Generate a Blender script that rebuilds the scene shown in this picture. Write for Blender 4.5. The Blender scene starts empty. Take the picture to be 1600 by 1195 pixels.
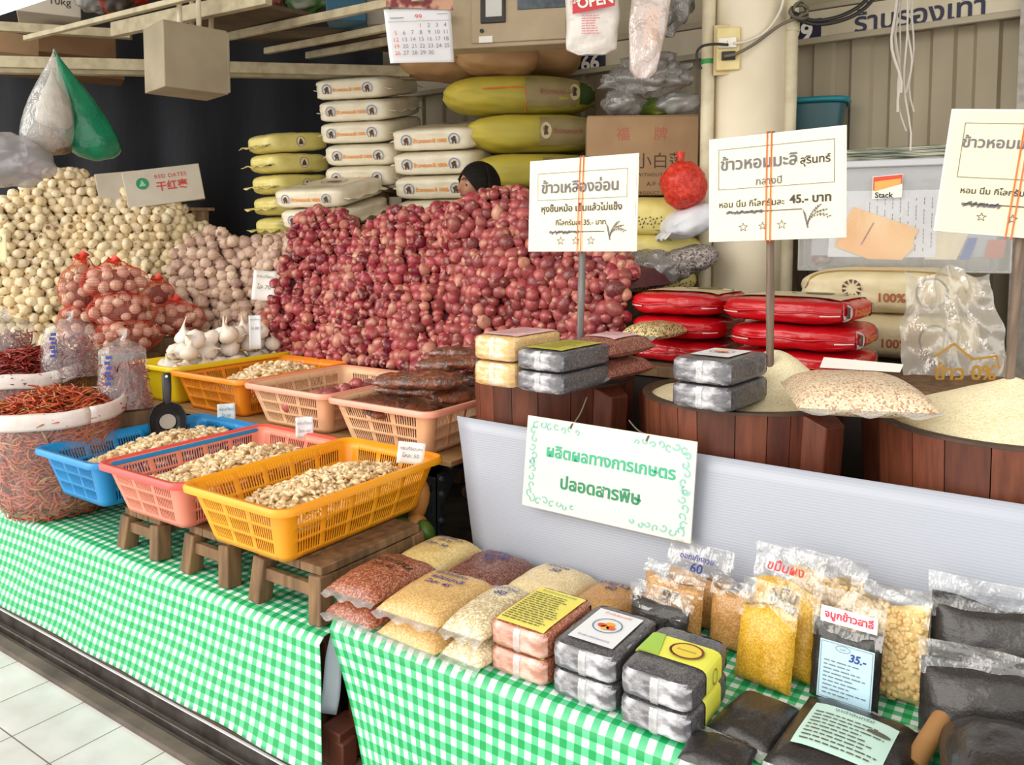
import bpy, bmesh, math, random
from mathutils import Vector, Matrix, Euler, noise
R = math.radians
random.seed(7)
SC = bpy.context.scene
COL = SC.collection

# ------------------------------------------------------------------ camera, sky, sun, exposure
F, CX, CY, H = 1251.0, 800.0, 461.0, 1.35          # focal length in pixels, optical axis, eye height
PITCH, YAW = R(3.93), R(34.2)
cam = bpy.data.objects.new('camera', bpy.data.cameras.new('camera'))
COL.objects.link(cam)
cam.location = (0, 0, H)
cam.rotation_euler = (R(90) - PITCH, 0, YAW)
cam.data.sensor_width = 36
cam.data.lens = F * 36 / 1600
cam.data.shift_y = -(1195 / 2 - CY) / 1600
cam.data.clip_start = .02
SC.camera = cam
W = bpy.data.worlds.new('daylight'); SC.world = W; W.use_nodes = True
bg = W.node_tree.nodes['Background']
bg.inputs[0].default_value = (1.0, .97, .92, 1); bg.inputs[1].default_value = 1.5
sun = bpy.data.objects.new('sun', bpy.data.lights.new('sun', 'SUN')); COL.objects.link(sun)
sun.data.energy = 1.5; sun.data.angle = R(50); sun.data.color = (1, .95, .86)
sun.rotation_euler = (R(66), 0, R(-30))
SC.view_settings.view_transform = 'Standard'; SC.view_settings.look = 'None'
SC.view_settings.exposure = 0.36; SC.view_settings.gamma = 1
SC.view_settings.use_curve_mapping = False
SC.cycles.transparent_max_bounces = 40

# ------------------------------------------------------------------ where a picture point lies in the place
def ray(px, py):
    a = (px - CX) / F; b = -(py - CY) / F
    f = math.cos(PITCH) + b * math.sin(PITCH); u = -math.sin(PITCH) + b * math.cos(PITCH)
    return Vector((a * math.cos(YAW) - f * math.sin(YAW), a * math.sin(YAW) + f * math.cos(YAW), u))
def at_z(px, py, z):
    d = ray(px, py); return Vector((0, 0, H)) + d * ((z - H) / d.z)
def at_y(px, py, y):
    d = ray(px, py); return Vector((0, 0, H)) + d * (y / d.y)
def at_d(px, py, dist):
    return Vector((0, 0, H)) + ray(px, py) * dist
def px_m(n, dist): return n * dist / F
def depth(p): return -p[0] * math.sin(YAW) + p[1] * math.cos(YAW)

# ------------------------------------------------------------------ object helpers
def tag(o, label, cat, group=None, kind=None):
    if label: o['label'] = label
    if cat: o['category'] = cat
    if group: o['group'] = group
    if kind: o['kind'] = kind
    return o
def thing(name, label, cat, loc=(0, 0, 0), rz=0, group=None, rx=0, ry=0):
    o = bpy.data.objects.new(name, None); COL.objects.link(o)
    o.empty_display_size = .05
    o.location = loc; o.rotation_euler = (R(rx), R(ry), R(rz))
    return tag(o, label, cat, group)
def mesh_obj(name, me, mats, parent=None, loc=None, rot=None):
    o = bpy.data.objects.new(name, me); COL.objects.link(o)
    if mats is not None and not me.materials:
        for m in (mats if isinstance(mats, (list, tuple)) else [mats]): me.materials.append(m)
    if parent: o.parent = parent
    if loc is not None: o.location = loc
    if rot is not None: o.rotation_euler = rot
    return o
def copy_tree(o, parent=None):
    c = o.copy(); COL.objects.link(c)
    if parent: c.parent = parent
    for ch in list(o.children): copy_tree(ch, c)
    return c

class MB:
    """collects vertices and faces for one mesh"""
    def __init__(s): s.v = []; s.f = []; s.mi = []; s.uv = {}
    def add(s, vs, fs, mi=0, uvs=None):
        n = len(s.v); s.v += [tuple(p) for p in vs]
        s.f += [tuple(i + n for i in f) for f in fs]; s.mi += [mi] * len(fs)
        if uvs:
            for i, q in enumerate(uvs): s.uv[n + i] = q
        return s
    def box(s, c, d, mi=0, m=None, taper=1.0):
        x, y, z = d[0] / 2, d[1] / 2, d[2] / 2; vs = []
        for sz in (-1, 1):
            k = taper if sz < 0 else 1
            for sx, sy in ((-1, -1), (1, -1), (1, 1), (-1, 1)):
                p = Vector((sx * x * k, sy * y * k, sz * z))
                if m is not None: p = m @ p
                vs.append(p + Vector(c))
        return s.add(vs, [(3, 2, 1, 0), (4, 5, 6, 7), (0, 1, 5, 4), (1, 2, 6, 5), (2, 3, 7, 6), (3, 0, 4, 7)], mi)
    def bar(s, a, b, w, h, mi=0, up=(0, 0, 1)):
        a, b = Vector(a), Vector(b); d = (b - a); L = d.length; d.normalize()
        u = Vector(up); x = d.cross(u)
        if x.length < 1e-4: x = d.cross(Vector((0, 1, 0)))
        x.normalize(); u = x.cross(d)
        m = Matrix((x, d, u)).transposed()
        return s.box((a + b) / 2, (w, L, h), mi, m)
    def tube(s, pts, r, n=8, mi=0, caps=True, flat=1.0):
        pts = [Vector(p) for p in pts]; k = len(pts)
        rs = r if isinstance(r, (list, tuple)) else [r] * k
        vs, fs = [], []; pr = None
        for i, p in enumerate(pts):
            t = (pts[min(i + 1, k - 1)] - pts[max(i - 1, 0)])
            if t.length < 1e-9: t = Vector((0, 0, 1))
            t.normalize()
            if pr is None:
                x = t.cross(Vector((0, 0, 1)))
                if x.length < .05: x = t.cross(Vector((0, 1, 0)))
            else: x = pr - t * pr.dot(t)
            x.normalize(); pr = x; y = t.cross(x)
            for j in range(n):
                a = 2 * math.pi * j / n
                vs.append(p + (x * math.cos(a) + y * math.sin(a) * flat) * rs[i])
        for i in range(k - 1):
            for j in range(n):
                fs.append((i * n + j, i * n + (j + 1) % n, (i + 1) * n + (j + 1) % n, (i + 1) * n + j))
        if caps: fs.append(tuple(range(n))[::-1]); fs.append(tuple((k - 1) * n + j for j in range(n)))
        return s.add(vs, fs, mi)
    def lathe(s, prof, n=24, mi=0, c=(0, 0, 0), lobes=0, amp=0, close=True):
        vs, fs, uv = [], [], []; k = len(prof)
        for i, (r, z) in enumerate(prof):
            for j in range(n):
                a = 2 * math.pi * j / n
                rr = r * (1 + (amp * (abs(math.cos(lobes * a / 2)) - .6) if lobes else 0))
                vs.append((c[0] + rr * math.cos(a), c[1] + rr * math.sin(a), c[2] + z)); uv.append((j / n, i / (k - 1)))
        for i in range(k - 1):
            for j in range(n):
                fs.append((i * n + j, i * n + (j + 1) % n, (i + 1) * n + (j + 1) % n, (i + 1) * n + j))
        if close: fs.append(tuple(range(n))[::-1]); fs.append(tuple((k - 1) * n + j for j in range(n)))
        return s.add(vs, fs, mi, uv)
    def grid(s, nx, ny, fn, mi=0, skip=None, uvf=None, wrap=False):
        vs = [fn(i / nx, j / ny) for j in range(ny + 1) for i in range(nx + 1)]
        uvs = [(uvf or (lambda a, b: (a, b)))(i / nx, j / ny) for j in range(ny + 1) for i in range(nx + 1)]
        fs = [(j * (nx + 1) + i, j * (nx + 1) + i + 1, (j + 1) * (nx + 1) + i + 1, (j + 1) * (nx + 1) + i)
              for j in range(ny) for i in range(nx) if not (skip and skip(i, j))]
        return s.add(vs, fs, mi, uvs)
    def mesh(s, name, smooth=40):
        me = bpy.data.meshes.new(name); me.from_pydata(s.v, [], s.f)
        if any(s.mi): me.polygons.foreach_set('material_index', s.mi)
        if s.uv:
            ul = me.uv_layers.new(name='UVMap'); li = [0] * len(me.loops); me.loops.foreach_get('vertex_index', li)
            ul.data.foreach_set('uv', [c for i in li for c in s.uv.get(i, (0, 0))])
        me.validate(); me.update()
        if smooth:
            me.shade_smooth()
            if smooth < 180: me.set_sharp_from_angle(angle=R(smooth))
        return me
    def build(s, name, mats, parent=None, smooth=40, bevel=0, seg=2, solid=0, loc=None, rot=None, offset=-1):
        o = mesh_obj(name, s.mesh(name, smooth), mats, parent, loc, rot)
        if solid:
            m = o.modifiers.new('thickness', 'SOLIDIFY'); m.thickness = solid; m.offset = offset
        if bevel:
            m = o.modifiers.new('edge', 'BEVEL'); m.width = bevel; m.segments = seg; m.limit_method = 'ANGLE'; m.angle_limit = R(50)
        return o

# ------------------------------------------------------------------ materials
MATS = {}
def nt(name):
    m = bpy.data.materials.new(name); m.use_nodes = True; t = m.node_tree
    for n in list(t.nodes): t.nodes.remove(n)
    o = t.nodes.new('ShaderNodeOutputMaterial'); MATS[name] = m
    return m, t, o
def nd(t, typ, **kw):
    n = t.nodes.new(typ)
    for k, v in kw.items(): setattr(n, k, v)
    return n
def col4(c): return (c[0], c[1], c[2], 1)
def srgb(h):
    h = h.lstrip('#'); c = [int(h[i:i + 2], 16) / 255 for i in (0, 2, 4)]
    return tuple(x / 12.92 if x < .04045 else ((x + .055) / 1.055) ** 2.4 for x in c)
def C(c): return srgb(c) if isinstance(c, str) else c
def ramp(t, src, stops, interp='LINEAR'):
    r = nd(t, 'ShaderNodeValToRGB'); r.color_ramp.interpolation = interp
    e = r.color_ramp.elements
    while len(e) < len(stops): e.new(.5)
    for q, (p, c) in zip(e, stops): q.position = p; q.color = col4(C(c))
    t.links.new(src, r.inputs[0]); return r.outputs[0]
def texco(t, kind='Object', scale=(1, 1, 1)):
    tc = nd(t, 'ShaderNodeTexCoord'); mp = nd(t, 'ShaderNodeMapping'); mp.inputs['Scale'].default_value = scale
    t.links.new(tc.outputs[kind], mp.inputs[0]); return mp.outputs[0]
def noise_fac(t, vec, scale, detail=2, rough=.5):
    n = nd(t, 'ShaderNodeTexNoise'); n.inputs['Scale'].default_value = scale
    n.inputs['Detail'].default_value = detail; n.inputs['Roughness'].default_value = rough
    t.links.new(vec, n.inputs['Vector']); return n.outputs['Fac']
def bump(t, src, strength, dist=.005):
    b = nd(t, 'ShaderNodeBump'); b.inputs['Strength'].default_value = strength; b.inputs['Distance'].default_value = dist
    t.links.new(src, b.inputs['Height']); return b.outputs[0]
def pbsdf(t, o, rough=.5, metal=0, spec=.5, coat=0, coatr=.1, sss=0):
    p = nd(t, 'ShaderNodeBsdfPrincipled')
    p.inputs['Roughness'].default_value = rough; p.inputs['Metallic'].default_value = metal
    p.inputs['Specular IOR Level'].default_value = spec
    p.inputs['Coat Weight'].default_value = coat; p.inputs['Coat Roughness'].default_value = coatr
    if sss: p.inputs['Subsurface Weight'].default_value = sss; p.inputs['Subsurface Radius'].default_value = (.01, .006, .004)
    t.links.new(p.outputs[0], o.inputs[0]); return p
def mat(name, c, c2=None, scale=8, detail=3, lo=.35, hi=.65, rough=.55, metal=0, spec=.5, coat=0, coatr=.12, bmp=0, bscale=60,
        bdist=.004, stretch=(1, 1, 1), sss=0, coord='Object', trans=0):
    if name in MATS: return MATS[name]
    m, t, o = nt(name); p = pbsdf(t, o, rough, metal, spec, coat, coatr, sss)
    c = C(c); p.inputs['Base Color'].default_value = col4(c)
    v = texco(t, coord, stretch)
    if c2 is not None:
        t.links.new(ramp(t, noise_fac(t, v, scale, detail), [(lo, c), (hi, C(c2))]), p.inputs['Base Color'])
    if bmp: t.links.new(bump(t, noise_fac(t, v, bscale, 3), bmp, bdist), p.inputs['Normal'])
    if trans: p.inputs['Transmission Weight'].default_value = trans
    return m
def grain_mat(name, cols, size=.0045, rough=.6, coat=0, coatr=.12, wr=0, wscale=22, stretch=(1, 1, 1), gb=.5):
    """loose grains (voronoi cells, each a colour of its own), optionally seen through a wrinkled clear wrapper"""
    if name in MATS: return MATS[name]
    m, t, o = nt(name); p = pbsdf(t, o, rough, 0, .4, coat, coatr)
    v = texco(t, 'Object', stretch)
    vo = nd(t, 'ShaderNodeTexVoronoi'); vo.inputs['Scale'].default_value = 1 / size; t.links.new(v, vo.inputs['Vector'])
    sp = nd(t, 'ShaderNodeSeparateColor'); t.links.new(vo.outputs['Color'], sp.inputs[0])
    n = len(cols)
    t.links.new(ramp(t, sp.outputs[0], [(i / n, c) for i, c in enumerate(cols)], 'CONSTANT' if n > 2 else 'LINEAR'), p.inputs['Base Color'])
    if gb: t.links.new(bump(t, vo.outputs['Distance'], gb, size * .5), p.inputs['Normal']); t.nodes[-1].invert = True
    if coat and wr:
        t.links.new(bump(t, noise_fac(t, texco(t, 'Object', (1, .5, 1.6)), wscale, 4, .6), wr, .02), p.inputs['Coat Normal'])
    return m
def film_mat(name, tint=(1, 1, 1), gloss=.10, haze=.06, wr=.6, wscale=16, rough=.06, hazecol=(1, 1, 1), edge=.32):
    """thin clear plastic: see-through, glossy where it faces the light, a little milky"""
    if name in MATS: return MATS[name]
    m, t, o = nt(name)
    tr = nd(t, 'ShaderNodeBsdfTransparent'); tr.inputs[0].default_value = col4(tint)
    gl = nd(t, 'ShaderNodeBsdfGlossy'); gl.inputs['Roughness'].default_value = rough
    df = nd(t, 'ShaderNodeBsdfDiffuse'); df.inputs[0].default_value = col4(hazecol)
    b = bump(t, noise_fac(t, texco(t, 'Object', (1, 1, .6)), wscale, 4, .6), wr, .03); t.links.new(b, gl.inputs['Normal'])
    lw = nd(t, 'ShaderNodeLayerWeight'); lw.inputs[0].default_value = .25; t.links.new(b, lw.inputs['Normal'])
    ad = nd(t, 'ShaderNodeMath', operation='MULTIPLY_ADD'); ad.inputs[1].default_value = edge; ad.inputs[2].default_value = gloss * .6
    t.links.new(lw.outputs['Facing'], ad.inputs[0])
    m1 = nd(t, 'ShaderNodeMixShader'); m1.inputs[0].default_value = haze
    t.links.new(tr.outputs[0], m1.inputs[1]); t.links.new(df.outputs[0], m1.inputs[2])
    m2 = nd(t, 'ShaderNodeMixShader'); t.links.new(ad.outputs[0], m2.inputs[0])
    t.links.new(m1.outputs[0], m2.inputs[1]); t.links.new(gl.outputs[0], m2.inputs[2])
    t.links.new(m2.outputs[0], o.inputs[0]); return m
def bulb_mat(name, stops, root, tip, rough=.4, coat=0, streak=.5, patch=None, sss=0):
    """skin of a bulb: every bulb its own tone, streaks from root to tip, dry root and tip"""
    m, t, o = nt(name); p = pbsdf(t, o, rough, 0, .45, coat, .15, sss)
    oi = nd(t, 'ShaderNodeObjectInfo'); ge = nd(t, 'ShaderNodeNewGeometry')
    a = nd(t, 'ShaderNodeMath', operation='ADD'); t.links.new(oi.outputs['Random'], a.inputs[0]); t.links.new(ge.outputs['Random Per Island'], a.inputs[1])
    fr = nd(t, 'ShaderNodeMath', operation='FRACT'); t.links.new(a.outputs[0], fr.inputs[0])
    base = ramp(t, fr.outputs[0], stops)
    uv = nd(t, 'ShaderNodeUVMap'); sp = nd(t, 'ShaderNodeSeparateXYZ'); t.links.new(uv.outputs[0], sp.inputs[0])
    mp = nd(t, 'ShaderNodeMapping'); mp.inputs['Scale'].default_value = (26, 2, 1); t.links.new(uv.outputs[0], mp.inputs[0])
    nf = noise_fac(t, mp.outputs[0], 1, 3)
    mul = nd(t, 'ShaderNodeMix', data_type='RGBA', blend_type='MULTIPLY'); mul.inputs[0].default_value = streak
    t.links.new(base, mul.inputs[6]); t.links.new(ramp(t, nf, [(.25, (.62, .56, .52)), (.6, (1, 1, 1))]), mul.inputs[7])
    cur = mul.outputs[2]
    if patch:
        pf = noise_fac(t, texco(t, 'Object'), 34, 2)
        mx = nd(t, 'ShaderNodeMix', data_type='RGBA'); t.links.new(ramp(t, pf, [(.52, (0, 0, 0)), (.64, (.85, .85, .85))]), mx.inputs[0])
        t.links.new(cur, mx.inputs[6]); mx.inputs[7].default_value = col4(C(patch)); cur = mx.outputs[2]
    for lo, hi, c in ((.16, .04, root), (.80, .95, tip)):
        rg = nd(t, 'ShaderNodeMapRange'); rg.inputs[1].default_value = lo; rg.inputs[2].default_value = hi
        t.links.new(sp.outputs['Y'], rg.inputs[0])
        mx = nd(t, 'ShaderNodeMix', data_type='RGBA'); t.links.new(rg.outputs[0], mx.inputs[0])
        t.links.new(cur, mx.inputs[6]); mx.inputs[7].default_value = col4(C(c)); cur = mx.outputs[2]
    t.links.new(cur, p.inputs['Base Color']); return m

# ------------------------------------------------------------------ lettering
def glyphs(s, bold=0, spacing=1.0):
    cu = bpy.data.curves.new('lettering', 'FONT'); cu.body = s; cu.size = 1; cu.offset = bold; cu.resolution_u = 3; cu.space_character = spacing
    o = bpy.data.objects.new('lettering', cu); COL.objects.link(o)
    me = bpy.data.meshes.new_from_object(o.evaluated_get(bpy.context.evaluated_depsgraph_get()))
    vs = [v.co.xy.copy() for v in me.vertices]; fs = [tuple(p.vertices) for p in me.polygons]
    bpy.data.objects.remove(o); bpy.data.curves.remove(cu); bpy.data.meshes.remove(me)
    return vs, fs
def flat_front(y):  return lambda a, b: Vector((a, y, b))        # a sheet facing -Y
def flat_top(z):    return lambda a, b: Vector((a, b, z))        # a sheet facing up
def write(s, fn, cx, cy, w, m, parent, h=None, bold=0.0, name='lettering', rot=0, slant=0, spacing=1.0):
    """text of width w (or height h) centred on (cx, cy) of the surface fn"""
    vs, fs = glyphs(s, bold, spacing)
    if not vs: return None
    x0 = min(v.x for v in vs); x1 = max(v.x for v in vs); y0 = min(v.y for v in vs); y1 = max(v.y for v in vs)
    kx = w / (x1 - x0) if w else h / (y1 - y0)
    ky = h / (y1 - y0) if h else kx
    ca, sa = math.cos(R(rot)), math.sin(R(rot)); mb = MB(); out = []
    for v in vs:
        a = (v.x - (x0 + x1) / 2) * kx; b = (v.y - (y0 + y1) / 2) * ky; a += slant * b
        out.append(fn(cx + a * ca - b * sa, cy + a * sa + b * ca))
    mb.add(out, fs)
    return mb.build(name, m, parent, smooth=0)
def shape(pts, fn, m, parent, name):
    mb = MB(); mb.add([fn(a, b) for a, b in pts], [tuple(range(len(pts)))])
    return mb.build(name, m, parent, smooth=0)
def strips(rects, fn, m, parent, name, rot=0):
    """small flat rectangles (x0, y0, x1, y1): rules, frames, lines of small print"""
    mb = MB()
    for x0, y0, x1, y1 in rects:
        k = max(1, int((x1 - x0) / .02)); 
        for i in range(k):
            a0 = x0 + (x1 - x0) * i / k; a1 = x0 + (x1 - x0) * (i + 1) / k
            mb.add([fn(a0, y0), fn(a1, y0), fn(a1, y1), fn(a0, y1)], [(0, 1, 2, 3)])
    return mb.build(name, m, parent, smooth=0)
def star_pts(cx, cy, r, k=.4):
    return [(cx + (r if i % 2 == 0 else r * k) * math.sin(i * math.pi / 5), cy + (r if i % 2 == 0 else r * k) * math.cos(i * math.pi / 5)) for i in range(10)]
def outline(pts, wd, fn, m, parent, name, closed=True):
    mb = MB(); n = len(pts)
    for i in range(n if closed else n - 1):
        a = Vector(pts[i]); b = Vector(pts[(i + 1) % n]); d = (b - a)
        if d.length < 1e-6: continue
        d.normalize(); q = Vector((-d.y, d.x)) * wd / 2; e = d * wd * .3
        mb.add([fn(*(a - q - e)), fn(*(b - q + e)), fn(*(b + q + e)), fn(*(a + q - e))], [(0, 1, 2, 3)])
    return mb.build(name, m, parent, smooth=0)
def ring_pts(cx, cy, rx, ry=None, n=24, a0=0, a1=360):
    ry = ry or rx
    return [(cx + rx * math.cos(R(a0 + (a1 - a0) * i / n)), cy + ry * math.sin(R(a0 + (a1 - a0) * i / n))) for i in range(n + (0 if a1 - a0 == 360 else 1))]
def small_print(x0, y0, x1, y1, rows, fill=.55, seed=1, ragged=.3):
    rnd = random.Random(seed); out = []
    for i in range(rows):
        yc = y1 - (y1 - y0) * (i + .5) / rows; hh = (y1 - y0) / rows * fill / 2; x = x0
        end = x1 - (x1 - x0) * ragged * rnd.random()
        while x < end:
            l = min(rnd.uniform(.006, .02), end - x); out.append((x, yc - hh, x + l, yc + hh)); x += l + .003
    return out
# ------------------------------------------------------------------ plain materials
cream_paint = mat('cream paint', '#d9cfb2', '#b5a888', 9, 4, .45, .8, .5, bmp=.1)
beam_paint = mat('old cream enamel', '#b5a888', '#8d7f62', 14, 4, .4, .8, .5)
wood_old = mat('weathered stool wood', '#8a6a48', '#4f3a26', 6, 5, .3, .75, .75, stretch=(6, 6, .8), bmp=.25, bscale=50)
wood_red = mat('red brown board', '#6b3a26', '#4c2416', 5, 4, .3, .7, .6)
card = mat('corrugated cardboard', '#a98a66', '#97785a', 5, 3, .3, .7, .8)
card_white = mat('pale printed carton', '#cfc6b6', '#bdb2a0', 5, 3, .3, .7, .7)
white_paper = mat('white paper', '#f2f0ea', rough=.6)
black_ink = mat('black ink', '#1c1a1c', rough=.6)
grey_ink = mat('grey ink', '#77747c', rough=.6)
blue_ink = mat('blue pen ink', '#2b3a86', rough=.6)
red_ink = mat('red ink', '#c8322c', rough=.6)
green_ink = mat('green ink', '#1f8a5a', rough=.5)
orange_ink = mat('orange ink', '#e8922a', rough=.6)
steel_dark = mat('dark angle steel', '#3c4448', '#2a2f30', 20, 3, .4, .7, .5, metal=.4)
film = film_mat('clear plastic film')
film_thick = film_mat('cloudy plastic film', gloss=.2, haze=.3, hazecol=(.85, .86, .86))

# ------------------------------------------------------------------ floor, gutter, walls, roof
def floor_mat():
    m, t, o = nt('white floor tiles'); p = pbsdf(t, o, .25, 0, .5)
    v = texco(t, 'Object'); b = nd(t, 'ShaderNodeTexBrick'); b.offset = 0
    b.inputs['Scale'].default_value = 1; b.inputs['Brick Width'].default_value = .2025; b.inputs['Row Height'].default_value = .2025
    b.inputs['Mortar Size'].default_value = .0022; b.inputs['Mortar Smooth'].default_value = .2
    b.inputs['Color1'].default_value = col4(C('#dfe1df')); b.inputs['Color2'].default_value = col4(C('#d3d6d5')); b.inputs['Mortar'].default_value = col4(C('#77736f'))
    mp = nd(t, 'ShaderNodeMapping'); q = at_z(77, 1063.5, 0); q2 = at_z(77, 1193, 0)
    mp.inputs['Location'].default_value = (-(q.x % .2025), -(q2.y % .2025), 0)
    t.links.new(v, mp.inputs[0]); t.links.new(mp.outputs[0], b.inputs[0])
    n = noise_fac(t, v, 5, 4)
    mx = nd(t, 'ShaderNodeMix', data_type='RGBA', blend_type='MULTIPLY'); mx.inputs[0].default_value = .5
    t.links.new(b.outputs[0], mx.inputs[6]); t.links.new(ramp(t, n, [(.3, '#c4c0b8'), (.6, '#ffffff')]), mx.inputs[7])
    t.links.new(mx.outputs[2], p.inputs['Base Color'])
    return m
mb = MB(); mb.box((-4, -.9, -.05), (16, 4.13, .1)); fl = mb.build('floor', floor_mat(), smooth=0); tag(fl, None, None, kind='structure')
conc = mat('dirty concrete', '#6d6258', '#47403a', 7, 5, .3, .7, .85, bmp=.4, bscale=40)
mb = MB(); mb.box((-4, 3.9, -.06), (16, 5.4, .1)); o = mb.build('floor_inner', conc, smooth=0); tag(o, None, None, kind='structure')
mb = MB(); mb.box((-4, 1.185, -.002), (16, .045, .03)); o = mb.build('trim_1', conc, bevel=.006); tag(o, None, None, kind='structure')
mb = MB()
mb.box((-4, 1.235, -.005), (16, .006, .035)); mb.box((-4, 1.272, .01), (16, .01, .05)); mb.box((-4, 1.25, -.016), (16, .04, .01))
o = mb.build('trim_2', mat('worn steel channel', '#6a6460', '#4b443f', 20, 3, .3, .7, .45, metal=.5), bevel=.002); tag(o, None, None, kind='structure')
mb = MB(); mb.box((-4, 1.268, .0375), (16, .006, .004)); o = mb.build('trim_3', mat('painted edge highlight', '#e6e6e8', rough=.5), smooth=0); tag(o, None, None, kind='structure')  # white strip: the highlight along the channel edge put into colour
mb = MB(); mb.box((-4, 1.338, .012), (16, .122, .05)); o = mb.build('trim_4', mat('plinth wood', '#94796a', '#6e5546', 6, 4, .3, .7, .7, stretch=(.6, 5, 5)), bevel=.004); tag(o, None, None, kind='structure')

mb = MB(); mb.box((-4, 3.2, 3.25), (17, 4.6, .1)); o = mb.build('shade_roof', mat('roof underside', '#b8b0a0', rough=.8), smooth=0); tag(o, None, None, kind='structure')  # roof out of view, added to shade the stall and bounce daylight
# roller shutter wall at the back, folded sheet
YB = 4.3
zt = at_y(1240, 74, YB).z
shut = mat('beige shutter steel', '#b3a78e', '#9a8d76', 3, 3, .3, .7, .55, stretch=(1, 1, .3))
mb = MB(); prof = []; x = -5.2; k = 0
while x < 2.6:
    prof += [(x, 0), (x + .085, 0), (x + .1, .022), (x + .165, .022), (x + .18, 0)]; x += .18
for (xa, ya), (xb, yb) in zip(prof, prof[1:]):
    mb.add([(xa, YB + ya, 0), (xb, YB + yb, 0), (xb, YB + yb, zt), (xa, YB + ya, zt)], [(0, 1, 2, 3)])
o = mb.build('wall_back', shut, smooth=20); tag(o, None, None, kind='structure')
mb = MB(); mb.box((-1.3, YB + .22, 1.6), (8.2, .1, 3.4)); o = mb.build('wall_back_outer', mat('wall plaster', '#c9bda3', '#b0a488', 3, 3), smooth=0); tag(o, None, None, kind='structure')
# header band over the shutter with painted lettering
zh = at_y(1400, 12, YB - .06).z
hd = thing('shop_sign', 'long cream header board with dark blue lettering above the roller shutter', 'sign', (-1.3, YB - .08, zt))
mb = MB(); mb.box((0, 0, (zh - zt) / 2 + .02), (7.8, .05, zh - zt + .02)); mb.build('board', mat('cream header', '#d6cdb8', '#c0b59c', 4, 3), hd)
mb = MB(); mb.box((0, -.02, -.005), (7.8, .03, .03)); mb.box((0, -.02, zh - zt + .05), (7.8, .03, .03)); mb.build('moulding', mat('grey moulding', '#a79d88'), hd, bevel=.003)
navy = mat('navy sign paint', '#1d1b3c', rough=.5)
p0, p1 = at_y(1335, 30, YB - .11), at_y(1540, 0, YB - .11)
write('ร้านรองเท้า', flat_front(-.028), (p0.x + p1.x) / 2 + 1.3, (zh - zt) * .55, p1.x - p0.x, navy, hd, bold=.02)
for a, s in ((1240, '99'), (912, '66')):
    q = at_y(a + 10, 62 if a > 1000 else 92, YB - .11)
    shape([(q.x + 1.3 + dx, (zh - zt) * .38 + dz) for dx, dz in ((-.1, -.06), (.1, -.06), (.1, .06), (-.1, .06))], flat_front(-.027), navy, hd, 'number_plate')
    write(s, flat_front(-.030), q.x + 1.3, (zh - zt) * .38, .12, white_paper, hd, bold=.03, name='number')
# grey pilaster on the far right
q0 = at_y(1585, 60, YB - .12)
mb = MB(); mb.box((q0.x + .42, YB - .1, 1.6), (.8, .12, 3.3)); o = mb.build('wall_right', mat('grey pilaster', '#a9a39a', '#938d85', 30, 3), smooth=0); tag(o, None, None, kind='structure')
# dark wall with a navy curtain closing the left side of the stall
A0, A1 = at_d(-420, 250, 5.6), at_d(560, 250, 6.0)
A0.z = A1.z = 0
mb = MB(); mb.bar(A0 + Vector((0, .12, 1.6)), A1 + Vector((0, .12, 1.6)), .06, 3.3); o = mb.build('wall_left', mat('dark brown wall', '#2a2320', rough=.8), smooth=0); tag(o, None, None, kind='structure')
nav = mat('navy curtain cloth', '#12131f', '#0b0c14', 12, 3, .3, .7, .8, stretch=(3, 3, .4))
B0, B1 = at_d(-140, 250, 5.35), at_d(600, 250, 5.75); B0.z = B1.z = 0
dr = (B1 - B0); Lc = dr.length; dr.normalize(); nr = Vector((dr.y, -dr.x, 0))
mb = MB()
def cur(a, b):
    w = .045 * math.sin(a * Lc * 11 + 1.2 * noise.noise((a * 9, 0, 2))) * (.5 + .5 * (1 - b)) + .04 * noise.noise((a * 14, b * 2, 0))
    p = B0 + dr * (a * Lc) + nr * w; return (p.x, p.y, .15 + b * 2.62)
mb.grid(200, 10, cur); o = mb.build('curtain', nav, smooth=180); tag(o, 'dark navy curtain hanging along the back left of the stall', 'curtain')

# round white pillar with two pipes, a socket and cables
DP = 3.74
pc = at_d(1164, 300, DP + .0); r_p = px_m(56, DP)
mb = MB(); mb.lathe([(r_p, -.2), (r_p, 3.2)], 40, c=(pc.x, pc.y, 0)); o = mb.build('pillar', mat('pillar paint', '#e6dcc4', '#d6c9ab', 3, 3, .4, .8, .45), smooth=60); tag(o, None, None, kind='structure')
for px, wd, nm in ((1103, 10, 'thin'), (1228, 12.5, 'thick')):
    q = at_d(px, 300, DP - .06); t = thing('conduit_pipe', nm + ' cream pipe running up the %s side of the white pillar' % ('left' if px < 1160 else 'right'), 'pipe', (q.x, q.y, 0))
    mb = MB(); mb.lathe([(px_m(wd, DP), .6), (px_m(wd, DP), 3.19)], 20); mb.build('pipe', cream_paint, t, smooth=60)
    if px < 1160:
        mb = MB(); mb.lathe([(px_m(10.6, DP), 0), (px_m(10.6, DP), .022)], 20, c=(0, 0, at_d(1103, 105, DP).z - .01)); mb.build('tape', mat('green tape', '#2f9a4a', rough=.4), t, smooth=60)
    else:
        for py in (60, 330):
            mb = MB(); mb.lathe([(px_m(14.5, DP), 0), (px_m(14.5, DP), .05)], 20, c=(0, 0, at_d(1228, py, DP).z)); mb.build('coupling', cream_paint, t, smooth=60)
def face_cam(p): return math.degrees(math.atan2(-p[0], p[1]))        # turn a front (-Y) towards the eye
q = at_d(1143, 75, DP - r_p - .02); rzc = face_cam(q)
sk = thing('wall_socket', 'yellowed double wall socket on the white pillar with two plugs', 'socket', q, rzc)
yel = mat('yellowed plastic', '#e9d9a0', '#dcc98b', 10, 2, rough=.4)
k = DP / F
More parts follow.
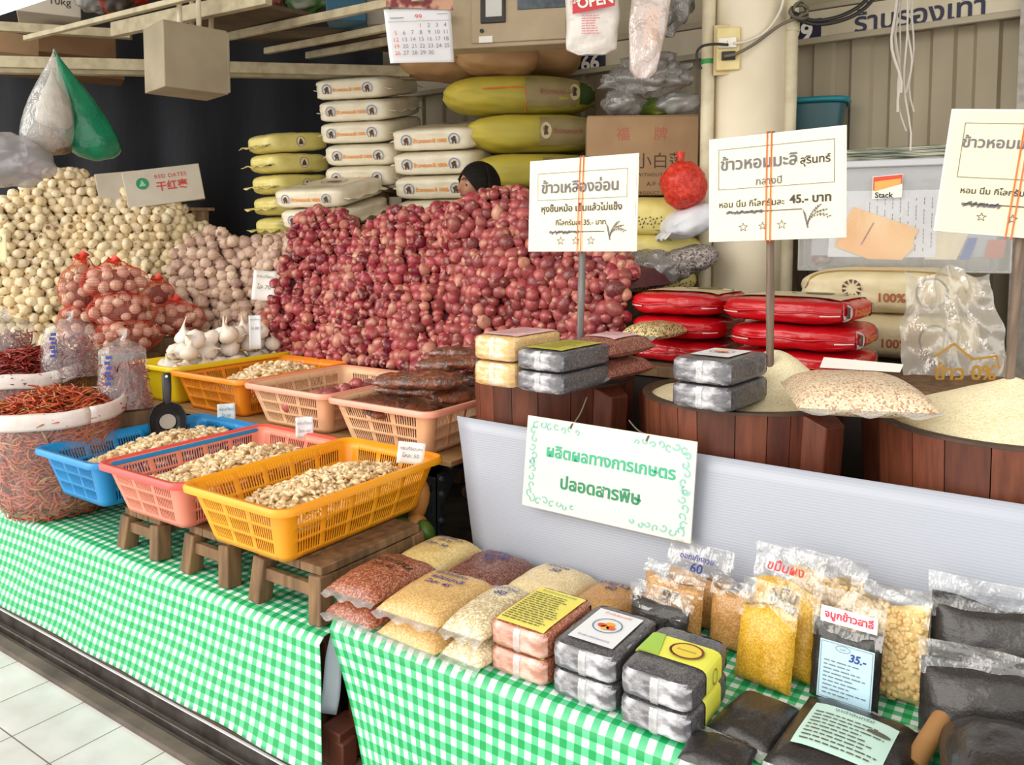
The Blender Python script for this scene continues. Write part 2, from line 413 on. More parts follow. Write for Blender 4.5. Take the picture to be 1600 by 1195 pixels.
mb = MB(); mb.box((.006, .028, 0), (56 * k, .01, 74 * k)); mb.build('backing_plate', mat('old plaster plate', '#d8c79a', rough=.6), sk, bevel=.002)
mb = MB(); mb.box((-.014, .008, -.004), (34 * k, .04, 62 * k)); mb.build('box', yel, sk, bevel=.004)
mb = MB(); mb.box((-.018, -.022, .018), (26 * k, .022, 15 * k)); pl = mb.build('plug', mat('white plug', '#efe9dc', rough=.35), sk, bevel=.003)
mb = MB()
for dz in (.004, -.004): mb.box((-.018, -.0335, .018 + dz), (.004, .001, .003))
mb.build('pin_hole', black_ink, pl, smooth=0)
mb = MB(); mb.box((-.012, -.022, -.038), (20 * k, .024, 12 * k)); mb.build('plug', mat('black plug', '#1d1c1b', rough=.4), sk, bevel=.003)
def cable(name, label, pts, r, m, cat='cable', group=None):
    mb = MB(); sm = []
    P = [Vector(p) for p in pts]; P = [P[0] * 2 - P[1]] + P + [P[-1] * 2 - P[-2]]
    for i in range(1, len(P) - 2):
        for s in range(8):
            u = s / 8; a, b, c, d = P[i - 1], P[i], P[i + 1], P[i + 2]
            sm.append(.5 * ((2 * b) + (c - a) * u + (2 * a - 5 * b + 4 * c - d) * u * u + (3 * b - a - 3 * c + d) * u ** 3))
    sm.append(P[-2]); mb.tube(sm, r, 7); o = mb.build(name, m, smooth=60); return tag(o, label, cat, group)
blk = mat('black cable sheath', '#2a2724', rough=.5); wht = mat('white cable sheath', '#ddd7c8', rough=.5)
ds = DP - r_p - .06
cable('power_cable', 'white cable rising from the upper plug on the pillar', [at_d(a, b, ds) for a, b in ((1146, 68), (1168, 64), (1195, 50), (1215, 25), (1224, 0), (1228, -40))], .006, wht)
cable('power_cable', 'grey cable running from the lower plug towards the coiled cables', [at_d(a, b, ds) for a, b in ((1132, 88), (1150, 84), (1180, 68), (1215, 42), (1240, 30), (1262, 20))], .007, mat('grey sheath', '#6d6657', rough=.5))
cable('power_cable', 'short black cable looping down left of the wall socket', [at_d(a, b, ds) for a, b in ((1138, 70), (1118, 69), (1098, 72), (1089, 82), (1090, 96), (1096, 108))], .006, blk)
for i, pts in enumerate((((1240, 20), (1270, 32), (1310, 26), (1345, 8), (1370, -20)), ((1236, 26), (1275, 38), (1320, 30), (1352, 12), (1380, -20)))):
    cable('power_cable', ('upper' if not i else 'lower') + ' black cable sagging from the coil beside the pillar to the upper edge', [at_d(a, b, ds + .05) for a, b in pts], .009, blk)
mb = MB(); c0 = at_d(1249, 18, ds); ex = Vector((math.cos(YAW), math.sin(YAW), 0))
pts = []
for i in range(150):
    a = i * .25; rr = .035 + .008 * math.sin(i * .37); pts.append(c0 + ex * (rr * math.cos(a)) + Vector((0, 0, rr * .9 * math.sin(a))) + Vector((-.56, .83, 0)) * (.018 * math.sin(i * .61)))
mb.tube(pts, .0055, 6); o = mb.build('cable_coil', mat('grey brown sheath', '#5d5649', rough=.5), smooth=60); tag(o, 'tangled coil of grey cable hung beside the pillar top', 'cable')

# ------------------------------------------------------------------ the two low tables and their gingham cloths
def gingham(name, off=0.0):
    m, t, o = nt(name); p = pbsdf(t, o, .38, 0, .35)
    uv = nd(t, 'ShaderNodeUVMap'); sp = nd(t, 'ShaderNodeSeparateXYZ'); t.links.new(uv.outputs[0], sp.inputs[0])
    out = []
    for ax in ('X', 'Y'):
        a = nd(t, 'ShaderNodeMath', operation='MULTIPLY'); a.inputs[1].default_value = 1 / .034; t.links.new(sp.outputs[ax], a.inputs[0])
        f = nd(t, 'ShaderNodeMath', operation='FRACT'); t.links.new(a.outputs[0], f.inputs[0])
        g = nd(t, 'ShaderNodeMath', operation='GREATER_THAN'); g.inputs[1].default_value = .5; t.links.new(f.outputs[0], g.inputs[0]); out.append(g)
    s = nd(t, 'ShaderNodeMath', operation='ADD'); t.links.new(out[0].outputs[0], s.inputs[0]); t.links.new(out[1].outputs[0], s.inputs[1])
    d = nd(t, 'ShaderNodeMath', operation='DIVIDE'); d.inputs[1].default_value = 2; t.links.new(s.outputs[0], d.inputs[0])
    t.links.new(ramp(t, d.outputs[0], [(0, '#dde6e2'), (.33, '#55b884'), (.8, '#159650')], 'CONSTANT'), p.inputs['Base Color'])
    t.links.new(bump(t, noise_fac(t, texco(t, 'Object'), 7, 3), .35, .01), p.inputs['Normal'])
    return m
gm = gingham('green gingham oilcloth')
ZL, ZR = .342, .396
def cloth(name, label, X0, X1, zt, y_front, y_back, z_bot, y_bot, edge=None, seed=0):
    """a cloth over the table top and down its front; edge(b) slides the right or left hem along X"""
    nx, ntop, nfr = 150, 14, 26; mb = MB()
    def fn(a, b):
        b2 = b * (ntop + nfr); x = X0 + (X1 - X0) * a
        if b2 <= ntop:
            u = b2 / ntop; y = y_back + (y_front - y_back) * u; z = zt + .0015 * noise.noise((x * 6, y * 6, seed))
            if u > .96: z -= .004
        else:
            u = (b2 - ntop) / nfr
            x = x + (edge(a, u) if edge else 0)
            y = y_front - .012 + (y_bot - y_front) * u ** 1.1; z = zt - .006 + (z_bot - zt) * u
            y += (.003 * math.sin(x * 13 + u * 5 + seed) + .006 * noise.noise((x * 4, u * 3, seed))) * u ** .6 - .006
            z += .002 * noise.noise((x * 3, 0, seed + 4)) * u
        return (x, y, z)
    def uvf(a, b):
        b2 = b * (ntop + nfr); x = X0 + (X1 - X0) * a
        v = b2 / ntop * abs(y_back - y_front) if b2 <= ntop else abs(y_back - y_front) + (b2 - ntop) / nfr * math.hypot(zt - z_bot, y_front - y_bot)
        return (x, v)
    mb.grid(nx, ntop + nfr, fn, uvf=uvf)
    o = mb.build(name, gm, smooth=180, solid=.0015); return tag(o, label, 'tablecloth')
cloth('tablecloth', 'green gingham cloth on the low left table under stools and baskets', -4.35, -1.512, ZL, 1.372, 2.05, .066, 1.278, edge=lambda a, u: .105 * u * a ** 10, seed=1)
cloth('tablecloth', 'green gingham cloth on the right table under the packed rice bags', -1.478, .7, ZR, 1.37, 2.02, .06, 1.29, edge=lambda a, u: .235 * u * (1 - a) ** 6, seed=5)
def table(x0, x1, y0, y1, z, label, wm):
    t = thing('display_table', label, 'table', ((x0 + x1) / 2, (y0 + y1) / 2, 0)); w, d = x1 - x0, y1 - y0
    mb = MB(); mb.box((0, 0, z - .015), (w, d, .03)); mb.build('tabletop', wm, t, bevel=.003)
    mb = MB(); mb.box((0, -d / 2 + .03, z - .07), (w - .12, .02, .08)); mb.build('apron', wm, t, bevel=.002)
    for sx in (-1, 1):
        for sy in (-1, 1):
            mb = MB(); mb.box((sx * (w / 2 - .03), sy * (d / 2 - .035), (z - .031) / 2 + .02), (.05, .05, z - .031 - .04)); mb.build('leg', wm, t, bevel=.003)
    return t
table(-4.32, -1.53, 1.385, 2.05, ZL - .004, 'low wooden table under the left gingham cloth', wood_red)
table(-1.46, .7, 1.385, 2.05, ZR - .004, 'low red-brown wooden table under the right gingham cloth', wood_red)
for k, (c, d, lb) in enumerate((((-1.455, 1.375, .085), (.07, .09, .09), 'rough brown wooden block low in the gap between the tables'), ((-1.43, 1.352, .075), (.05, .05, .07), 'small brown wooden block beside the larger block in the gap'))):
    mb = MB(); mb.box(c, d); o = mb.build('wooden_block', wood_red, bevel=.004); tag(o, lb, 'wooden block')
# pale plastic sheet tucked between the two tables
mb = MB()
mb.grid(6, 10, lambda a, b: (-1.518 + .035 * a * (1 - b * .2) + .004 * math.sin(b * 7), 1.40 + .03 * a - .05 * (1 - b), .345 - (1 - b) * .2 - .01 * a))
o = mb.build('plastic_sheet', mat('pale blue plastic', '#cfe0ea', rough=.3), smooth=180, solid=.001); tag(o, 'pale blue plastic sheet hanging in the gap between the two cloths', 'plastic sheet')
# ------------------------------------------------------------------ filled bags: shared shapes
def spow(v, p): return math.copysign(abs(v) ** p, v)
def pillow_shape(L, Wd, Ht, n=4.0, pinch=.0, seed=0, wr=.004, N=12):
    """a full sack lying flat: a rounded block, ends pinched where they are sewn. origin at the middle of its underside"""
    a, b, c = L / 2, Wd / 2, Ht / 2
    bm = bmesh.new(); bmesh.ops.create_cube(bm, size=2); bmesh.ops.subdivide_edges(bm, edges=bm.edges[:], cuts=N, use_grid_fill=True)
    vs = []
    for v in bm.verts:
        p = v.co; k = (abs(p.x) ** n + abs(p.y) ** n + abs(p.z) ** n) ** (1 / n); x, y, z = p.x / k, p.y / k, p.z / k
        zz = z * (1 - pinch * abs(x) ** 5)
        w = wr * noise.noise((x * 3 + seed * 7.1, y * 3, z * 2)) + wr * .5 * noise.noise((x * 8 + seed, y * 8, z * 6))
        vs.append((a * x + w, b * y + w, c + c * zz + w * .6))
    fs = [tuple(q.index for q in f.verts) for f in bm.faces]; bm.free()
    mb = MB(); mb.add(vs, fs); return mb
def front_of(L, Wd, Ht, n=4.0, e=.002, pinch=0):
    a, b, c = L / 2, Wd / 2, Ht / 2
    def fn(x, z):
        s = max(0, 1 - abs(x / a) ** n - abs(z / c) ** n); return Vector((x, -b * s ** (1 / n) - e, c + z * (1 - pinch * abs(x / a) ** 5)))
    return fn
def side_of(L, Wd, Ht, n=4.0, e=.002, pinch=0):
    a, b, c = L / 2, Wd / 2, Ht / 2
    def fn(y, z):
        s = max(0, 1 - abs(y / b) ** n - abs(z / c) ** n); x = s ** (1 / n); return Vector((a * x + e, y, c + z * (1 - pinch * x ** 5)))
    return fn
def top_of(L, Wd, Ht, n=4.0, e=.002, pinch=0):
    a, b, c = L / 2, Wd / 2, Ht / 2
    def fn(x, y):
        s = max(0, 1 - abs(x / a) ** n - abs(y / b) ** n); return Vector((x, y, c + c * s ** (1 / n) * (1 - pinch * abs(x / a) ** 5) + e))
    return fn
def end_strip(Wd, z, x, sgn, m, parent, out=.03, tilt=0, name='sewn_edge', wav=.006, seed=0, th=.003, k=.86):
    mb = MB()
    def fn(p, q):
        y = (p - .5) * Wd * k; return (x + sgn * out * q, y, z + tilt * q + wav * q * math.sin(p * 17 + seed) + wav * noise.noise((p * 5, seed, q)))
    mb.grid(22, 3, fn); return mb.build(name, m, parent, smooth=180, solid=th, offset=0)
def emblem(fn, cx, cy, r, parent, ringc, bodyc):
    """a round badge: blue ring broken at the foot, a dark animal silhouette in it"""
    t = outline(ring_pts(cx, cy, r, n=22, a0=-50, a1=230), r * .22, fn, ringc, parent, 'emblem', closed=False)
    pts = [(-.1, .55), (.25, .6), (.4, .35), (.3, .1), (.45, -.3), (.4, -.8), (.15, -.8), (.1, -.4), (-.1, -.4), (-.15, -.8), (-.42, -.8), (-.4, -.2), (-.55, 0), (-.5, .3), (-.3, .3)]
    shape([(cx + x * r, cy + y * r) for x, y in pts], fn, bodyc, parent, 'emblem_figure'); return t
white_poly = mat('white woven poly', '#e9e0c8', '#dbd0b4', 10, 3, .35, .7, .38, bmp=.35, bscale=30, bdist=.008)
yellow_poly = mat('pale yellow poly', '#e6d98a', '#d6c770', 10, 3, .35, .7, .35, bmp=.35, bscale=30, bdist=.008)
red_poly = mat('glossy red poly', '#cf1420', '#b40d18', 6, 3, .3, .7, .22, bmp=.4, bscale=22, bdist=.01)
brown_ink = mat('brown print', '#4f3320', rough=.6); ring_blue = mat('slate blue print', '#8c93b0', rough=.6)
n_sack = 8
def white_sack(name_loc, rz, label, rx=0, ry=0, L=.40, Wd=.50, Ht=.125, seed=0, group='white rice sacks stacked behind the shallots', top=False, txt='ข้าวหอมมะลิ 100%'):
    t = thing('rice_sack', label, 'rice sack', name_loc, rz, group, rx, ry); n = n_sack
    pillow_shape(L, Wd, Ht, n, .12, seed, .005).build('body', white_poly, t, smooth=60)
    fr = front_of(L, Wd, Ht, n, .005, .12)
    write(txt, fr, 0, -.002, L * .40, orange_ink, t, bold=.03)
    for sx in (-1, 1): emblem(fr, sx * L * .285, 0, Ht * .24, t, ring_blue, brown_ink)
    end_strip(Wd, Ht * .45, L / 2 - .012, 1, white_poly, t, .04, -.01, seed=seed)
    end_strip(Wd, Ht * .45, -L / 2 + .012, -1, white_poly, t, .025, 0, seed=seed + 2)
    if top:
        tp = top_of(L, Wd, Ht, n, .006, .12)
        outline([(-L * .38, -Wd * .38), (L * .38, -Wd * .38), (L * .38, Wd * .38), (-L * .38, Wd * .38)], .004, tp, black_ink, t, 'printed_frame')
        outline(ring_pts(.02, .02, .075, .06), .006, tp, black_ink, t, 'emblem')
        shape([(x + .02, y + .02) for x, y in ring_pts(0, 0, .05, .025)], tp, brown_ink, t, 'emblem_figure')
        shape(ring_pts(-.1, -.1, .016, .01), tp, brown_ink, t, 'printed_grain')
        write('ข้าวหอมมะลิ', tp, .06, -.14, .16, orange_ink, t, bold=.02)
    return t

# ---- the white sacks: a tall stack, a second stack to its right, three in front
def put(px, py, d): return at_d(px, py, d)
DS = 4.72
rows = [(548, 154, 'topmost white rice sack of the tall stack'), (552, 189, 'second white rice sack from the top of the tall stack'),
        (555, 223, 'third white rice sack from the top of the tall stack'), (562, 258, 'fourth white rice sack from the top of the tall stack'),
        (563, 292, 'fifth white rice sack from the top of the tall stack')]
EX = Vector((math.cos(R(18)), math.sin(R(18)), 0)); EY = Vector((-EX.y, EX.x, 0))
def stack_pos(px, py_bot, d, Wd): p = at_d(px, py_bot - 13, d); return p + EY * (Wd / 2)
for i, (px, py, lb) in enumerate(rows):
    white_sack(stack_pos(px, py, DS, .5), 18 + (i % 2) * 2, lb + ' left of the calendar', rx=12, L=.46, Wd=.58, Ht=.124, seed=i, top=(i == 0))
for i, (px, py, lb) in enumerate([(676, 234, 'topmost white rice sack of the stack right of the tall one'), (678, 272, 'second white rice sack down, just left of the head'),
                                   (682, 310, 'third white rice sack down, beside the face of the person'), (686, 348, 'lowest white rice sack showing beside the shallots')]):
    white_sack(stack_pos(px, py, 4.45, .5), 17 - i, lb, rx=12, L=.50, Wd=.54, Ht=.126, seed=10 + i, top=(i == 0))
for i, (px, py, lb) in enumerate([(482, 324, 'white rice sack lying out in front, topmost of three'), (492, 357, 'white rice sack second of three, above the purple garlic'),
                                   (500, 391, 'white rice sack lowest of three, half hidden by shallots')]):
    white_sack(stack_pos(px, py, 4.25, .5), 15 + i, lb, rx=12, L=.44, Ht=.104, seed=20 + i, top=(i == 0))
# ---- pale yellow sacks, seen on a corner
mk = ['topmost', 'second', 'third', 'fourth', 'fifth', 'sixth', 'lowest']
for i in range(7):
    py = 233 + i * 33.5; p = at_d(432 + i * 3, py, 4.75)
    t = thing('rice_sack', mk[i] + ' pale yellow rice sack in the stack left of the white sacks', 'rice sack', p + Vector((-.1, .18, 0)), 84 + (i % 3) * 3, 'pale yellow rice sacks', 0, -7 if i == 0 else -4)
    L, Wd, Ht = .44, .29, .118; pillow_shape(L, Wd, Ht, 5, .15, 30 + i, .006).build('body', yellow_poly, t, smooth=60)
    end_strip(Wd, Ht * .42, -L / 2 + .012, -1, yellow_poly, t, .06, -.01, seed=i)
    fr = front_of(L, Wd, Ht, 5, .005, .15)
    shape(ring_pts(-.01, .0, .03), fr, white_poly, t, 'badge'); outline(ring_pts(-.01, .0, .03), .003, fr, brown_ink, t, 'badge_ring')
    shape([(-.028, -.018), (.008, -.018), (.004, 0), (-.01, .022), (-.024, 0)], fr, brown_ink, t, 'badge_figure')
    sd = lambda a, b, L=L: Vector((-L / 2 - .02 - .04 * max(0, (.0 - b)), a, .058 + b))
    mb = MB()
    for k in range(-3, 4):
        for q in range(3):
            pp = side_of(L, Wd, Ht, 5, .005, .15); mb.add([Vector((-1, 1, 1)) * pp(k * .032 + dy, -.02 + dz) for dy, dz in ((-.011 + .008 * q, 0), (.003 + .008 * q, -.003), (-.004 + .008 * q, .012 + .004 * (q % 2)))], [(0, 1, 2)])
    mb.build('printed_border', brown_ink, t, smooth=0)
    tp = top_of(L, Wd, Ht, 5, .005, .15); shape([(.03, -.12), (.09, -.12), (.09, .1), (.03, .1)], tp, brown_ink, t, 'printed_band')

# ---- big yellow-green woven sacks and brown ones on top
yg = mat('olive woven sack', '#c6b23c', '#8f8a3a', 3, 2, .3, .75, .6, bmp=.3, bscale=80)
yg_d = mat('dark green woven end', '#3d5a22', '#2f4719', 6, 2, rough=.6)
pale_pr = mat('dull brown print panel', '#9a8a5c', '#86774e', 8, 3, .3, .7, .65, bmp=.3, bscale=90)
brn = mat('brown kraft sack', '#c49c6e', '#a87f54', 4, 3, .3, .7, .7, bmp=.5, bscale=14, bdist=.01)
for i, (px, py, d, L, lb) in enumerate([(812, 182, 4.55, .86, 'olive yellow big woven sack, topmost of its stack, with an orange string'),
                                        (835, 241, 4.55, .80, 'olive yellow big woven sack under the topmost one, behind the white sacks'),
                                        (840, 301, 4.55, .80, 'olive yellow big woven sack lowest, partly behind the left price sign')]):
    Ht = .212; Wd = .42
    p = at_d(px, py, d); t = thing('woven_sack', lb, 'sack', p, face_cam(p) + 4, 'big olive sacks')
    pillow_shape(L, Wd, Ht, 3, .2, 50 + i, .012, N=16).build('body', yg, t, smooth=60)
    fr = front_of(L, Wd, Ht, 3, .006, .2); mb = MB()
    mb.grid(16, 8, lambda a, b: fr(L * (.02 + .33 * a), Ht * (-.36 + .72 * b))); mb.build('print_panel', pale_pr, t, smooth=180)
    fr2 = front_of(L, Wd, Ht, 3, .009, .2)
    write('ข้าวหอมมะลิ', fr2, L * .21, 0, L * .2, mat('faded red print', '#96584a', rough=.7), t, bold=.02)
    bx = L * .335 if i == 0 else L * .06
    shape(ring_pts(bx, 0, .03, .045), fr2, mat('pale badge', '#c9b98f', rough=.7), t, 'badge')
    shape([(bx - .012, -.025), (bx + .012, -.02), (bx + .006, .0), (bx + .012, .02), (bx - .006, .03), (bx - .01, 0)], front_of(L, Wd, Ht, 3, .011, .2), brown_ink, t, 'badge_figure')
    if i == 0:
        mb = MB(); mb.grid(4, 8, lambda a, b: fr(L * (.37 + .115 * a), Ht * (-.3 + .6 * b))); mb.build('green_end', yg_d, t, smooth=180)
        mb = MB(); mb.tube([fr(-L * .46, -.01), fr(-L * .2, .012), fr(.0, .02), fr(.012, .016), fr(.02, -.06), fr(.022, -.1)], .004, 6); mb.build('string', mat('orange string', '#e2742a', rough=.5), t)
for px, py, d, L, lb, rz in ((775, 116, 4.4, .44, 'pale brown kraft sack lying on the olive sacks', 3), (850, 118, 4.72, .42, 'darker brown kraft sack behind the pale brown one', -4), (690, 124, 4.75, .5, 'round brown sack in the shade under the calendar', 2)):
    p = at_d(px, py, d); t = thing('kraft_sack', lb, 'sack', p, face_cam(p) + rz, ry=4)
    pillow_shape(L, .4, .22 if px > 800 else .17, 3.6, .35, px, .012).build('body', brn, t, smooth=60)
    end_strip(.4, .08, -L / 2 + .03, -1, brn, t, .05, 0, seed=px)

# ---- big pale carton with dark red characters
p = at_d(1003, 305, 3.95); t = thing('carton', 'large brown carton with red characters, topped by plastic bags', 'carton', p, face_cam(p) + 5)
bw, bh = px_m(172, 3.95), px_m(122, 3.95)
mb = MB(); mb.box((0, .2, bh / 2), (bw, .4, bh)); mb.build('box', card, t, bevel=.004)
mb = MB(); mb.box((0, .1, bh + .003), (bw - .004, .19, .004)); mb.box((0, .3, bh + .003), (bw - .004, .19, .004)); mb.build('flap', card, t, smooth=0)
fr = flat_front(-.0015); fr_red = mat('faded red print on card', '#b0604e', rough=.7); fr_br = mat('dark brown print on card', '#4d392c', rough=.7)
write('福', fr, -.005 - bw * .17, bh * .78, bw * .12, fr_red, t); write('牌', fr, -.005 + bw * .17, bh * .78, bw * .12, fr_red, t)
write('小白莲', fr, bw * .16, bh * .44, bw * .44, fr_br, t)
for k, s in enumerate(('WITHOUT EMBRYO', 'A/F CORP', 'PRODUCT OF CHINA')): write(s, fr, bw * .17, bh * (.26 - .115 * k), bw * (.44, .26, .42)[k], fr_br, t, spacing=1.15)
rnd = random.Random(3)
def crumple(name, label, c, dims, m, cat='plastic bag', seed=0, amp=.22, group=None, rz=0, n=40, freq=1.7, sm=70):
    """a crumpled bag: a squashed body with sharp folds all over"""
    mb = MB(); 
    def fn(a, b):
        th = 2 * math.pi * a; ph = math.pi * (b - .5); v = Vector((math.cos(ph) * math.cos(th), math.cos(ph) * math.sin(th), math.sin(ph)))
        k = 1 + amp * (abs(noise.noise(v * freq + Vector((seed * 3.3, 0, 0)))) * 2 - .5) + amp * .5 * abs(noise.noise(v * freq * 2.6 + Vector((seed, 5, 0))))
        return (v.x * dims[0] / 2 * k, v.y * dims[1] / 2 * k, dims[2] / 2 + v.z * dims[2] / 2 * k * .85)
    mb.grid(n, n // 2, fn); o = mb.build(name, m, smooth=sm); o.location = c; o.rotation_euler = (0, 0, R(rz)); return tag(o, label, cat, group)
film_grey = film_mat('grey bin film', tint=(.75, .73, .72), gloss=.14, haze=.45, hazecol=(.4, .39, .38), wr=1, wscale=12)
crumple('plastic_bag', 'crumpled grey clear bag on the left of the big carton', at_d(975, 185, 4.05), (.22, .2, .15), film_grey, seed=1)
crumple('plastic_bag', 'pale crumpled bag with green print on the right of the big carton', at_d(1060, 182, 4.05), (.24, .2, .13), film_mat('whitish film', gloss=.2, haze=.5, hazecol=(.8, .82, .84)), seed=2)
crumple('plastic_bag', 'small green plastic packet on top of the big carton', at_d(1025, 183, 4.15), (.22, .14, .1), mat('leaf green plastic', '#4d8a35', '#9cb03a', 12, rough=.3), seed=9, amp=.25)

# ---- things to the left of the pillar: red net, white sack, yellow sacks, striped mesh sack
crumple('net_bag', 'red net bag of onions hanging by the left pipe of the pillar', at_d(1068, 333, 3.55), (.2, .2, .25), mat('red netting', '#d9402c', '#b8281a', 60, 2, .4, .6, .5, bmp=.5, bscale=120), 'net bag', seed=4, amp=.14)
mb = MB(); mb.tube([at_d(1068, 275, 3.55), at_d(1064, 260, 3.55), at_d(1063, 246, 3.56), at_d(1064, 238, 3.56)], [.04, .02, .014, .022], 8); 
no = mb.build('net_neck', MATS['red netting'], smooth=60); no.parent = bpy.data.objects['net_bag']; no.matrix_parent_inverse = Matrix.Translation(-bpy.data.objects['net_bag'].location)
p = at_d(1085, 366, 3.62); t = thing('white_sack', 'small white sack slumped against the pillar under the red net', 'sack', p, 40, ry=-22); pillow_shape(.26, .26, .13, 3, .5, 61, .01).build('body', mat('white plastic sack', '#e6e8ee', '#d3d6de', 8, 3, rough=.35, bmp=.4, bscale=18, bdist=.01), t, smooth=60)
end_strip(.26, .06, -.125, -1, MATS['white plastic sack'], t, .04, -.02)
for k, (px, py, lb) in enumerate(((1018, 370, 'upper pale yellow sack with brown flowers between sign and pillar'), (1022, 414, 'lower pale yellow sack with dark flowers between sign and pillar'), (1012, 455, 'lowest pale yellow sack under the two flowered ones'))):
    p = at_d(px, py, 3.85); t = thing('rice_sack', lb, 'rice sack', p, face_cam(p), 'flowered yellow sacks')
    L, Wd, Ht = .46, .4, (.185, .15, .12)[k]; pillow_shape(L, Wd, Ht, 3.6, .3, 70 + k, .008).build('body', yellow_poly, t, smooth=60)
    fr = front_of(L, Wd, Ht, 3.6, .004, .3); 
    for q in range(-3, 5):
        mb = MB()
        for w in range(9):
            a = w * .7; x0 = q * .05 + .012 * math.cos(a) * (1 + w % 2); z0 = -.03 + .012 * math.sin(a) * (1 + w % 2)
            mb.add([fr(x0, z0), fr(x0 + .009, z0 + .003), fr(x0 + .005, z0 + .011)], [(0, 1, 2)])
        mb.build('printed_flower', brown_ink, t, smooth=0)
    strips([(-L * .44, -Ht * .42, L * .44, -Ht * .34)], fr, mat('brown band', '#8a6a30', rough=.6), t, 'printed_band')
p = at_d(1075, 428, 3.6); t = thing('mesh_sack', 'grey speckled mesh sack at the foot of the pillar', 'sack', p, 30, ry=-14); pillow_shape(.3, .26, .12, 2.8, .6, 66, .01).build('body', grain_mat('grey speckle', ['#8d8683', '#b5aba6', '#5d5753', '#a0948f'], .008), t, smooth=60)
end_strip(.26, .05, -.14, -1, film_thick, t, .05, -.02)
crumple('plastic_bag', 'pale crumpled plastic sheet beside the shallots under the yellow sacks', at_d(1018, 452, 3.6), (.3, .2, .19), film_grey, seed=12)

# ---- right side behind the signs: teal tub, newspapers, clear box of papers, cream sacks, plastic sheeting
p = at_d(1265, 215, 3.98); t = thing('plastic_tub', 'teal plastic tub standing behind the middle price sign', 'tub', p, face_cam(p))
teal = mat('teal plastic', '#1b7f8e', rough=.35)
mb = MB(); w2 = px_m(52, 3.98)
mb.grid(40, 8, lambda a, b: ((w2 - .02 + .02 * b) * spow(math.cos(2 * math.pi * a), .6), (.11 + .02 * b) * spow(math.sin(2 * math.pi * a), .6), .16 * b)); mb.build('body', mat('dark teal plastic', '#27545c', rough=.35), t, smooth=60, solid=.004)
mb = MB(); mb.tube([((w2 + .008) * spow(math.cos(2 * math.pi * a / 40), .6), .138 * spow(math.sin(2 * math.pi * a / 40), .6), .165) for a in range(41)], .014, 8, caps=False); mb.build('rim', teal, t, smooth=60)
DB = 3.25
p = at_d(1405, 425, DB); rz = face_cam(p) + 2; t = thing('clear_storage_box', 'cloudy clear plastic box full of papers between the signs', 'storage box', p, rz)
bw, bh = px_m(300, DB), px_m(172, DB)
mb = MB(); mb.box((0, .16, .006), (bw, .34, .012)); mb.build('base', film_thick, t, bevel=.003)
mb = MB()
for sx in (-1, 1): mb.box((sx * (bw / 2 - .004), .16, bh / 2), (.006, .33, bh - .02))
mb.box((0, -.004, bh / 2), (bw, .005, bh - .02)); mb.box((0, .325, bh / 2), (bw, .006, bh - .02)); mb.build('wall', film_mat('box plastic', gloss=.06, haze=.12, wr=.1, hazecol=(.9, .9, .88)), t, smooth=0)
mb = MB(); mb.box((0, .16, bh - .008), (bw + .02, .36, .028)); mb.build('lid', mat('milky lid', '#c6c9d0', rough=.35), t, bevel=.005)
def sheet(name, label, pts, par, m, cat='paper', y=0):
    c = par.matrix_world
    o = shape([(a, b) for a, b in pts], flat_front(0), m, None, name); o.modifiers.new('t', 'SOLIDIFY').thickness = .001
    o.location = Matrix.Translation(par.location) @ par.rotation_euler.to_matrix().to_4x4() @ Vector((0, y, 0)); o.rotation_euler = par.rotation_euler; return tag(o, label, cat)
kx = lambda px: px_m(px - 1405, DB); kz = lambda py: px_m(425 - py, DB)
grey_sh = mat('grey card', '#a9adb4', rough=.6)
sheet('card_sheet', 'grey card standing at the back of the clear box', [(kx(1275), kz(400)), (kx(1535), kz(400)), (kx(1535), kz(262)), (kx(1275), kz(262))], t, grey_sh, y=.02)
o = sheet('paper_sheet', 'white printed sheet inside the clear box', [(kx(1300), kz(402)), (kx(1455), kz(402)), (kx(1457), kz(298)), (kx(1305), kz(297))], t, mat('bluish paper', '#dcdfe8', rough=.6), y=.014)
mb = MB()
for i in range(9):
    for j in range(14):
        if (i * 7 + j * 3) % 5: mb.box((kx(1360 + i * 11), -.002, kz(312 + j * 6)), (.003, .0006, .012))
b = mb.build('small_print', grey_ink, o, smooth=0)
o = sheet('paper_sheet', 'orange yellow notice lying tilted in the clear box', [(kx(1310), kz(385)), (kx(1335), kz(322)), (kx(1430), kz(358)), (kx(1422), kz(378)), (kx(1426), kz(384)), (kx(1408), kz(406)), (kx(1360), kz(405))], t, mat('orange yellow paper', '#f0b25a', '#f4cf8a', 4, 1, .4, .6, .6), y=.006)
strips([(-.004, -.05, .004, .05)], lambda a, b: Vector((kx(1358) + a * .9 + b * .45, -.002, kz(365) + b * .9)), mat('dull red print', '#a3543c', rough=.6), o, 'printed_title')
o = sheet('stack_label', 'red and yellow label reading Stack on the clear box', [(kx(1363), kz(311)), (kx(1405), kz(309)), (kx(1406), kz(273)), (kx(1363), kz(276))], t, white_paper, 'label', y=-.009)
fr = flat_front(-.0015)
shape([(kx(1364), kz(298)), (kx(1405), kz(288)), (kx(1405), kz(274)), (kx(1364), kz(277))], fr, mat('label red', '#e0503a', rough=.5), o, 'red_field')
shape([(kx(1366), kz(299)), (kx(1403), kz(288)), (kx(1403), kz(280)), (kx(1366), kz(284))], flat_front(-.0022), mat('label yellow', '#f2b25a', rough=.5), o, 'yellow_field')
write('Stack', fr, kx(1380), kz(305), px_m(26, DB), black_ink, o, bold=.02)
sheet('card_sheet', 'blue card standing at the right end of the clear box', [(kx(1487), kz(405)), (kx(1500), kz(405)), (kx(1510), kz(372)), (kx(1498), kz(372))], t, mat('blue card', '#2f4fa0', rough=.5), y=.01)
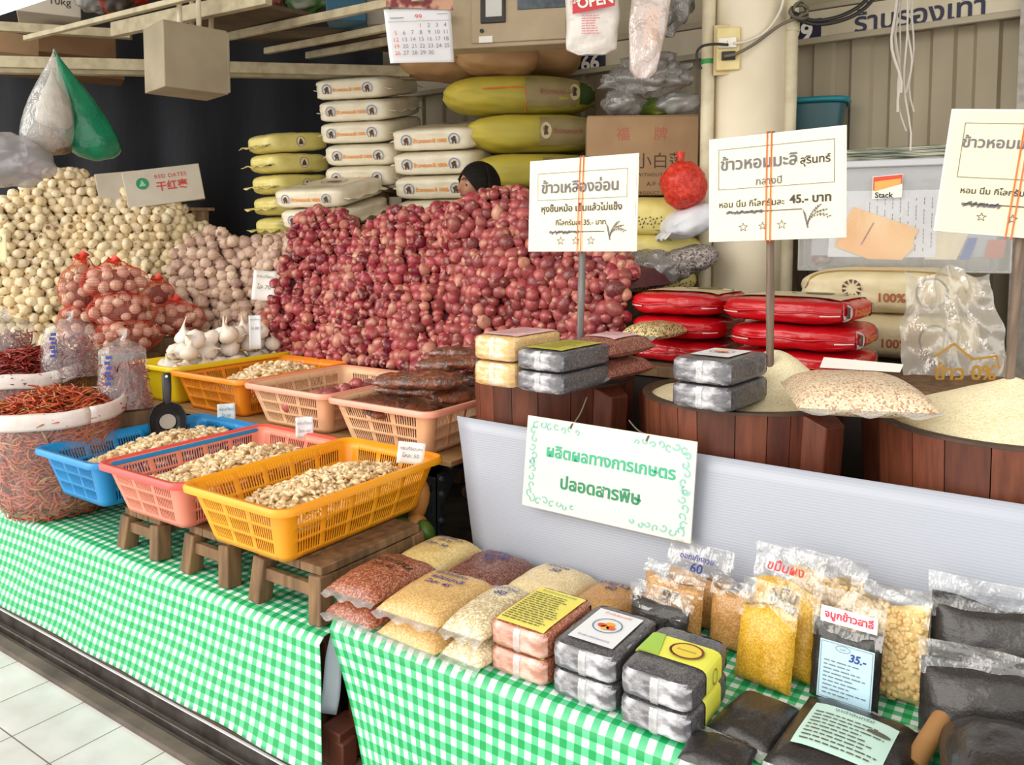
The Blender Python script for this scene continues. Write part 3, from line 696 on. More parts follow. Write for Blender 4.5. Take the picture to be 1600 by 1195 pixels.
sheet('card_sheet', 'brick red card standing at the right end of the clear box', [(kx(1520), kz(402)), (kx(1545), kz(402)), (kx(1548), kz(375)), (kx(1524), kz(375))], t, mat('brick card', '#b0603c', rough=.5), y=.012)
sheet('card_sheet', 'cream card leaning in the clear box behind the right sign', [(kx(1440), kz(405)), (kx(1483), kz(405)), (kx(1500), kz(362)), (kx(1440), kz(362))], t, mat('cream card', '#ded3b4', rough=.6), y=.016)
crumple('packet', 'small red and grey packet at the left end of the clear box', Matrix.Translation(t.location) @ t.rotation_euler.to_matrix().to_4x4() @ Vector((kx(1290), .08, .014)), (.09, .09, .08), mat('red grey packet', '#8a3a3e', '#8f8a80', 20, 2, .4, .6, .4), 'packet', seed=21)
p = at_d(1385, 249, DB + .06)
np_m = mat('newsprint edge', '#cfcdbb', '#4a5a48', 30, 2, .4, .55, .7, stretch=(.15, .15, 5))
rnd = random.Random(5)
for i in range(9):
    mb = MB(); L = rnd.uniform(.44, .5)
    mb.grid(14, 3, lambda a, b, i=i: ((a - .5) * L, (b - .5) * .3, .003 * noise.noise((a * 4, b * 2, i * 3.1))))
    o = mb.build('newspaper', np_m, smooth=180, solid=.0045); o.location = p + Vector((rnd.uniform(-.02, .02), .16, i * .0062 - .002)); o.rotation_euler = (0, 0, R(rz + rnd.uniform(-4, 4)))
    tag(o, 'folded newspaper in the pile lying on the clear box', 'newspaper', 'pile of newspapers on the clear box')
o = copy_tree(o); o.location += Vector((.14, .1, .012)); o['label'] = 'folded newspaper lying askew on top of the newspaper pile'; del o['group']

cream_poly = mat('cream rice sack', '#e3d6b0', '#d3c49a', 10, 3, .35, .7, .4, bmp=.35, bscale=30, bdist=.008)
gold_ink = mat('gold print', '#b98a2e', rough=.5)
for k, (px, py, L, d, lb) in enumerate(((1420, 493, .62, 2.95, 'cream rice sack, upper of two right of the red sacks'), (1425, 565, .6, 2.95, 'cream rice sack, lower of two right of the red sacks'))):
    p = at_d(px, py, d); t = thing('rice_sack', lb, 'rice sack', p + Vector((-.1, .17, 0)), face_cam(p) - 6, 'cream sacks behind the barrels')
    Wd, Ht = .4, .17; pillow_shape(L, Wd, Ht, 4, .25, 80 + k, .008).build('body', cream_poly, t, smooth=60)
    fr = front_of(L, Wd, Ht, 4, .004, .25); write('100%', fr, .04, -.02, .09, mat('rust print', '#a8582a', rough=.6), t, bold=.02)
    outline(ring_pts(.17, .0, .05, .055), .006, fr, black_ink, t, 'emblem')
    mb = MB()
    for w in range(11):
        a = w * 2 * math.pi / 11; mb.add([fr(-.1 + .018 * math.cos(a), .01 + .018 * math.sin(a)), fr(-.1 + .035 * math.cos(a + .2), .01 + .035 * math.sin(a + .2)), fr(-.1 + .035 * math.cos(a - .2), .01 + .035 * math.sin(a - .2))], [(0, 1, 2)])
    mb.build('printed_flower', brown_ink, t, smooth=0)
    strips([(-L * .46, -Ht * .33, -.06, -Ht * .26)], fr, gold_ink, t, 'printed_band')
    if k == 0:
        tp = top_of(L, Wd, Ht, 4, .004, .25); outline(ring_pts(.0, .05, .12, .09, a0=180, a1=360), .008, tp, black_ink, t, 'printed_curve', closed=False)
        strips([(-.28, -.165, .28, -.155)], tp, gold_ink, t, 'printed_rule'); write('ข้าวหอม', tp, -.12, .0, .1, black_ink, t)
# ------------------------------------------------------------------ bulbs
def bulb(prof, n=12, lobes=0, amp=0, bend=0, seed=0, wob=.06):
    mb = MB(); mb.lathe(prof, n, lobes=lobes, amp=amp)
    out = []
    for v in mb.v:
        p = Vector(v); k = 1 + wob * noise.noise(p * 40 + Vector((seed * 5, 0, 0))); z = p.z
        out.append((p.x * k + bend * z * z * 8, p.y * k, z))
    mb.v = out; return mb
def sphere_prof(r, h, tip, neck=.16, n=8, base=.25):
    """root disc, round body of half-height h, drawn-out tip"""
    out = [(r * base * .5, -h * .99)]
    for i in range(1, n):
        a = -math.pi / 2 + math.pi * i / n; rr = r * math.cos(a); z = h * math.sin(a)
        if a > 1.0: rr = max(rr, r * neck)
        out.append((rr, z))
    out += [(r * neck * .8, h * 1.02 + tip * .4), (r * neck * .35, h * 1.02 + tip)]
    return out
shallot_mat = bulb_mat('shallot skin', [(0, '#641828'), (.3, '#962c3c'), (.55, '#b04a50'), (.75, '#7c2032'), (.92, '#c06c62'), (1, '#cc9880')], '#b89070', '#b48a6c', .3, .15, .55, patch='#b8806c')
shallot_pale = bulb_mat('small shallot skin', [(0, '#c08a80'), (.35, '#d8b09c'), (.7, '#c89a88'), (1, '#e6cbb4')], '#b09070', '#d8c0a0', .42, .1, .6, patch='#dcc2a4')
garlic_cream = bulb_mat('dry cream garlic skin', [(0, '#f0dcb2'), (.5, '#f5e6c8'), (1, '#e9d0a2')], '#86643c', '#b0905c', .5, 0, .45, patch='#ecd4a4')
garlic_purple = bulb_mat('dry mauve garlic skin', [(0, '#c4a490'), (.4, '#e2c8b0'), (.75, '#b4948a'), (1, '#ecd8bc')], '#7a5c42', '#b8986e', .5, 0, .75, patch='#b58e80')
garlic_white = bulb_mat('white garlic skin', [(0, '#efe8dc'), (.5, '#f4efe4'), (1, '#e9dccb')], '#b59a76', '#d9cbb2', .42, .05, .3, patch='#e6d2cc')
def variants(fn, k, name): return [fn(i).mesh(name, 180) for i in range(k)]
SH = variants(lambda i: bulb(sphere_prof(.5, .50 + .05 * (i % 3), .10, .2), 14, bend=.03 * (i % 3 - 1), seed=i, wob=.1), 6, 'shallot')
GC = variants(lambda i: bulb(sphere_prof(.5, .42 + .03 * (i % 3), .06, .2, base=.5), 20, lobes=8, amp=.24, seed=i, wob=.07), 4, 'garlic')
GP = variants(lambda i: bulb(sphere_prof(.5, .43 + .03 * (i % 3), .14, .17), 20, lobes=8, amp=.28, seed=i + 9, wob=.1), 4, 'garlic')
GW = variants(lambda i: bulb(sphere_prof(.5, .40 + .03 * (i % 2), .5, .17), 18, lobes=9, amp=.1, bend=.06 * (i - 1), seed=i + 20, wob=.05), 4, 'garlic')
def clove_mesh(i):
    mb = MB(); pts = []; rs = []
    for k in range(7):
        u = k / 6; pts.append((.16 * math.sin(u * math.pi) * (1 + .3 * (i % 3 - 1)), 0, u - .5)); rs.append(.02 + .22 * math.sin(math.pi * min(1, u * 1.12 + .02)) ** .8 if u < .9 else .03)
    mb.tube(pts, rs, 8, flat=.8); return mb
CL = variants(clove_mesh, 4, 'clove')
for lst, m in ((SH, shallot_mat), (GC, garlic_cream), (GP, garlic_purple), (GW, garlic_white)):
    for me in lst: me.materials.append(m)
SP = [me.copy() for me in SH]
for me in SP: me.materials.clear(); me.materials.append(shallot_pale)
clove_m, t_, o_ = nt('peeled garlic clove'); p_ = pbsdf(t_, o_, .42, 0, .4, 0, .1, .15)
oi = nd(t_, 'ShaderNodeObjectInfo'); ge = nd(t_, 'ShaderNodeNewGeometry'); a_ = nd(t_, 'ShaderNodeMath', operation='ADD'); t_.links.new(oi.outputs['Random'], a_.inputs[0]); t_.links.new(ge.outputs['Random Per Island'], a_.inputs[1])
f_ = nd(t_, 'ShaderNodeMath', operation='FRACT'); t_.links.new(a_.outputs[0], f_.inputs[0])
t_.links.new(ramp(t_, f_.outputs[0], [(0, '#e4cca0'), (.45, '#ecd9b6'), (.8, '#d8b884'), (1, '#c9a270')]), p_.inputs['Base Color'])
for me in CL: me.materials.append(clove_m)
def rand_rot(rnd): return Euler((rnd.uniform(0, 6.28), rnd.uniform(0, 6.28), rnd.uniform(0, 6.28)))
def rot_towards(d, rnd, spread=.9):
    v = (d + Vector((rnd.gauss(0, 1), rnd.gauss(0, 1), rnd.gauss(0, 1))) * spread).normalized()
    return (v.to_track_quat('Z', 'Y') @ Euler((0, 0, rnd.uniform(0, 6.28))).to_quaternion()).to_euler()
def place(me, p, r, s, name, label, cat, group):
    o = bpy.data.objects.new(name, me); COL.objects.link(o); o.location = p; o.rotation_euler = r
    o.scale = s if isinstance(s, (tuple, list)) else (s, s, s); return tag(o, label, cat, group)
def join_stuff(name, items, label, cat, core=None, core_mat=None):
    """everything past the counted ones, as one object"""
    mb = MB(); uvd = {}
    for me, p, r, s in items:
        M = Matrix.LocRotScale(p, r, Vector(s if isinstance(s, (tuple, list)) else (s, s, s)))
        vs = [M @ v.co for v in me.vertices]; fs = [tuple(q.vertices) for q in me.polygons]; uv = [(0, 0)] * len(vs)
        if me.uv_layers:
            for l, d in zip(me.loops, me.uv_layers[0].data): uv[l.vertex_index] = tuple(d.uv)
        mb.add(vs, fs, 0, uv)
    mats = [items[0][0].materials[0]]
    if core: n0 = len(mb.f); mb.add(core.v, core.f, 1); mats.append(core_mat)
    o = mb.build(name, mats, smooth=180); return tag(o, label, cat, kind='stuff')
def heap(P0, P1, tops, zb, lean, seed, bul=.05, bfreq=5.5, sides=.0):
    """the front of a heaped wall of bulbs above the base line P0-P1; tops = silhouette as (px, py)"""
    P0, P1 = Vector(P0), Vector(P1); d = P1 - P0; d.z = 0; Lh = d.length; d.normalize(); nr = Vector((d.y, -d.x, 0))
    prof = []
    for px, py in tops:
        r_ = ray(px, py); o = Vector((0, 0, H)); best = None
        off = 0
        for _ in range(6):
            q = P0 - nr * off; k = (q - o).dot(nr) / r_.dot(nr); X = o + r_ * k; off = max(0, (X.z - zb)) * lean
        prof.append(((X - P0).dot(d), X.z))
    prof.sort()
    def top(s):
        if s <= prof[0][0]: return prof[0][1]
        for (a, za), (b, zb_) in zip(prof, prof[1:]):
            if s <= b: return za + (zb_ - za) * (s - a) / (b - a)
        return prof[-1][1]
    def S(s, z, inn=0):
        b = bul * noise.noise((s * bfreq + seed * 3.7, z * bfreq, 1.5)) + bul * .6 * abs(noise.noise((s * bfreq * 2, z * bfreq * 2, seed)))
        hz = z - zb; tz = top(s) - zb
        rnd_ = .10 * max(0, hz / max(tz, .01) - .75) ** 2 * 4
        return P0 + d * s - nr * (hz * lean + rnd_ - b + inn) + Vector((0, 0, z - P0.z))
    return S, top, prof[0][0], prof[-1][0], nr, d
def fill_heap(hp, meshes, dia, name, label, cat, group, seed, zb, limit=300, var=.18, flat=1.0, core_mat=None, stuff_label='', spread=1.0, zvis=None, jit=.35, step=.84):
    S, top, s0, s1, nr, d = hp; rnd = random.Random(seed); front, rest = [], []
    r = dia / 2; rows = 0; z = zb
    zmax = max(top(s0 + (s1 - s0) * i / 60) for i in range(61))
    def add(lst, s, z, inn, k=1.0):
        p = S(s, z, inn); sc = dia * k * (1 + rnd.uniform(-var, var)); lst.append((rnd.choice(meshes), p, rot_towards(nr * 1.0 + Vector((0, 0, .4)), rnd, spread), (sc, sc, sc * flat)))
    while z < zmax:
        s = s0 + (r if rows % 2 else 0)
        while s < s1:
            if z < top(s) - r * .4: add(front, s + rnd.uniform(-jit, jit) * r, z + rnd.uniform(-jit, jit) * r, rnd.uniform(-.1, .55) * r)
            if z < top(s) - r: add(rest, s + r * .85, z + r * .5, r * 1.1, .95)
            s += dia * step
        z += dia * step * .866; rows += 1
    # crest: bulbs rounding over the top, going back
    s = s0
    while s < s1:
        for q in range(3): add(rest if q else front, s + rnd.uniform(-.3, .3) * r, top(s) - r * .6 - q * r * .3 + rnd.uniform(-.2, .3) * r, r * 1.1 + q * dia * .8)
        s += dia * .9
    front.sort(key=lambda it: (depth(it[1]) if (zvis is None or it[1].z > zvis(it[1])) else 99))
    for it in front[:limit]: place(*it, name, label, cat, group)
    rest += front[limit:]
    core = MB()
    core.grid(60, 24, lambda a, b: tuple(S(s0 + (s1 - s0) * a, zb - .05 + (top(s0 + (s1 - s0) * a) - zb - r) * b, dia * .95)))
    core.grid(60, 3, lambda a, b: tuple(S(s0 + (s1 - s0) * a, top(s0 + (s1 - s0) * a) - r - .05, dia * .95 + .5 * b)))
    if rest: join_stuff(name + '_heap', rest, stuff_label, cat, core, core_mat)
    return len(front)
dark_sh = mat('deep shallot shade', '#4a1420', '#6a1e2c', 30, 2); dark_g = mat('garlic heap inside', '#a58a60', '#7a6140', 30, 2); dark_p = mat('mauve heap inside', '#7d6453', '#5f4a3e', 30, 2)  # darker heap cores: shade between the bulbs put into the colour

# ---- the wall of shallots
ZS = .80
p0 = at_y(455, 556, 2.62); p1 = at_y(1003, 520, 2.66)
hs = heap((p0.x, 2.62, ZS), (p1.x, 2.70, ZS), [(466, 345), (500, 322), (532, 334), (552, 356), (575, 340), (600, 322), (640, 325), (690, 318), (722, 312), (745, 298), (775, 290), (800, 296), (830, 322), (880, 372), (930, 385), (975, 395), (988, 420)], ZS, .34, 3, .11, 4.2)
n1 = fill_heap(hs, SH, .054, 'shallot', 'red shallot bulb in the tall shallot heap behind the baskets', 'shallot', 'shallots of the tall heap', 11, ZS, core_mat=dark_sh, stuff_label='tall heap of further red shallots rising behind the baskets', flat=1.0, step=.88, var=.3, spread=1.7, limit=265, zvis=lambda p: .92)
# ---- mauve dried garlic, middle
ZG = .84
p0 = at_d(275, 540, 4.32); p1 = at_d(485, 540, 4.15)
hg = heap((p0.x, p0.y, ZG), (p1.x, p1.y, ZG), [(278, 385), (300, 368), (340, 358), (362, 372), (400, 372), (430, 366), (470, 360), (482, 372)], ZG, .3, 5, .12, 5)
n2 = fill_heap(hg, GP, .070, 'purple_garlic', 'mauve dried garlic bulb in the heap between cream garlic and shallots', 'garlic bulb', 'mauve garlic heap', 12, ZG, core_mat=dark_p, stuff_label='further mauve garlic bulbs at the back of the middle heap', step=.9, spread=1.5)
# ---- cream dried garlic, left, with a mound top
ZC = .60
p0 = at_d(-60, 560, 4.25); p1 = at_d(335, 545, 4.75)
hc = heap((p0.x, p0.y, ZC), (p1.x, p1.y, ZC), [(-60, 330), (-10, 312), (25, 292), (60, 276), (80, 264), (110, 266), (128, 268), (160, 300), (190, 292), (215, 305), (245, 318), (275, 312), (300, 342), (322, 350), (330, 372)], ZC, .38, 8, .09, 3.5)
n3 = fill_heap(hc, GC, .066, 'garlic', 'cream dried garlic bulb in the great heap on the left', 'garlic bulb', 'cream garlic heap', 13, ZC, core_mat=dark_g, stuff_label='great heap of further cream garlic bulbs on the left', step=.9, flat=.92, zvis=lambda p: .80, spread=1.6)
print('heap counts', n1, n2, n3)
# tables that carry the heaps (behind the baskets)
def bench(name, label, P0, P1, back, z, wm):
    P0, P1 = Vector(P0), Vector(P1); d = (P1 - P0); d.z = 0; L = d.length; d.normalize(); n = Vector((-d.y, d.x, 0)); c = (P0 + P1) / 2 + n * back / 2
    t = thing(name, label, 'bench', (c.x, c.y, 0), math.degrees(math.atan2(d.y, d.x)))
    mb = MB(); mb.box((0, 0, z - .02), (L, back, .04)); mb.build('bench_top', wm, t, bevel=.003)
    for sx in (-1, 1):
        for sy in (-1, 1): mb = MB(); mb.box((sx * (L / 2 - .04), sy * (back / 2 - .04), (z - .04) / 2), (.06, .06, z - .04)); mb.build('leg', wm, t, bevel=.003)
    return t
bench('wooden_bench', 'wooden bench under the shallot heap behind the baskets', (hs[0](hs[2], ZS).x, 2.60, 0), (hs[0](hs[3], ZS).x, 2.66, 0), .42, ZS - .05, wood_old)
bench('wooden_bench', 'wooden bench under the mauve garlic heap', hg[0](hg[2], ZG) + hg[4] * .05, hg[0](hg[3], ZG) + hg[4] * .05, .5, ZG - .06, wood_old)
bench('wooden_bench', 'wooden bench under the cream garlic heap', hc[0](hc[2], ZC) + hc[4] * .05, hc[0](hc[3], ZC) + hc[4] * .05, .6, ZC - .06, wood_old)

# ---- red net bags of small bulbs in front of the cream garlic
net = mat('red nylon net', '#e0482c', '#c8381f', 20, 2, rough=.4); knot = mat('orange red net knot', '#e2492c', '#c9331d', 30, 2, rough=.45, bmp=.6, bscale=60)
def net_bag(px, py, w, h, dd, label, has_knot=True, seed=0):
    c = at_d(px, py, dd); a, b, e = px_m(w, dd) / 2, px_m(h, dd) / 2, px_m(w, dd) * .42
    t = thing('net_bag', label, 'net bag', c, face_cam(c))
    mb = MB(); r2 = random.Random(seed)
    def fn(u, v):
        th = 2 * math.pi * u; ph = math.pi * (v - .5); q = Vector((math.cos(ph) * math.cos(th), math.cos(ph) * math.sin(th), math.sin(ph)))
        k = 1.03 + .06 * noise.noise(q * 4 + Vector((seed, 0, 0))); z = q.z * b * k * (1.18 if q.z > .93 and has_knot else 1)
        return (q.x * a * k, q.y * e * k, z)
    mb.grid(40, 22, fn); no_ = mb.build('net', net, t, smooth=0); wf = no_.modifiers.new('mesh', 'WIREFRAME'); wf.thickness = .0013; wf.use_replace = True
    if has_knot:
        mb = MB(); mb.tube([(0, 0, b * .98), (.008, 0, b * 1.1), (-.004, -.01, b * 1.22), (.012, -.005, b * 1.4)], [.02, .011, .017, .024], 8); mb.tube([(0, 0, b * 1.12), (-.02, -.01, b * 1.2), (-.034, -.01, b * 1.3)], [.008, .012, .016], 7); mb.build('knot', knot, t, smooth=60)
    ex = Vector((math.cos(R(face_cam(c))), math.sin(R(face_cam(c))), 0)); ey = Vector((-ex.y, ex.x, 0)); pts = []; dia = .054
    for _ in range(2600):
        th = r2.uniform(math.pi, 2 * math.pi); sz = r2.uniform(-.95, .97); ph = math.asin(sz); q = Vector((math.cos(ph) * math.cos(th), math.cos(ph) * math.sin(th), sz))
        p = c + ex * (q.x * (a - dia * .5)) + ey * (q.y * (e - dia * .5)) + Vector((0, 0, q.z * (b - dia * .5)))
        if all((p - z).length > dia * .92 for z in pts): pts.append(p)
    pts = [p for p in pts]
    for p in pts: place(r2.choice(SP), p, rand_rot(r2), dia * r2.uniform(.85, 1.1), 'small_onion', 'small onion in the ' + label, 'onion', 'onions in the ' + label)
    mb = MB(); mb.lathe([(.01, -b * .72), (a * .6, -b * .5), (a * .72, 0), (a * .5, b * .5), (.01, b * .7)], 14); 
    o = mb.build('net_filling', mat('net bag inside', '#8a5a4c', '#6c4238', 40, 2), smooth=180); o.location = c; tag(o, 'dim mass of onions inside the ' + label, 'onions', kind='stuff')
net_bag(131, 452, 70, 82, 4.08, 'red net bag, upper left of the net bags', True, 1)
net_bag(126, 505, 66, 62, 4.06, 'red net bag under the upper left one', False, 2)
net_bag(180, 440, 96, 54, 3.96, 'red net bag, topmost of the pile of three', True, 3)
net_bag(192, 484, 98, 54, 3.94, 'red net bag, middle of the pile of three', False, 4)
net_bag(200, 525, 96, 52, 3.92, 'red net bag, lowest of the pile of three', False, 5)
net_bag(248, 460, 46, 42, 4.22, 'small red net bag half hidden right of the pile of three', True, 6)
net_bag(276, 498, 84, 50, 4.15, 'red net bag lying lowest on the right, by the white garlic', True, 7)

def crate_under(name, label, cat, px, py, dd, w, d, m, z0=0.0):
    p = at_d(px, py, dd); t = thing(name, label, cat, (p.x, p.y, 0), face_cam(p))
    mb = MB(); mb.box((0, d * .3, (p.z + z0) / 2), (w, d, p.z - z0)); mb.build('body', m, t, bevel=.004); return t
crate_under('wooden_crate', 'wooden crate standing under the red net bags', 'crate', 165, 553, 3.98, .5, .25, wood_old)
crate_under('wooden_crate', 'wooden crate under the lower right red net bag', 'crate', 272, 526, 4.15, .26, .25, wood_old)
# ------------------------------------------------------------------ slotted plastic baskets on stools
def rrect(w, d, r, n=5):
    """points around a rounded rectangle, with a flag for the straight runs"""
    pts = []
    for k, (cx, cy) in enumerate(((w / 2 - r, -d / 2 + r), (w / 2 - r, d / 2 - r), (-w / 2 + r, d / 2 - r), (-w / 2 + r, -d / 2 + r))):
        for i in range(n + 1):
            a = -math.pi / 2 + math.pi / 2 * (k + i / n); pts.append((cx + r * math.cos(a), cy + r * math.sin(a)))
    return pts
def basket(name, label, x0, x1, y0, y1, zr, zb, wall_m, rim_m, inset=.045, solid_wall=False, rows=3, group=None, ry=0):
    w, d, h = x1 - x0, y1 - y0, zr - zb; t = thing(name, label, 'basket', ((x0 + x1) / 2, (y0 + y1) / 2, zb), 0, group)
    r = .03; n = 5; top = rrect(w, d, r, n); bot = rrect(w - 2 * inset, d - 2 * inset, r * .8, n)
    cols = []                                            # (bottom point, top point, slot flag to the next column)
    N = len(top)
    for k in range(4):
        for i in range(n): cols.append((bot[k * (n + 1) + i], top[k * (n + 1) + i], 0))
        i0, i1 = k * (n + 1) + n, ((k + 1) * (n + 1)) % N
        L = math.dist(top[i0], top[i1]); blocks = 3 if L < .42 else 5; per = 9; seq = [(.035, 0)]
        for b in range(blocks):
            for q in range(per): seq += [(.6, 1), (.4, 0)]
            seq[-1] = (2.2, 0)
        seq[-1] = (.5, 0); seq[0] = (2.0, 0); seq.append((2.0, 0)); tot = sum(s for s, _ in seq); u = 0
        for s, f in seq:
            A = [(bot[i0][c] + (bot[i1][c] - bot[i0][c]) * u) for c in (0, 1)]; B = [(top[i0][c] + (top[i1][c] - top[i0][c]) * u) for c in (0, 1)]
            cols.append((A, B, f)); u += s / tot
    lv = [(0, 0)]; e = .1
    for k in range(rows): lv += [(e, 1), (e + .8 / rows - .055, 0)]; e += .8 / rows
    lv.append((1, 0)); m = len(cols); mb = MB()
    for v, _ in lv:
        for A, B, f in cols: mb.v.append((A[0] + (B[0] - A[0]) * v, A[1] + (B[1] - A[1]) * v, h * v))
    for j in range(len(lv) - 1):
        for i in range(m):
            if cols[i][2] and lv[j][1] and not solid_wall: continue
            mb.f.append((j * m + i, j * m + (i + 1) % m, (j + 1) * m + (i + 1) % m, (j + 1) * m + i)); mb.mi.append(0)
    mb.build('basket_wall', wall_m, t, smooth=30, solid=.003)
    mb = MB(); c = rrect(w - 2 * inset, d - 2 * inset, r * .8, n); mb.add([(a, b, .002) for a, b in c], [tuple(range(len(c)))]); mb.build('base', wall_m, t, smooth=0, solid=.004, offset=0)
    mb = MB(); prof = [(-.004, -.004), (.006, .006), (.018, .006), (.024, -.002), (.022, -.014), (.017, -.014), (.016, -.004), (.004, -.004)]
    ring = rrect(w, d, r, 7); k = len(ring); P = []
    for i in range(k):
        a, b = Vector(ring[i - 1]), Vector(ring[(i + 1) % k]); tg = (b - a).normalized(); nr = Vector((tg.y, -tg.x))
        for o, z in prof: P.append((ring[i][0] + nr.x * o, ring[i][1] + nr.y * o, h + z))
    fs = []; q = len(prof)
    for i in range(k):
        for j in range(q): fs.append((i * q + j, ((i + 1) % k) * q + j, ((i + 1) % k) * q + (j + 1) % q, i * q + (j + 1) % q))
    mb.add(P, fs); mb.build('rim', rim_m, t, smooth=50); return t
def plastic(nm, c, c2=None, coat=0): return mat(nm, c, c2 or c, 3, 2, .3, .7, .33, sss=.04)
yel_p = plastic('orange yellow plastic', '#f7a91c', '#f0991a'); pink_w = plastic('salmon pink plastic', '#f0937a', '#e88a74'); pink_r = plastic('coral red plastic', '#e2564e'); blue_p = plastic('sky blue plastic', '#1f8fd0', '#1a83c4')
peach = plastic('peach cream plastic', '#eec69a', '#e8b48c'); peach_r = plastic('peach pink rim', '#e99e86'); orange_p = plastic('deep orange plastic', '#f0921c', '#e8861a'); tub_y = plastic('bright yellow plastic', '#f0d020', '#e6c21a')
BK = {}
BK['yellow'] = (-2.01, -1.605, 1.322, 1.945, .66, .50); BK['pink'] = (-2.475, -2.07, 1.335, 1.95, .645, .492); BK['blue'] = (-2.86, -2.49, 1.325, 1.95, .638, .48)
BK['meat'] = (-2.11, -1.66, 1.965, 2.46, .79, .635); BK['shal'] = (-2.6, -2.16, 1.985, 2.5, .79, .635); BK['orng'] = (-3.105, -2.655, 1.995, 2.56, .79, .635)
basket('plastic_basket', 'orange yellow slotted basket of peeled garlic on the stool nearest the gap', *BK['yellow'], yel_p, yel_p)
basket('plastic_basket', 'salmon pink slotted basket with coral rim, between the yellow and blue ones', *BK['pink'], pink_w, pink_r)
basket('plastic_basket', 'sky blue slotted basket of peeled garlic beside the chilli sack', *BK['blue'], blue_p, blue_p)
basket('plastic_basket', 'peach slotted basket heaped with brown plastic wrapped packets', *BK['meat'], peach, peach_r)
basket('plastic_basket', 'peach slotted basket with a few loose shallots, left of the packets', *BK['shal'], peach, peach_r)
basket('plastic_basket', 'deep orange slotted basket of garlic cloves beside the yellow tub', *BK['orng'], orange_p, orange_p)
BT = (-3.42, -3.115, 2.0, 2.66, .80, .635)
basket('plastic_tub', 'bright yellow solid tub heaped with big white garlic bulbs', *BT, tub_y, tub_y, solid_wall=True)

# ---- garlic cloves
allc = []
def clove_fill(key, hfun, n, dia, seed, lay=3):
    x0, x1, y0, y1, zr, zb = BK[key]; rnd = random.Random(seed); out = []; ins = .03
    for _ in range(n):
        u, v = rnd.random(), rnd.random(); z = hfun(u, v)
        if z < zb + .012: continue
        k = (zr - z) / (zr - zb); q = ins + .03 * max(0, k)
        x = x0 + q + (x1 - x0 - 2 * q) * u; y = y0 + q + (y1 - y0 - 2 * q) * v
        zz = z + rnd.uniform(-.006, .006); s = dia * rnd.uniform(.8, 1.15)
        out.append((rnd.choice(CL), Vector((x, y, zz)), Euler((rnd.gauss(0, .35), rnd.gauss(0, .35), rnd.uniform(0, 6.28))), (s * .62, s * .62, s) if False else s))
    return out
def hf(base, peak, cu, cv, wu, wv, amp, seed, tilt=0):
    def f(u, v):
        g = math.exp(-((u - cu) / wu) ** 2 - ((v - cv) / wv) ** 2); return base + (peak - base) * g + amp * noise.noise((u * 6 + seed, v * 7, 0)) + tilt * (v - .5)
    return f
for me in CL:                                            # lie flat: the clove's long axis along X
    for v in me.vertices: v.co = Vector((v.co.z, v.co.x, v.co.y))
    me.update()
HF = {'yellow': hf(.552, .645, .55, .60, .6, .6, .012, 1, .0), 'pink': hf(.545, .632, .55, .6, .55, .6, .012, 2, .0), 'blue': hf(.54, .63, .5, .6, .55, .6, .012, 3, .02), 'orng': hf(.68, .79, .5, .62, .5, .55, .014, 4, .02)}
nm = {'yellow': 'the orange yellow basket', 'pink': 'the salmon pink basket', 'blue': 'the sky blue basket', 'orng': 'the deep orange basket'}
pool = []
for key, n, dia in (('yellow', 1500, .029), ('pink', 950, .036), ('blue', 1100, .034), ('orng', 600, .045)):
    for it in clove_fill(key, HF[key], n, dia, len(key)): pool.append((depth(it[1]), key, it))
best = {'yellow': 120, 'pink': 70, 'blue': 60, 'orng': 50}
for key in BK:
    lst = [it for _, k, it in pool if k == key]
    if not lst: continue
    lst.sort(key=lambda it: -it[1].z + .18 * depth(it[1])); c = best[key]
    for it in lst[:c]: place(*it, 'garlic_clove', 'loose garlic clove lying in ' + nm[key], 'garlic clove', 'garlic cloves in ' + nm[key])
    x0, x1, y0, y1, zr, zb = BK[key]; core = MB(); f = HF[key]
    def cf(a, b, x0=x0, x1=x1, y0=y0, y1=y1, zr=zr, zb=zb, f=f):
        z = max(zb + .006, f(a, b) - .012); k = (zr - z) / (zr - zb); q = .012 + .045 * k; return (x0 + q + (x1 - x0 - 2 * q) * a, y0 + q + (y1 - y0 - 2 * q) * b, z)
    core.grid(16, 22, cf)
    join_stuff('garlic_cloves', lst[c:], 'further garlic cloves heaped in ' + nm[key], 'garlic cloves', core, mat('clove heap inside', '#d9c095', '#c4a678', 60, 2))
# ---- big white garlic in the tub, loose shallots, packets
rnd = random.Random(31); pts = []; x0, x1, y0, y1, zr, zb = BT; dia = .086
for lay, zl in ((0, .77), (1, .83), (2, .885)):
    for _ in range(700):
        p = Vector((rnd.uniform(x0 + .06 + lay * .015, x1 - .06 - lay * .015), rnd.uniform(y0 + .06 + lay * .04, y1 - .05 - lay * .0), zl + .06 * (0 if lay == 0 else 1) * ((rnd.random()) * .3)))
        if all((p - q).length > dia * .84 for q in pts): pts.append(p)
for p in pts:
    s = dia * rnd.uniform(.85, 1.12); place(rnd.choice(GW), p, rot_towards(Vector((.2, -.3, 1)), rnd, .8), (s, s, s), 'white_garlic', 'large white garlic bulb heaped in the yellow tub', 'garlic bulb', 'white garlic in the yellow tub')
mb = MB(); mb.box(((x0 + x1) / 2, (y0 + y1) / 2, .69), (x1 - x0 - .1, y1 - y0 - .1, .09)); o = mb.build('garlic_filling', mat('white garlic below', '#cbb896', rough=.7), smooth=0); tag(o, 'white garlic deeper down in the yellow tub', 'garlic', kind='stuff')
x0, x1, y0, y1, zr, zb = BK['shal']; pts = []; rnd = random.Random(8)
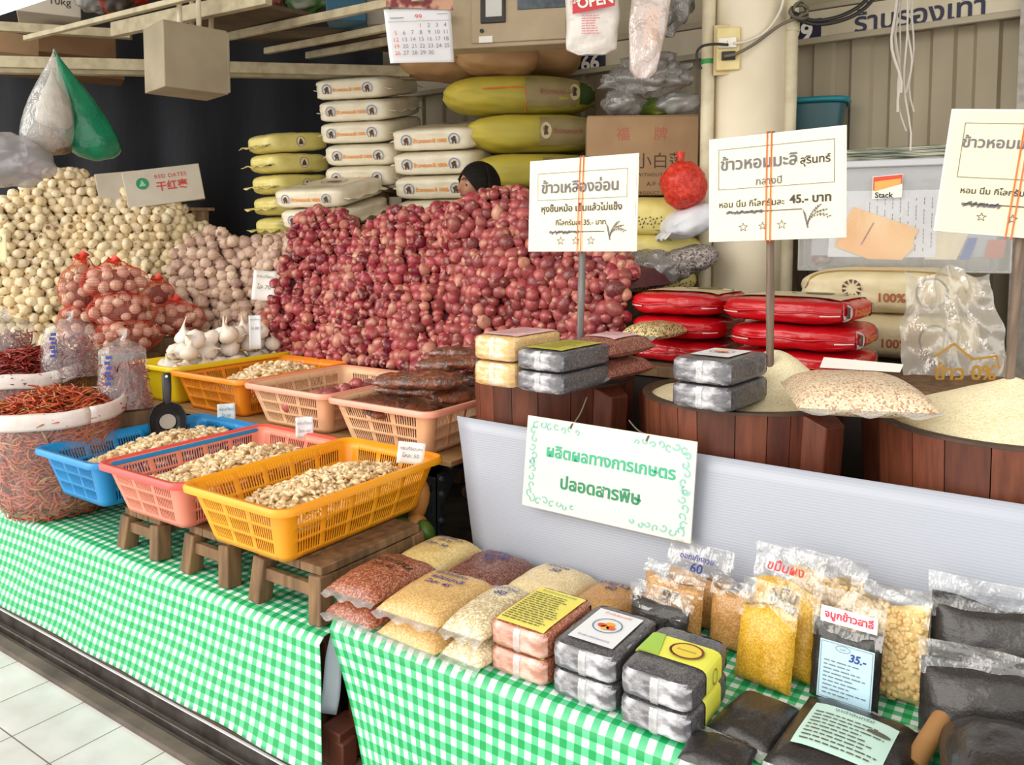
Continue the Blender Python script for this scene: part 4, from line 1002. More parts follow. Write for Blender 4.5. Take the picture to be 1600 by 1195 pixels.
for _ in range(2500):
    u, v = rnd.uniform(.28, .93), rnd.uniform(.06, .94); z = .69 + .14 * max(0, u - .25) * (1 - .5 * abs(v - .4)) + rnd.random() * .02
    p = Vector((x0 + (x1 - x0) * u, y0 + (y1 - y0) * v, z))
    if all((p - q).length > .043 for q in pts): pts.append(p)
for p in pts: s = .048 * rnd.uniform(.85, 1.15); place(rnd.choice(SH), p, rand_rot(rnd), s, 'shallot', 'loose red shallot in the peach basket left of the packets', 'shallot', 'shallots in the peach basket')
mb = MB(); mb.grid(10, 10, lambda a, b: (x0 + (x1 - x0) * (.1 + .8 * a), y0 + (y1 - y0) * (.1 + .8 * b), .66 + .13 * max(0, a - .25))); o = mb.build('shallot_filling', mat('shallot skins', '#8a5a50', '#6b2f34', 50, 2), smooth=180); tag(o, 'shallots and skins lying deeper in the peach basket', 'shallots', kind='stuff')
meat = mat('dark brown dried food', '#96502c', '#522816', 26, 4, .3, .65, .35, coat=.5, coatr=.25, bmp=.9, bscale=55, bdist=.012)
wrapf = film_mat('crinkled wrapper', gloss=.06, haze=.0, wr=1.0, wscale=22, rough=.08, edge=.14)
def packet(c, rz, rx, L, label, seed):
    t = thing('wrapped_packet', label, 'packet', c, rz, 'brown packets heaped in the peach basket', rx)
    mb = MB()
    for k in range(5):
        off = (k - 2) * .017; pts = [(-L / 2 + L * i / 8, off + .012 * noise.noise((i * .8, k, seed)), .012 * noise.noise((i * .9, k + 7, seed)) + .016) for i in range(9)]
        mb.tube(pts, [.006 + .017 * math.sin(math.pi * (i + .3) / 8.6) * (1 + .25 * noise.noise((i * 1.3, k, seed + 3))) for i in range(9)], 8)
    mb.build('contents', meat, t, smooth=60)
    mb = MB(); r2 = random.Random(seed)
    def fn(a, b):
        u = a * 2 - 1; w = .062 * (1 - .45 * abs(u) ** 3) * (1 + .1 * noise.noise((a * 9, b * 9, seed))); th = 2 * math.pi * b
        return (u * (L / 2 + .035), w * math.cos(th), .018 + (.036 * (1 - .8 * abs(u) ** 3)) * math.sin(th) + .012 * noise.noise((a * 8, b * 6, seed + 4)))
    mb.grid(22, 18, fn); mb.build('wrapper', wrapf, t, smooth=35); return t
x0, x1, y0, y1, zr, zb = BK['meat']; cx, cy = (x0 + x1) / 2, (y0 + y1) / 2
PK = [(-.13, -.14, .745, 60, 5), (-.02, -.17, .745, 85, 8), (.1, -.14, .745, 110, 4), (-.13, .03, .775, 20, 6), (.02, .02, .79, 35, 8), (.13, .03, .78, 70, 6), (-.1, .17, .80, 15, 4), (.06, .17, .81, 30, 0),
      (-.07, -.05, .825, 28, 10), (.08, -.04, .84, 40, 12), (0, .1, .87, 22, 6), (.1, .14, .885, 48, 5), (.14, .21, .83, 80, 0), (-.02, .2, .90, 25, 0)]
wh = ['front left', 'front middle', 'front right', 'left edge', 'middle', 'right edge', 'back left', 'back right', 'upper left', 'upper right', 'near the top', 'top right', 'far right corner', 'topmost']
for i, (dx, dy, z, rz, rx) in enumerate(PK): packet((cx + dx, cy + dy, z), rz, rx, .19, 'brown dried food packet, %s of the heap in the peach basket' % wh[i], i)
mb = MB(); mb.box((cx, cy, .68), (x1 - x0 - .1, y1 - y0 - .1, .07)); o = mb.build('packet_filling', meat, smooth=0); tag(o, 'dark packets lying deeper in the peach basket', 'packets', kind='stuff')

# ---- stools under the front row, rack under the second row
def stool(xc, y0, y1, zt, label, w=.29):
    t = thing('wooden_stool', label, 'stool', (xc, (y0 + y1) / 2, ZL + .002), 0); h = zt - ZL - .004; d = y1 - y0
    mb = MB()
    for k in range(3): mb.box(((k - 1) * (w / 3), 0, h - .012), (w / 3 - .003, d - .01, .024))
    mb.build('seat', wood_old, t, bevel=.003)
    for sx in (-1, 1):
        for sy in (-1, 1):
            mb = MB(); m = Matrix.Shear('XY', 4, (0, 0)) if False else None
            a = Vector((sx * (w / 2 - .006), sy * (d / 2 - .006), .0)); b = Vector((sx * (w / 2 - .018), sy * (d / 2 - .018), h - .025)); mb.bar(a, b, .046, .05, up=(0, 1, 0)); mb.build('leg', wood_old, t, bevel=.004)
    for sy in (-1, 1): mb = MB(); mb.box((0, sy * (d / 2 - .012), h * .55), (w - .05, .022, .034)); mb.build('rail', wood_old, t, bevel=.003)
    for sx in (-1, 1): mb = MB(); mb.box((sx * (w / 2 - .014), 0, h * .7), (.022, d - .06, .034)); mb.build('rail', wood_old, t, bevel=.003)
stool(-1.685, 1.40, 1.80, .498, 'weathered wooden stool under the orange yellow basket', .26)
stool(-2.05, 1.41, 1.86, .490, 'weathered wooden stool under the salmon pink basket', .2)
stool(-2.40, 1.41, 1.86, .478, 'weathered wooden stool under the blue basket', .2)
ra = thing('slotted_rack', 'dark slotted angle steel rack carrying the back row of baskets', 'rack', (0, 0, 0))
XR0, XR1, YR0, YR1, ZRK = -3.5, -1.66, 2.0, 2.5, .612
def angle(a, b, u, v, nm, m=steel_dark):
    mb = MB(); a, b, u, v = Vector(a), Vector(b), Vector(u), Vector(v); w, th = .042, .003
    for s, o in ((u, v), (v, u)): 
        c = [a, b, b + s * w, a + s * w]; mb.add(c + [p + o * th for p in c], [(0, 1, 2, 3), (7, 6, 5, 4), (0, 4, 5, 1), (1, 5, 6, 2), (2, 6, 7, 3), (3, 7, 4, 0)])
    q = mb.build(nm, m, ra, smooth=0); mb = MB(); L = (b - a).length; n = int(L / .07)
    d = (b - a) / L
    for i in range(n):
        for s, o in ((u, v), (v, u)):
            p = a + d * (.035 + i * .07) + s * w * .55 - o * .0008; mb.add([p - d * .012 - s * .004, p + d * .012 - s * .004, p + d * .012 + s * .004, p - d * .012 + s * .004], [(0, 1, 2, 3)])
    if n: mb.build('slot', black_ink, q, smooth=0)
    return q
for x, ux in ((XR1, -1), (XR0, 1)):
    for y, uy in ((YR0, 1), (YR1, -1)): angle((x, y, .004), (x, y, ZRK), (ux, 0, 0), (0, uy, 0), 'post')
    angle((x, YR0, ZRK), (x, YR1, ZRK), (ux, 0, 0), (0, 0, -1), 'side_beam')
for y, uy in ((YR0, 1), (YR1, -1)): angle((XR0, y, ZRK), (XR1, y, ZRK), (0, uy, 0), (0, 0, -1), 'long_beam')
mb = MB(); mb.add([(XR1 + .002, YR0 + .003, ZRK - .03), (XR1 + .002, YR0 + .003, ZRK - .12), (XR1 + .002, YR0 + .045, ZRK - .12), (XR1 + .002, YR0 + .12, ZRK - .04), (XR1 + .002, YR0 + .12, ZRK - .03)], [(0, 1, 2, 3, 4)]); mb.build('gusset_plate', steel_dark, ra, smooth=0, solid=.003)
for x, z in ((YR0 + .02, ZRK - .05), (YR0 + .02, ZRK - .10), (YR0 + .07, ZRK - .02), (YR0 + .02, ZRK - .19)):
    mb = MB(); mb.tube([(XR1, x, z), (XR1 + .008, x, z)], .009, 6); mb.build('bolt', mat('zinc bolt', '#8b8f90', rough=.4, metal=.7), ra, smooth=0)
pl = thing('plank', 'tan wooden plank lying on the steel rack under the peach basket', 'plank', (0, 0, 0))
mb = MB(); mb.box(((XR0 + XR1) / 2 + .02, YR0 + .26, ZRK + .011), (XR1 - XR0 + .08, .52, .019)); mb.build('board', mat('tan plank', '#a98556', '#8b683f', 5, 4, .3, .7, .7, stretch=(.8, 6, 6)), pl, bevel=.003)
# vegetables stored under the rack behind the stools
def under(label, c, dims, m, seed, cat='squash', name='squash'):
    mb = MB(); mb.lathe([(.02, -.5)] + [(.5 * math.sin(math.pi * i / 9) * (1 + .12 * math.cos(i)), -.5 * math.cos(math.pi * i / 9)) for i in range(1, 9)] + [(.02, .5)], 16, lobes=6, amp=.04)
    mb.v = [(x * dims[0], y * dims[1], z * dims[2]) for x, y, z in mb.v]; o = mb.build(name, m, smooth=180); o.location = c; o.rotation_euler = (R(20 * seed), R(15), R(40 * seed)); tag(o, label, cat)
tan_v = mat('tan gourd skin', '#c98f4e', '#a86c34', 6, 2, rough=.4); grn_v = mat('green gourd skin', '#5a7d2c', '#2f5218', 10, 3, rough=.4)
under('tan gourd leaning below the rack beside the steel post', at_d(652, 790, 2.6), (.07, .07, .19), tan_v, 0)
under('small tan gourd low under the rack', at_d(650, 822, 2.58), (.07, .07, .09), tan_v, 1)
under('green gourd lying under the rack behind the stool', at_d(618, 832, 2.55), (.09, .09, .12), grn_v, 2)
under('green and yellow gourd beside the steel post', at_d(662, 832, 2.54), (.08, .08, .07), grn_v, 3)

# ---- black scoop standing in the blue basket
r_ = ray(262, 654); p = Vector((0, 0, H)) + r_ * (-2.80 / r_.x); sc = thing('scoop', 'black plastic scoop standing in the garlic of the blue basket', 'scoop', p + Vector((0, 0, -.02)), face_cam(p), None, -14)
blkp = mat('black plastic', '#2b2c30', '#232428', 20, 2, rough=.35)
mb = MB()
def scf(a, b):
    th = math.pi * (-.08 + 1.16 * a); k = .058 + .01 * math.sin(math.pi * b) - (.02 * (b - .6) / .4 if b > .6 else 0); z = -.05 + .135 * b
    q = 0 if b < .85 else (b - .85) / .15; return (k * math.cos(th) * (1 - .7 * q * q), k * .75 * math.sin(th) * (1 - .6 * q) , z)
mb.grid(20, 14, scf); mb.build('bowl', blkp, sc, smooth=60, solid=.003)
mb = MB(); mb.add([(x, .012, .05) for x in ()], []); mb.tube([(0, .012, .078), (0, .006, .1), (0, .004, .14), (.0, .004, .19), (0, .004, .196)], [.013, .015, .017, .017, .010], 12, flat=.45); hd_ = mb.build('handle', blkp, sc, smooth=60)
mb = MB(); mb.tube([(0, -.0045, .182), (0, .0125, .182)], .005, 10); mb.build('hang_hole', white_paper, hd_, smooth=0)
mb = MB(); mb.lathe([(.0005, -.004), (.03, 0), (.0005, .003)], 14); o = mb.build('garlic_scrap', mat('pale garlic skin', '#b8aca0', rough=.6), sc, loc=(0, .035, .01), rot=(R(80), 0, 0))

# ---- price tags
def tag_card(label, c, w, h, lines, rz=None, rx=-10, m=None, ink=None, ry=0, on=''):
    t = thing('price_tag', label, 'price tag', c, (face_cam(c) if rz is None else rz), None, rx, ry); mb = MB()
    mb.grid(6, 6, lambda a, b: ((a - .5) * w, .006 * (1 - (2 * a - 1) ** 2), b * h)); mb.build('card', m or white_paper, t, smooth=180, solid=.0008)
    for k, (s, zz, ww) in enumerate(lines): write(s, flat_front(-.003), 0, h * zz, w * ww, ink or grey_ink, t, slant=.15)
    return t
pale_card = mat('pale blue white card', '#e6ebf0', rough=.55)
def tc(px, py, z): return at_z(px, py, z)
tag_card('white tag with blue handwriting, kilo 50, clipped to the yellow basket', at_z(640, 725, .645), .085, .068, [('กระเทียมแกะ', .72, .85), ('โลละ 50', .4, .62)], ink=blue_ink, ry=8)
tag_card('white tag standing on the rim of the salmon pink basket', at_z(476, 684, .635), .062, .075, [('กระเทียม', .72, .8), ('โลละ 60', .35, .7)], m=pale_card)
tag_card('pale blue tag standing in the blue basket', at_z(354, 660, .62), .068, .075, [('กระเทียม', .72, .8), ('โล 60', .4, .5)], m=mat('light blue card', '#d5e6ee', rough=.55))
tag_card('small white tag between the orange basket and the shallots', at_z(529, 566, .77), .062, .07, [('หอมแดง', .6, .8)])
tag_card('white tag stuck among the white garlic of the yellow tub', at_d(399, 545, 3.8), .054, .16, [('กระเทียม', .88, .8), ('โล 80', .62, .7)], m=pale_card)
tag_card('white tag hung on the mauve garlic heap', at_d(411, 469, 3.98), .112, .158, [('กระเทียม', .8, .7), ('โล 70', .45, .6)], rx=-22, ry=6)
tag_card('pale yellow tag at the left end of the cream garlic', at_d(-2, 410, 3.3), .06, .12, [('80', .8, .5)], m=mat('pale yellow card', '#e9e6b4', rough=.55))
# ------------------------------------------------------------------ sacks of dried chillies on the left table
chm, t_, o_ = nt('dried chilli'); p_ = pbsdf(t_, o_, .35, 0, .5, .2, .2)
ge = nd(t_, 'ShaderNodeNewGeometry'); t_.links.new(ramp(t_, ge.outputs['Random Per Island'], [(0, '#8c2a14'), (.35, '#b5401c'), (.6, '#c9602a'), (.8, '#9a3a1a'), (1, '#b88a4a')]), p_.inputs['Base Color'])
chd, t_, o_ = nt('dark dried chilli'); p_ = pbsdf(t_, o_, .3, 0, .5, .3, .2)
ge = nd(t_, 'ShaderNodeNewGeometry'); t_.links.new(ramp(t_, ge.outputs['Random Per Island'], [(0, '#5e120c'), (.5, '#8a1c12'), (.8, '#a83222'), (1, '#74200f')]), p_.inputs['Base Color'])
def chilli(mb, p, d, up, L, r, rnd):
    d = d.normalized(); s = d.cross(up); 
    if s.length < .01: s = d.cross(Vector((1, 0, 0)))
    s.normalize(); u = s.cross(d); bnd = rnd.uniform(-.25, .25) * L; b2 = rnd.uniform(-.1, .15) * L
    pts = [p + d * (L * (k / 4 - .5)) + s * (bnd * (1 - (k / 2 - 1) ** 2)) + u * (b2 * (1 - (k / 2 - 1) ** 2)) for k in range(5)]
    mb.tube(pts, [r * .5, r, r * .95, r * .6, r * .12], 5, caps=False, flat=.7)
def chilli_sack(label, c, r0, r1, z1, cm, seed, lab=False, dens=1500, dome=.07):
    t = thing('chilli_sack', label, 'sack', (c[0], c[1], ZL + .002)); h = z1 - ZL; rnd = random.Random(seed)
    def R_(z, th): return (r0 + (r1 - r0) * min(1, z / h * 1.6) ** .7) * (1 + .05 * noise.noise((math.cos(th) * 2, math.sin(th) * 2, z * 5 + seed))) * (.72 + .28 * min(1, z / .07) ** .5)
    mb = MB()
    for _ in range(dens):
        th = rnd.uniform(math.pi * .85, math.pi * 2.25); z = rnd.uniform(.012, h * .93); rr = R_(z, th) - .014 - rnd.random() * .012
        nrm = Vector((math.cos(th), math.sin(th), 0)); tg = Vector((-nrm.y, nrm.x, 0)); a = rnd.gauss(0, .6); d = tg * math.cos(a) + Vector((0, 0, 1)) * math.sin(a)
        chilli(mb, Vector((nrm.x * rr, nrm.y * rr, z)), d, nrm, rnd.uniform(.035, .065), rnd.uniform(.0035, .0055), rnd)
    o = mb.build('packed_chillies', cm, t, smooth=180); o['kind'] = 'stuff'
    mb = MB(); mb.lathe([(R_(z, 0) * .9 - .015, z) for z in [h * i / 12 for i in range(12)]], 24); o = mb.build('inner_mass', mat('chilli inside', '#6e2a16', '#4c180c', 60, 3), t, smooth=180); o['kind'] = 'stuff'
    mb = MB(); mb.grid(48, 18, lambda a, b: (R_(b * h * .97, 2 * math.pi * a) * math.cos(2 * math.pi * a), R_(b * h * .97, 2 * math.pi * a) * math.sin(2 * math.pi * a), b * h * .97 + .003)); mb.build('clear_bag', film_mat('chilli bag film', gloss=.07, haze=.10, wr=1, wscale=12, hazecol=(.9, .55, .45)), t, smooth=180)
    cuffm = mat('white folded bag top', '#ded4cf', '#cdbfb8', 8, 3, rough=.4, bmp=.4, bscale=25, bdist=.01)
    mb = MB()
    def cuff(a, b):
        th = 2 * math.pi * a; k = R_(h, th) + .006 + .004 * math.sin(math.pi * b) + (-.008 if b > .9 else 0); z = h - .045 + .06 * b + .018 * noise.noise((math.cos(th) * 1.5, math.sin(th) * 1.5, seed)) + .012 * (math.cos(th) * .6 + math.sin(th) * .8)
        return (k * math.cos(th), k * math.sin(th), z)
    mb.grid(60, 6, cuff); mb.build('folded_cuff', cuffm, t, smooth=60, solid=.002)
    if lab:
        th0 = math.radians(-105); mb = MB(); mb.grid(6, 4, lambda a, b: tuple(Vector((math.cos(th0 + .28 * a), math.sin(th0 + .28 * a), 0)) * (R_(h * .5, th0) + .007) + Vector((0, 0, h * (.36 + .25 * b))))); mb.build('blank_label', white_paper, t, smooth=180)
    # the heap on top: stuff that rests in the sack
    mb = MB(); dm = lambda x, y: h - .03 + dome * (1 - ((x * x + y * y) / (r1 * r1)))
    for _ in range(int(dens * .75)):
        th = rnd.uniform(0, 6.283); q = r1 * .96 * math.sqrt(rnd.random()); x, y = q * math.cos(th), q * math.sin(th); a = rnd.uniform(0, 6.283)
        chilli(mb, Vector((x, y, dm(x, y) + rnd.uniform(-.01, .018))), Vector((math.cos(a), math.sin(a), rnd.gauss(0, .35))), Vector((0, 0, 1)), rnd.uniform(.04, .08), rnd.uniform(.0035, .0062), rnd)
    n0 = len(mb.f); mb.grid(16, 4, lambda a, b: (r1 * .97 * b * math.cos(2 * math.pi * a), r1 * .97 * b * math.sin(2 * math.pi * a), dm(r1 * b, 0) - .012), 1)
    o = mb.build('dried_chillies', [cm, MATS['chilli inside']], smooth=180); o.location = (c[0], c[1], ZL + .002); tag(o, 'loose dried chillies heaped in the ' + label[label.index('clear'):], 'dried chillies', kind='stuff'); return t
chilli_sack('big clear sack of orange dried chillies with white cuff beside the blue basket', (-3.075, 1.49), .21, .235, .735, chm, 1, True, 1700)
chilli_sack('big clear sack of dark red dried chillies at the left edge', (-3.62, 1.66), .22, .25, .80, chd, 2, False, 1500, .1)
def standing_chilli_bag(label, c, w, h, seed, printed=True):
    t = thing('chilli_bag', label, 'bag', c, face_cam(c) + 6, None, -8); rnd = random.Random(seed); mb = MB()
    for _ in range(420):
        z = rnd.random() ** 1.3 * h * .62; k = w / 2 * (.95 - .3 * z / h); x = rnd.uniform(-k, k); y = rnd.uniform(-1, 1) * w * .28 * math.sqrt(max(0, 1 - (x / k) ** 2)); a = rnd.uniform(0, 6.28)
        chilli(mb, Vector((x, y, z + .01)), Vector((math.cos(a), .3 * rnd.gauss(0, 1), math.sin(a))), Vector((0, 1, 0)), rnd.uniform(.03, .055), .004, rnd)
    mb.build('dried_chillies', chd, t, smooth=180)['kind'] = 'stuff'
    mb = MB()
    def fn(a, b):
        th = 2 * math.pi * a; k = (1 - .25 * b) if b < .85 else (1 - .25 * b) * (1 - (b - .85) * 5.6); k *= 1 + .1 * noise.noise((math.cos(th) * 2, math.sin(th) * 2, b * 4 + seed))
        return (w * .54 * k * math.cos(th), w * .34 * k * math.sin(th), h * b)
    mb.grid(30, 18, fn); mb.build('clear_bag', film_mat('bag film', gloss=.12, haze=.08, wr=1.0, wscale=14), t, smooth=60)
    mb = MB(); mb.tube([(0, 0, h * .95), (.01, 0, h * 1.02), (.004, -.004, h * 1.1)], [.01, .007, .018], 8); mb.build('tied_neck', film_thick, t, smooth=60)
    if printed:
        mb = MB()
        for k in range(6): mb.box((-w * .32 + .006 * (k % 2), -w * .33, h * (.38 + k * .07)), (.02, .002, .012))
        mb.build('blue_print', mat('blue print on film', '#3a4a9a', rough=.4), t, smooth=0)
    return t
standing_chilli_bag('clear tied bag of dried chillies standing between big chilli sack and yellow tub', at_d(196, 640, 3.1) , .19, .28, 3)
standing_chilli_bag('clear bag of dark chillies behind the two big chilli sacks', at_d(112, 590, 3.35), .22, .25, 4)
standing_chilli_bag('clear bag of dark chillies at the left edge before the cream garlic', at_d(10, 575, 3.5), .26, .23, 5, False)
crate_under('wooden_crate', 'wooden crate under the tied chilli bag beside the yellow tub', 'crate', 196, 642, 3.1, .2, .16, wood_old, ZL)
crate_under('wooden_crate', 'wooden crate under the dark chilli bags at the back left', 'crate', 60, 592, 3.42, .62, .2, wood_old)

# ------------------------------------------------------------------ wooden rice barrels
def barrel_mat():
    m, t, o = nt('red brown stave wood'); p = pbsdf(t, o, .5, 0, .4); ge = nd(t, 'ShaderNodeNewGeometry')
    b = ramp(t, ge.outputs['Random Per Island'], [(0, '#58291a'), (.3, '#693522'), (.55, '#743e28'), (.8, '#4c2315'), (1, '#7c4630')])
    n = noise_fac(t, texco(t, 'Object', (14, 14, 1.6)), 4, 5, .6); mx = nd(t, 'ShaderNodeMix', data_type='RGBA', blend_type='MULTIPLY'); mx.inputs[0].default_value = .75
    t.links.new(b, mx.inputs[6]); t.links.new(ramp(t, n, [(.3, (.42, .38, .36)), (.62, (1, 1, 1))]), mx.inputs[7]); t.links.new(mx.outputs[2], p.inputs['Base Color'])
    t.links.new(bump(t, n, .25, .004), p.inputs['Normal']); return m
stave = barrel_mat(); rimw = mat('worn dark barrel rim', '#3c2a1e', '#57402e', 14, 3, .4, .7, .6)
ZB = .915
def barrel(label, x, y, r, ear_deg):
    t = thing('wooden_barrel', label, 'barrel', (x, y, 0)); rnd = random.Random(int(r * 1000)); n = 22; z0, z1 = .12, ZB; mb = MB(); a = 0
    ws = [rnd.uniform(.7, 1.4) for _ in range(n)]; tot = sum(ws)
    for w in ws:
        a0, a1 = a + .004, a + 2 * math.pi * w / tot - .004; a += 2 * math.pi * w / tot; vs = []
        for rr, z in ((r * .86, z0), (r, z1), (r - .022, z1), (r * .86 - .022, z0)):
            for k in range(5): q = a0 + (a1 - a0) * k / 4; vs.append((rr * math.cos(q), rr * math.sin(q), z))
        fs = [(i * 5 + k, i * 5 + k + 1, ((i + 1) % 4) * 5 + k + 1, ((i + 1) % 4) * 5 + k) for i in range(4) for k in range(4)] + [(0, 5, 10, 15), (19, 14, 9, 4)]
        mb.add(vs, fs)
    mb.build('staves', stave, t, smooth=30)
    mb = MB(); mb.lathe([(r + .0015, ZB - .006), (r + .0015, ZB + .001), (r - .0235, ZB + .001), (r - .0235, ZB - .006)], 64, close=False); mb.build('rim', rimw, t, smooth=30)
    mb = MB(); mb.lathe([(.001, .15), (r * .86 - .02, .15)], 30, close=False); mb.build('base', stave, t, smooth=0)
    hoop = mat('dull iron hoop', '#4a4440', rough=.5, metal=.5)
    mb = MB(); k = .86 + .14 * .2; mb.lathe([(r * k + .002, .26), (r * k + .005, .285)], 48, close=False); mb.build('hoop', hoop, t, smooth=60)
    for e in ear_deg:
        m = Matrix.Rotation(R(e), 3, 'Z'); mb = MB(); vs = [(r - .01, -.045, ZB - .004), (r + .05, -.02, ZB - .03), (r + .05, .045, ZB - .03), (r - .01, .06, ZB - .004), (r * .9 - .01, -.045, .3), (r * .9 + .04, -.02, .3), (r * .9 + .04, .045, .3), (r * .9 - .01, .06, .3)]
        mb.add([m @ Vector(v) for v in vs], [(0, 1, 2, 3), (7, 6, 5, 4), (0, 4, 5, 1), (1, 5, 6, 2), (2, 6, 7, 3), (3, 7, 4, 0)]); mb.build('lug', stave, t, smooth=0, bevel=.004)
    return t
BAR = [(-1.352, 2.235, .262), (-.728, 2.235, .277), (-.085, 2.245, .285)]
barrel('left wooden rice barrel under the beige and black bricks', *BAR[0], (-22, 160)); barrel('middle wooden rice barrel holding the pole of the middle price sign', *BAR[1], (-30, 170)); barrel('right wooden rice barrel heaped with white rice under the right price sign', *BAR[2], (-20, 165))
rice_m = grain_mat('white rice', ['#f0e3bd', '#f5ecce', '#e8d8ac', '#f2e7c4'], .0042, .6, gb=.6)
def rice_heap(label, b, hfun):
    x, y, r = b; mb = MB(); mb.grid(72, 26, lambda a, q: (lambda X, Y: (X, Y, hfun(X, Y)))(( r - .024) * q * math.cos(2 * math.pi * a), (r - .024) * q * math.sin(2 * math.pi * a)))
    o = mb.build('rice_heap', rice_m, smooth=180); o.location = (x, y, ZB); return tag(o, label, 'rice', kind='stuff')
rice_heap('white rice filling the middle barrel, piled up at the back right', BAR[1], lambda x, y: -.012 + .115 * math.exp(-((x - .07) ** 2 + (y - .10) ** 2) / .016) + .02 * math.exp(-((x + .05) ** 2 + (y - .1) ** 2) / .03) + .004 * noise.noise((x * 14, y * 14, 1)))
rice_heap('white rice heaped high in the right barrel', BAR[2], lambda x, y: -.010 + .115 * max(0, 1 - math.hypot(x - .01, y - .03) / .285) ** .9 + .004 * noise.noise((x * 12, y * 12, 4)))
ld = thing('barrel_lid', 'round wooden lid closing the left barrel under the packs', 'lid', (BAR[0][0], BAR[0][1], ZB + .002)); mb = MB(); mb.lathe([(.001, 0), (BAR[0][2] - .0, 0), (BAR[0][2] - .0, .014), (.001, .014)], 48, close=False); mb.build('board', rimw, ld, smooth=30)

# ------------------------------------------------------------------ packs of rice: vacuum bricks and flat bags
def gm_(nm, cols, size=.0045, wr=.22, coat=.6, coatr=.2, wscale=15): return grain_mat(nm, cols, size * .75, .6, coat, coatr, wr, wscale, gb=.3)
BG = {'beige': gm_('beige rice brick', ['#d9b47c', '#e3c492', '#cfa568']), 'black': gm_('black rice', ['#48464b', '#57555a', '#3e3c40', '#625f65'], .004), 'red': gm_('red rice', ['#a8624a', '#c08266', '#8f4a36', '#b87458'], .0045), 'brown': gm_('brown red rice', ['#7c4436', '#93584a', '#66322a', '#a3705c'], .0045),
      'darkred': gm_('dark red rice', ['#8a4630', '#9c563c', '#74361f', '#b07a5c'], .0045), 'tan': gm_('tan brown rice', ['#cba468', '#d8b67e', '#bf9658'], .004), 'cream': gm_('cream millet', ['#dcc69a', '#e6d4ae', '#d2ba8a'], .004), 'yellow': gm_('yellow cream rice', ['#dcc07c', '#e6cd92', '#d0b26c'], .0045),
      'barley': gm_('pale barley', ['#d8c8a4', '#c4b28c', '#e6dabc', '#b8a47c'], .006), 'purple': gm_('purple brown rice', ['#6a3c30', '#7e4e44', '#58302a', '#8e6458'], .0045), 'gold': gm_('golden brown grain', ['#b58448', '#c49656', '#a6763c'], .0035),
      'must': gm_('mustard grain', ['#c99a1e', '#d8ac34', '#bb8a14'], .0035), 'coal': gm_('black sesame', ['#1f1b1a', '#2a2422', '#161313'], .0032, .3), 'dark': gm_('dark brown black rice', ['#1e1713', '#281f19', '#15100d'], .004, .3), 'bean': gm_('pale chickpeas', ['#d8b878', '#e4c88c', '#c8a464'], .0125, .35), 'speck': gm_('red and white mixed rice', ['#dac8ac', '#d2be9e', '#ae8468', '#e0d2b8', '#cbb092'], .005, .4),
      'specky': gm_('speckled yellow grain', ['#d8c088', '#b89c60', '#e8d8a8', '#4a3a28'], .006, .3)}
def sil(nm, c, c2):
    """the folded clear wrapper at the ends of a brick, its silvery glints painted as pale streaks"""
    return mat(nm, c, c2, 24, 6, .44, .66, .3, coat=.9, coatr=.12, bmp=.8, bscale=30, bdist=.008, stretch=(1, 1, 1.7))
fold_dark = sil('silvery folded wrapper', '#5d5b61', '#c9c8ce'); fold_red = sil('pinkish folded wrapper', '#b47c66', '#dcb8aa'); fold_beige = sil('beige folded wrapper', '#cfa468', '#efdfc0')
def brick(label, c, rz, Wx, Ly, Ht, key, foldm, group=None, rx=0):
    """c = front-left lower corner"""
    m = Matrix.Rotation(R(rz), 3, 'Z'); o = Vector(c) + m @ Vector((Wx / 2, Ly / 2, 0)); t = thing('rice_brick', label, 'rice pack', o, rz, group, rx)
    pillow_shape(Wx, Ly, Ht, 9, 0, int(Wx * 999 + c[0] * 31 + c[2] * 77), .0025, N=14).build('body', BG[key], t, smooth=50)
    rnd = random.Random(c[0]); b = Ly / 2
    for sy in ((-1, 1)):
        mb = MB(); fr = front_of(Wx, Ly, Ht, 9, .0035); 
        def fn(a, q, sy=sy): p = fr((a - .5) * Wx * .96, (q - .5) * Ht * .93); return (p.x, (p.y - .002 * noise.noise((a * 8, q * 6, c[0]))) * (1 if sy < 0 else -1), p.z)
        mb.grid(16, 8, fn); mb.build('folded_end', foldm, t, smooth=180)
    mb = MB(); fr = front_of(Wx, Ly, Ht, 9, .006); mb.grid(3, 6, lambda a, q: tuple(fr((a - .42) * .016, (q - .5) * Ht * .9))); mb.build('tape_fold', film_thick, t, smooth=180)
    return t
def paper_on(t, dims, n, x0, y0, x1, y1, m, name='paper_label', e=.0035, nx=8, pinch=0):
    tp = top_of(*dims, n, e, pinch); mb = MB(); mb.grid(nx, nx, lambda a, b: tuple(tp(x0 + (x1 - x0) * a, y0 + (y1 - y0) * b))); return mb.build(name, m, t, smooth=180)
pink_paper = mat('pink paper', '#dcb4b8', rough=.55); yel_paper = mat('yellow paper', '#ded35a', '#e6dc6e', 6, 2, rough=.5); grn_paper = mat('lime label', '#9cc24a', rough=.5); lt_paper = mat('pale label', '#dfe1e6', rough=.45); mint_paper = mat('mint paper', '#bfe0d6', rough=.55)
yg_paper = mat('dull yellow green paper', '#b5b04a', rough=.5); print_dk = mat('dark small print', '#5a5648', rough=.6)
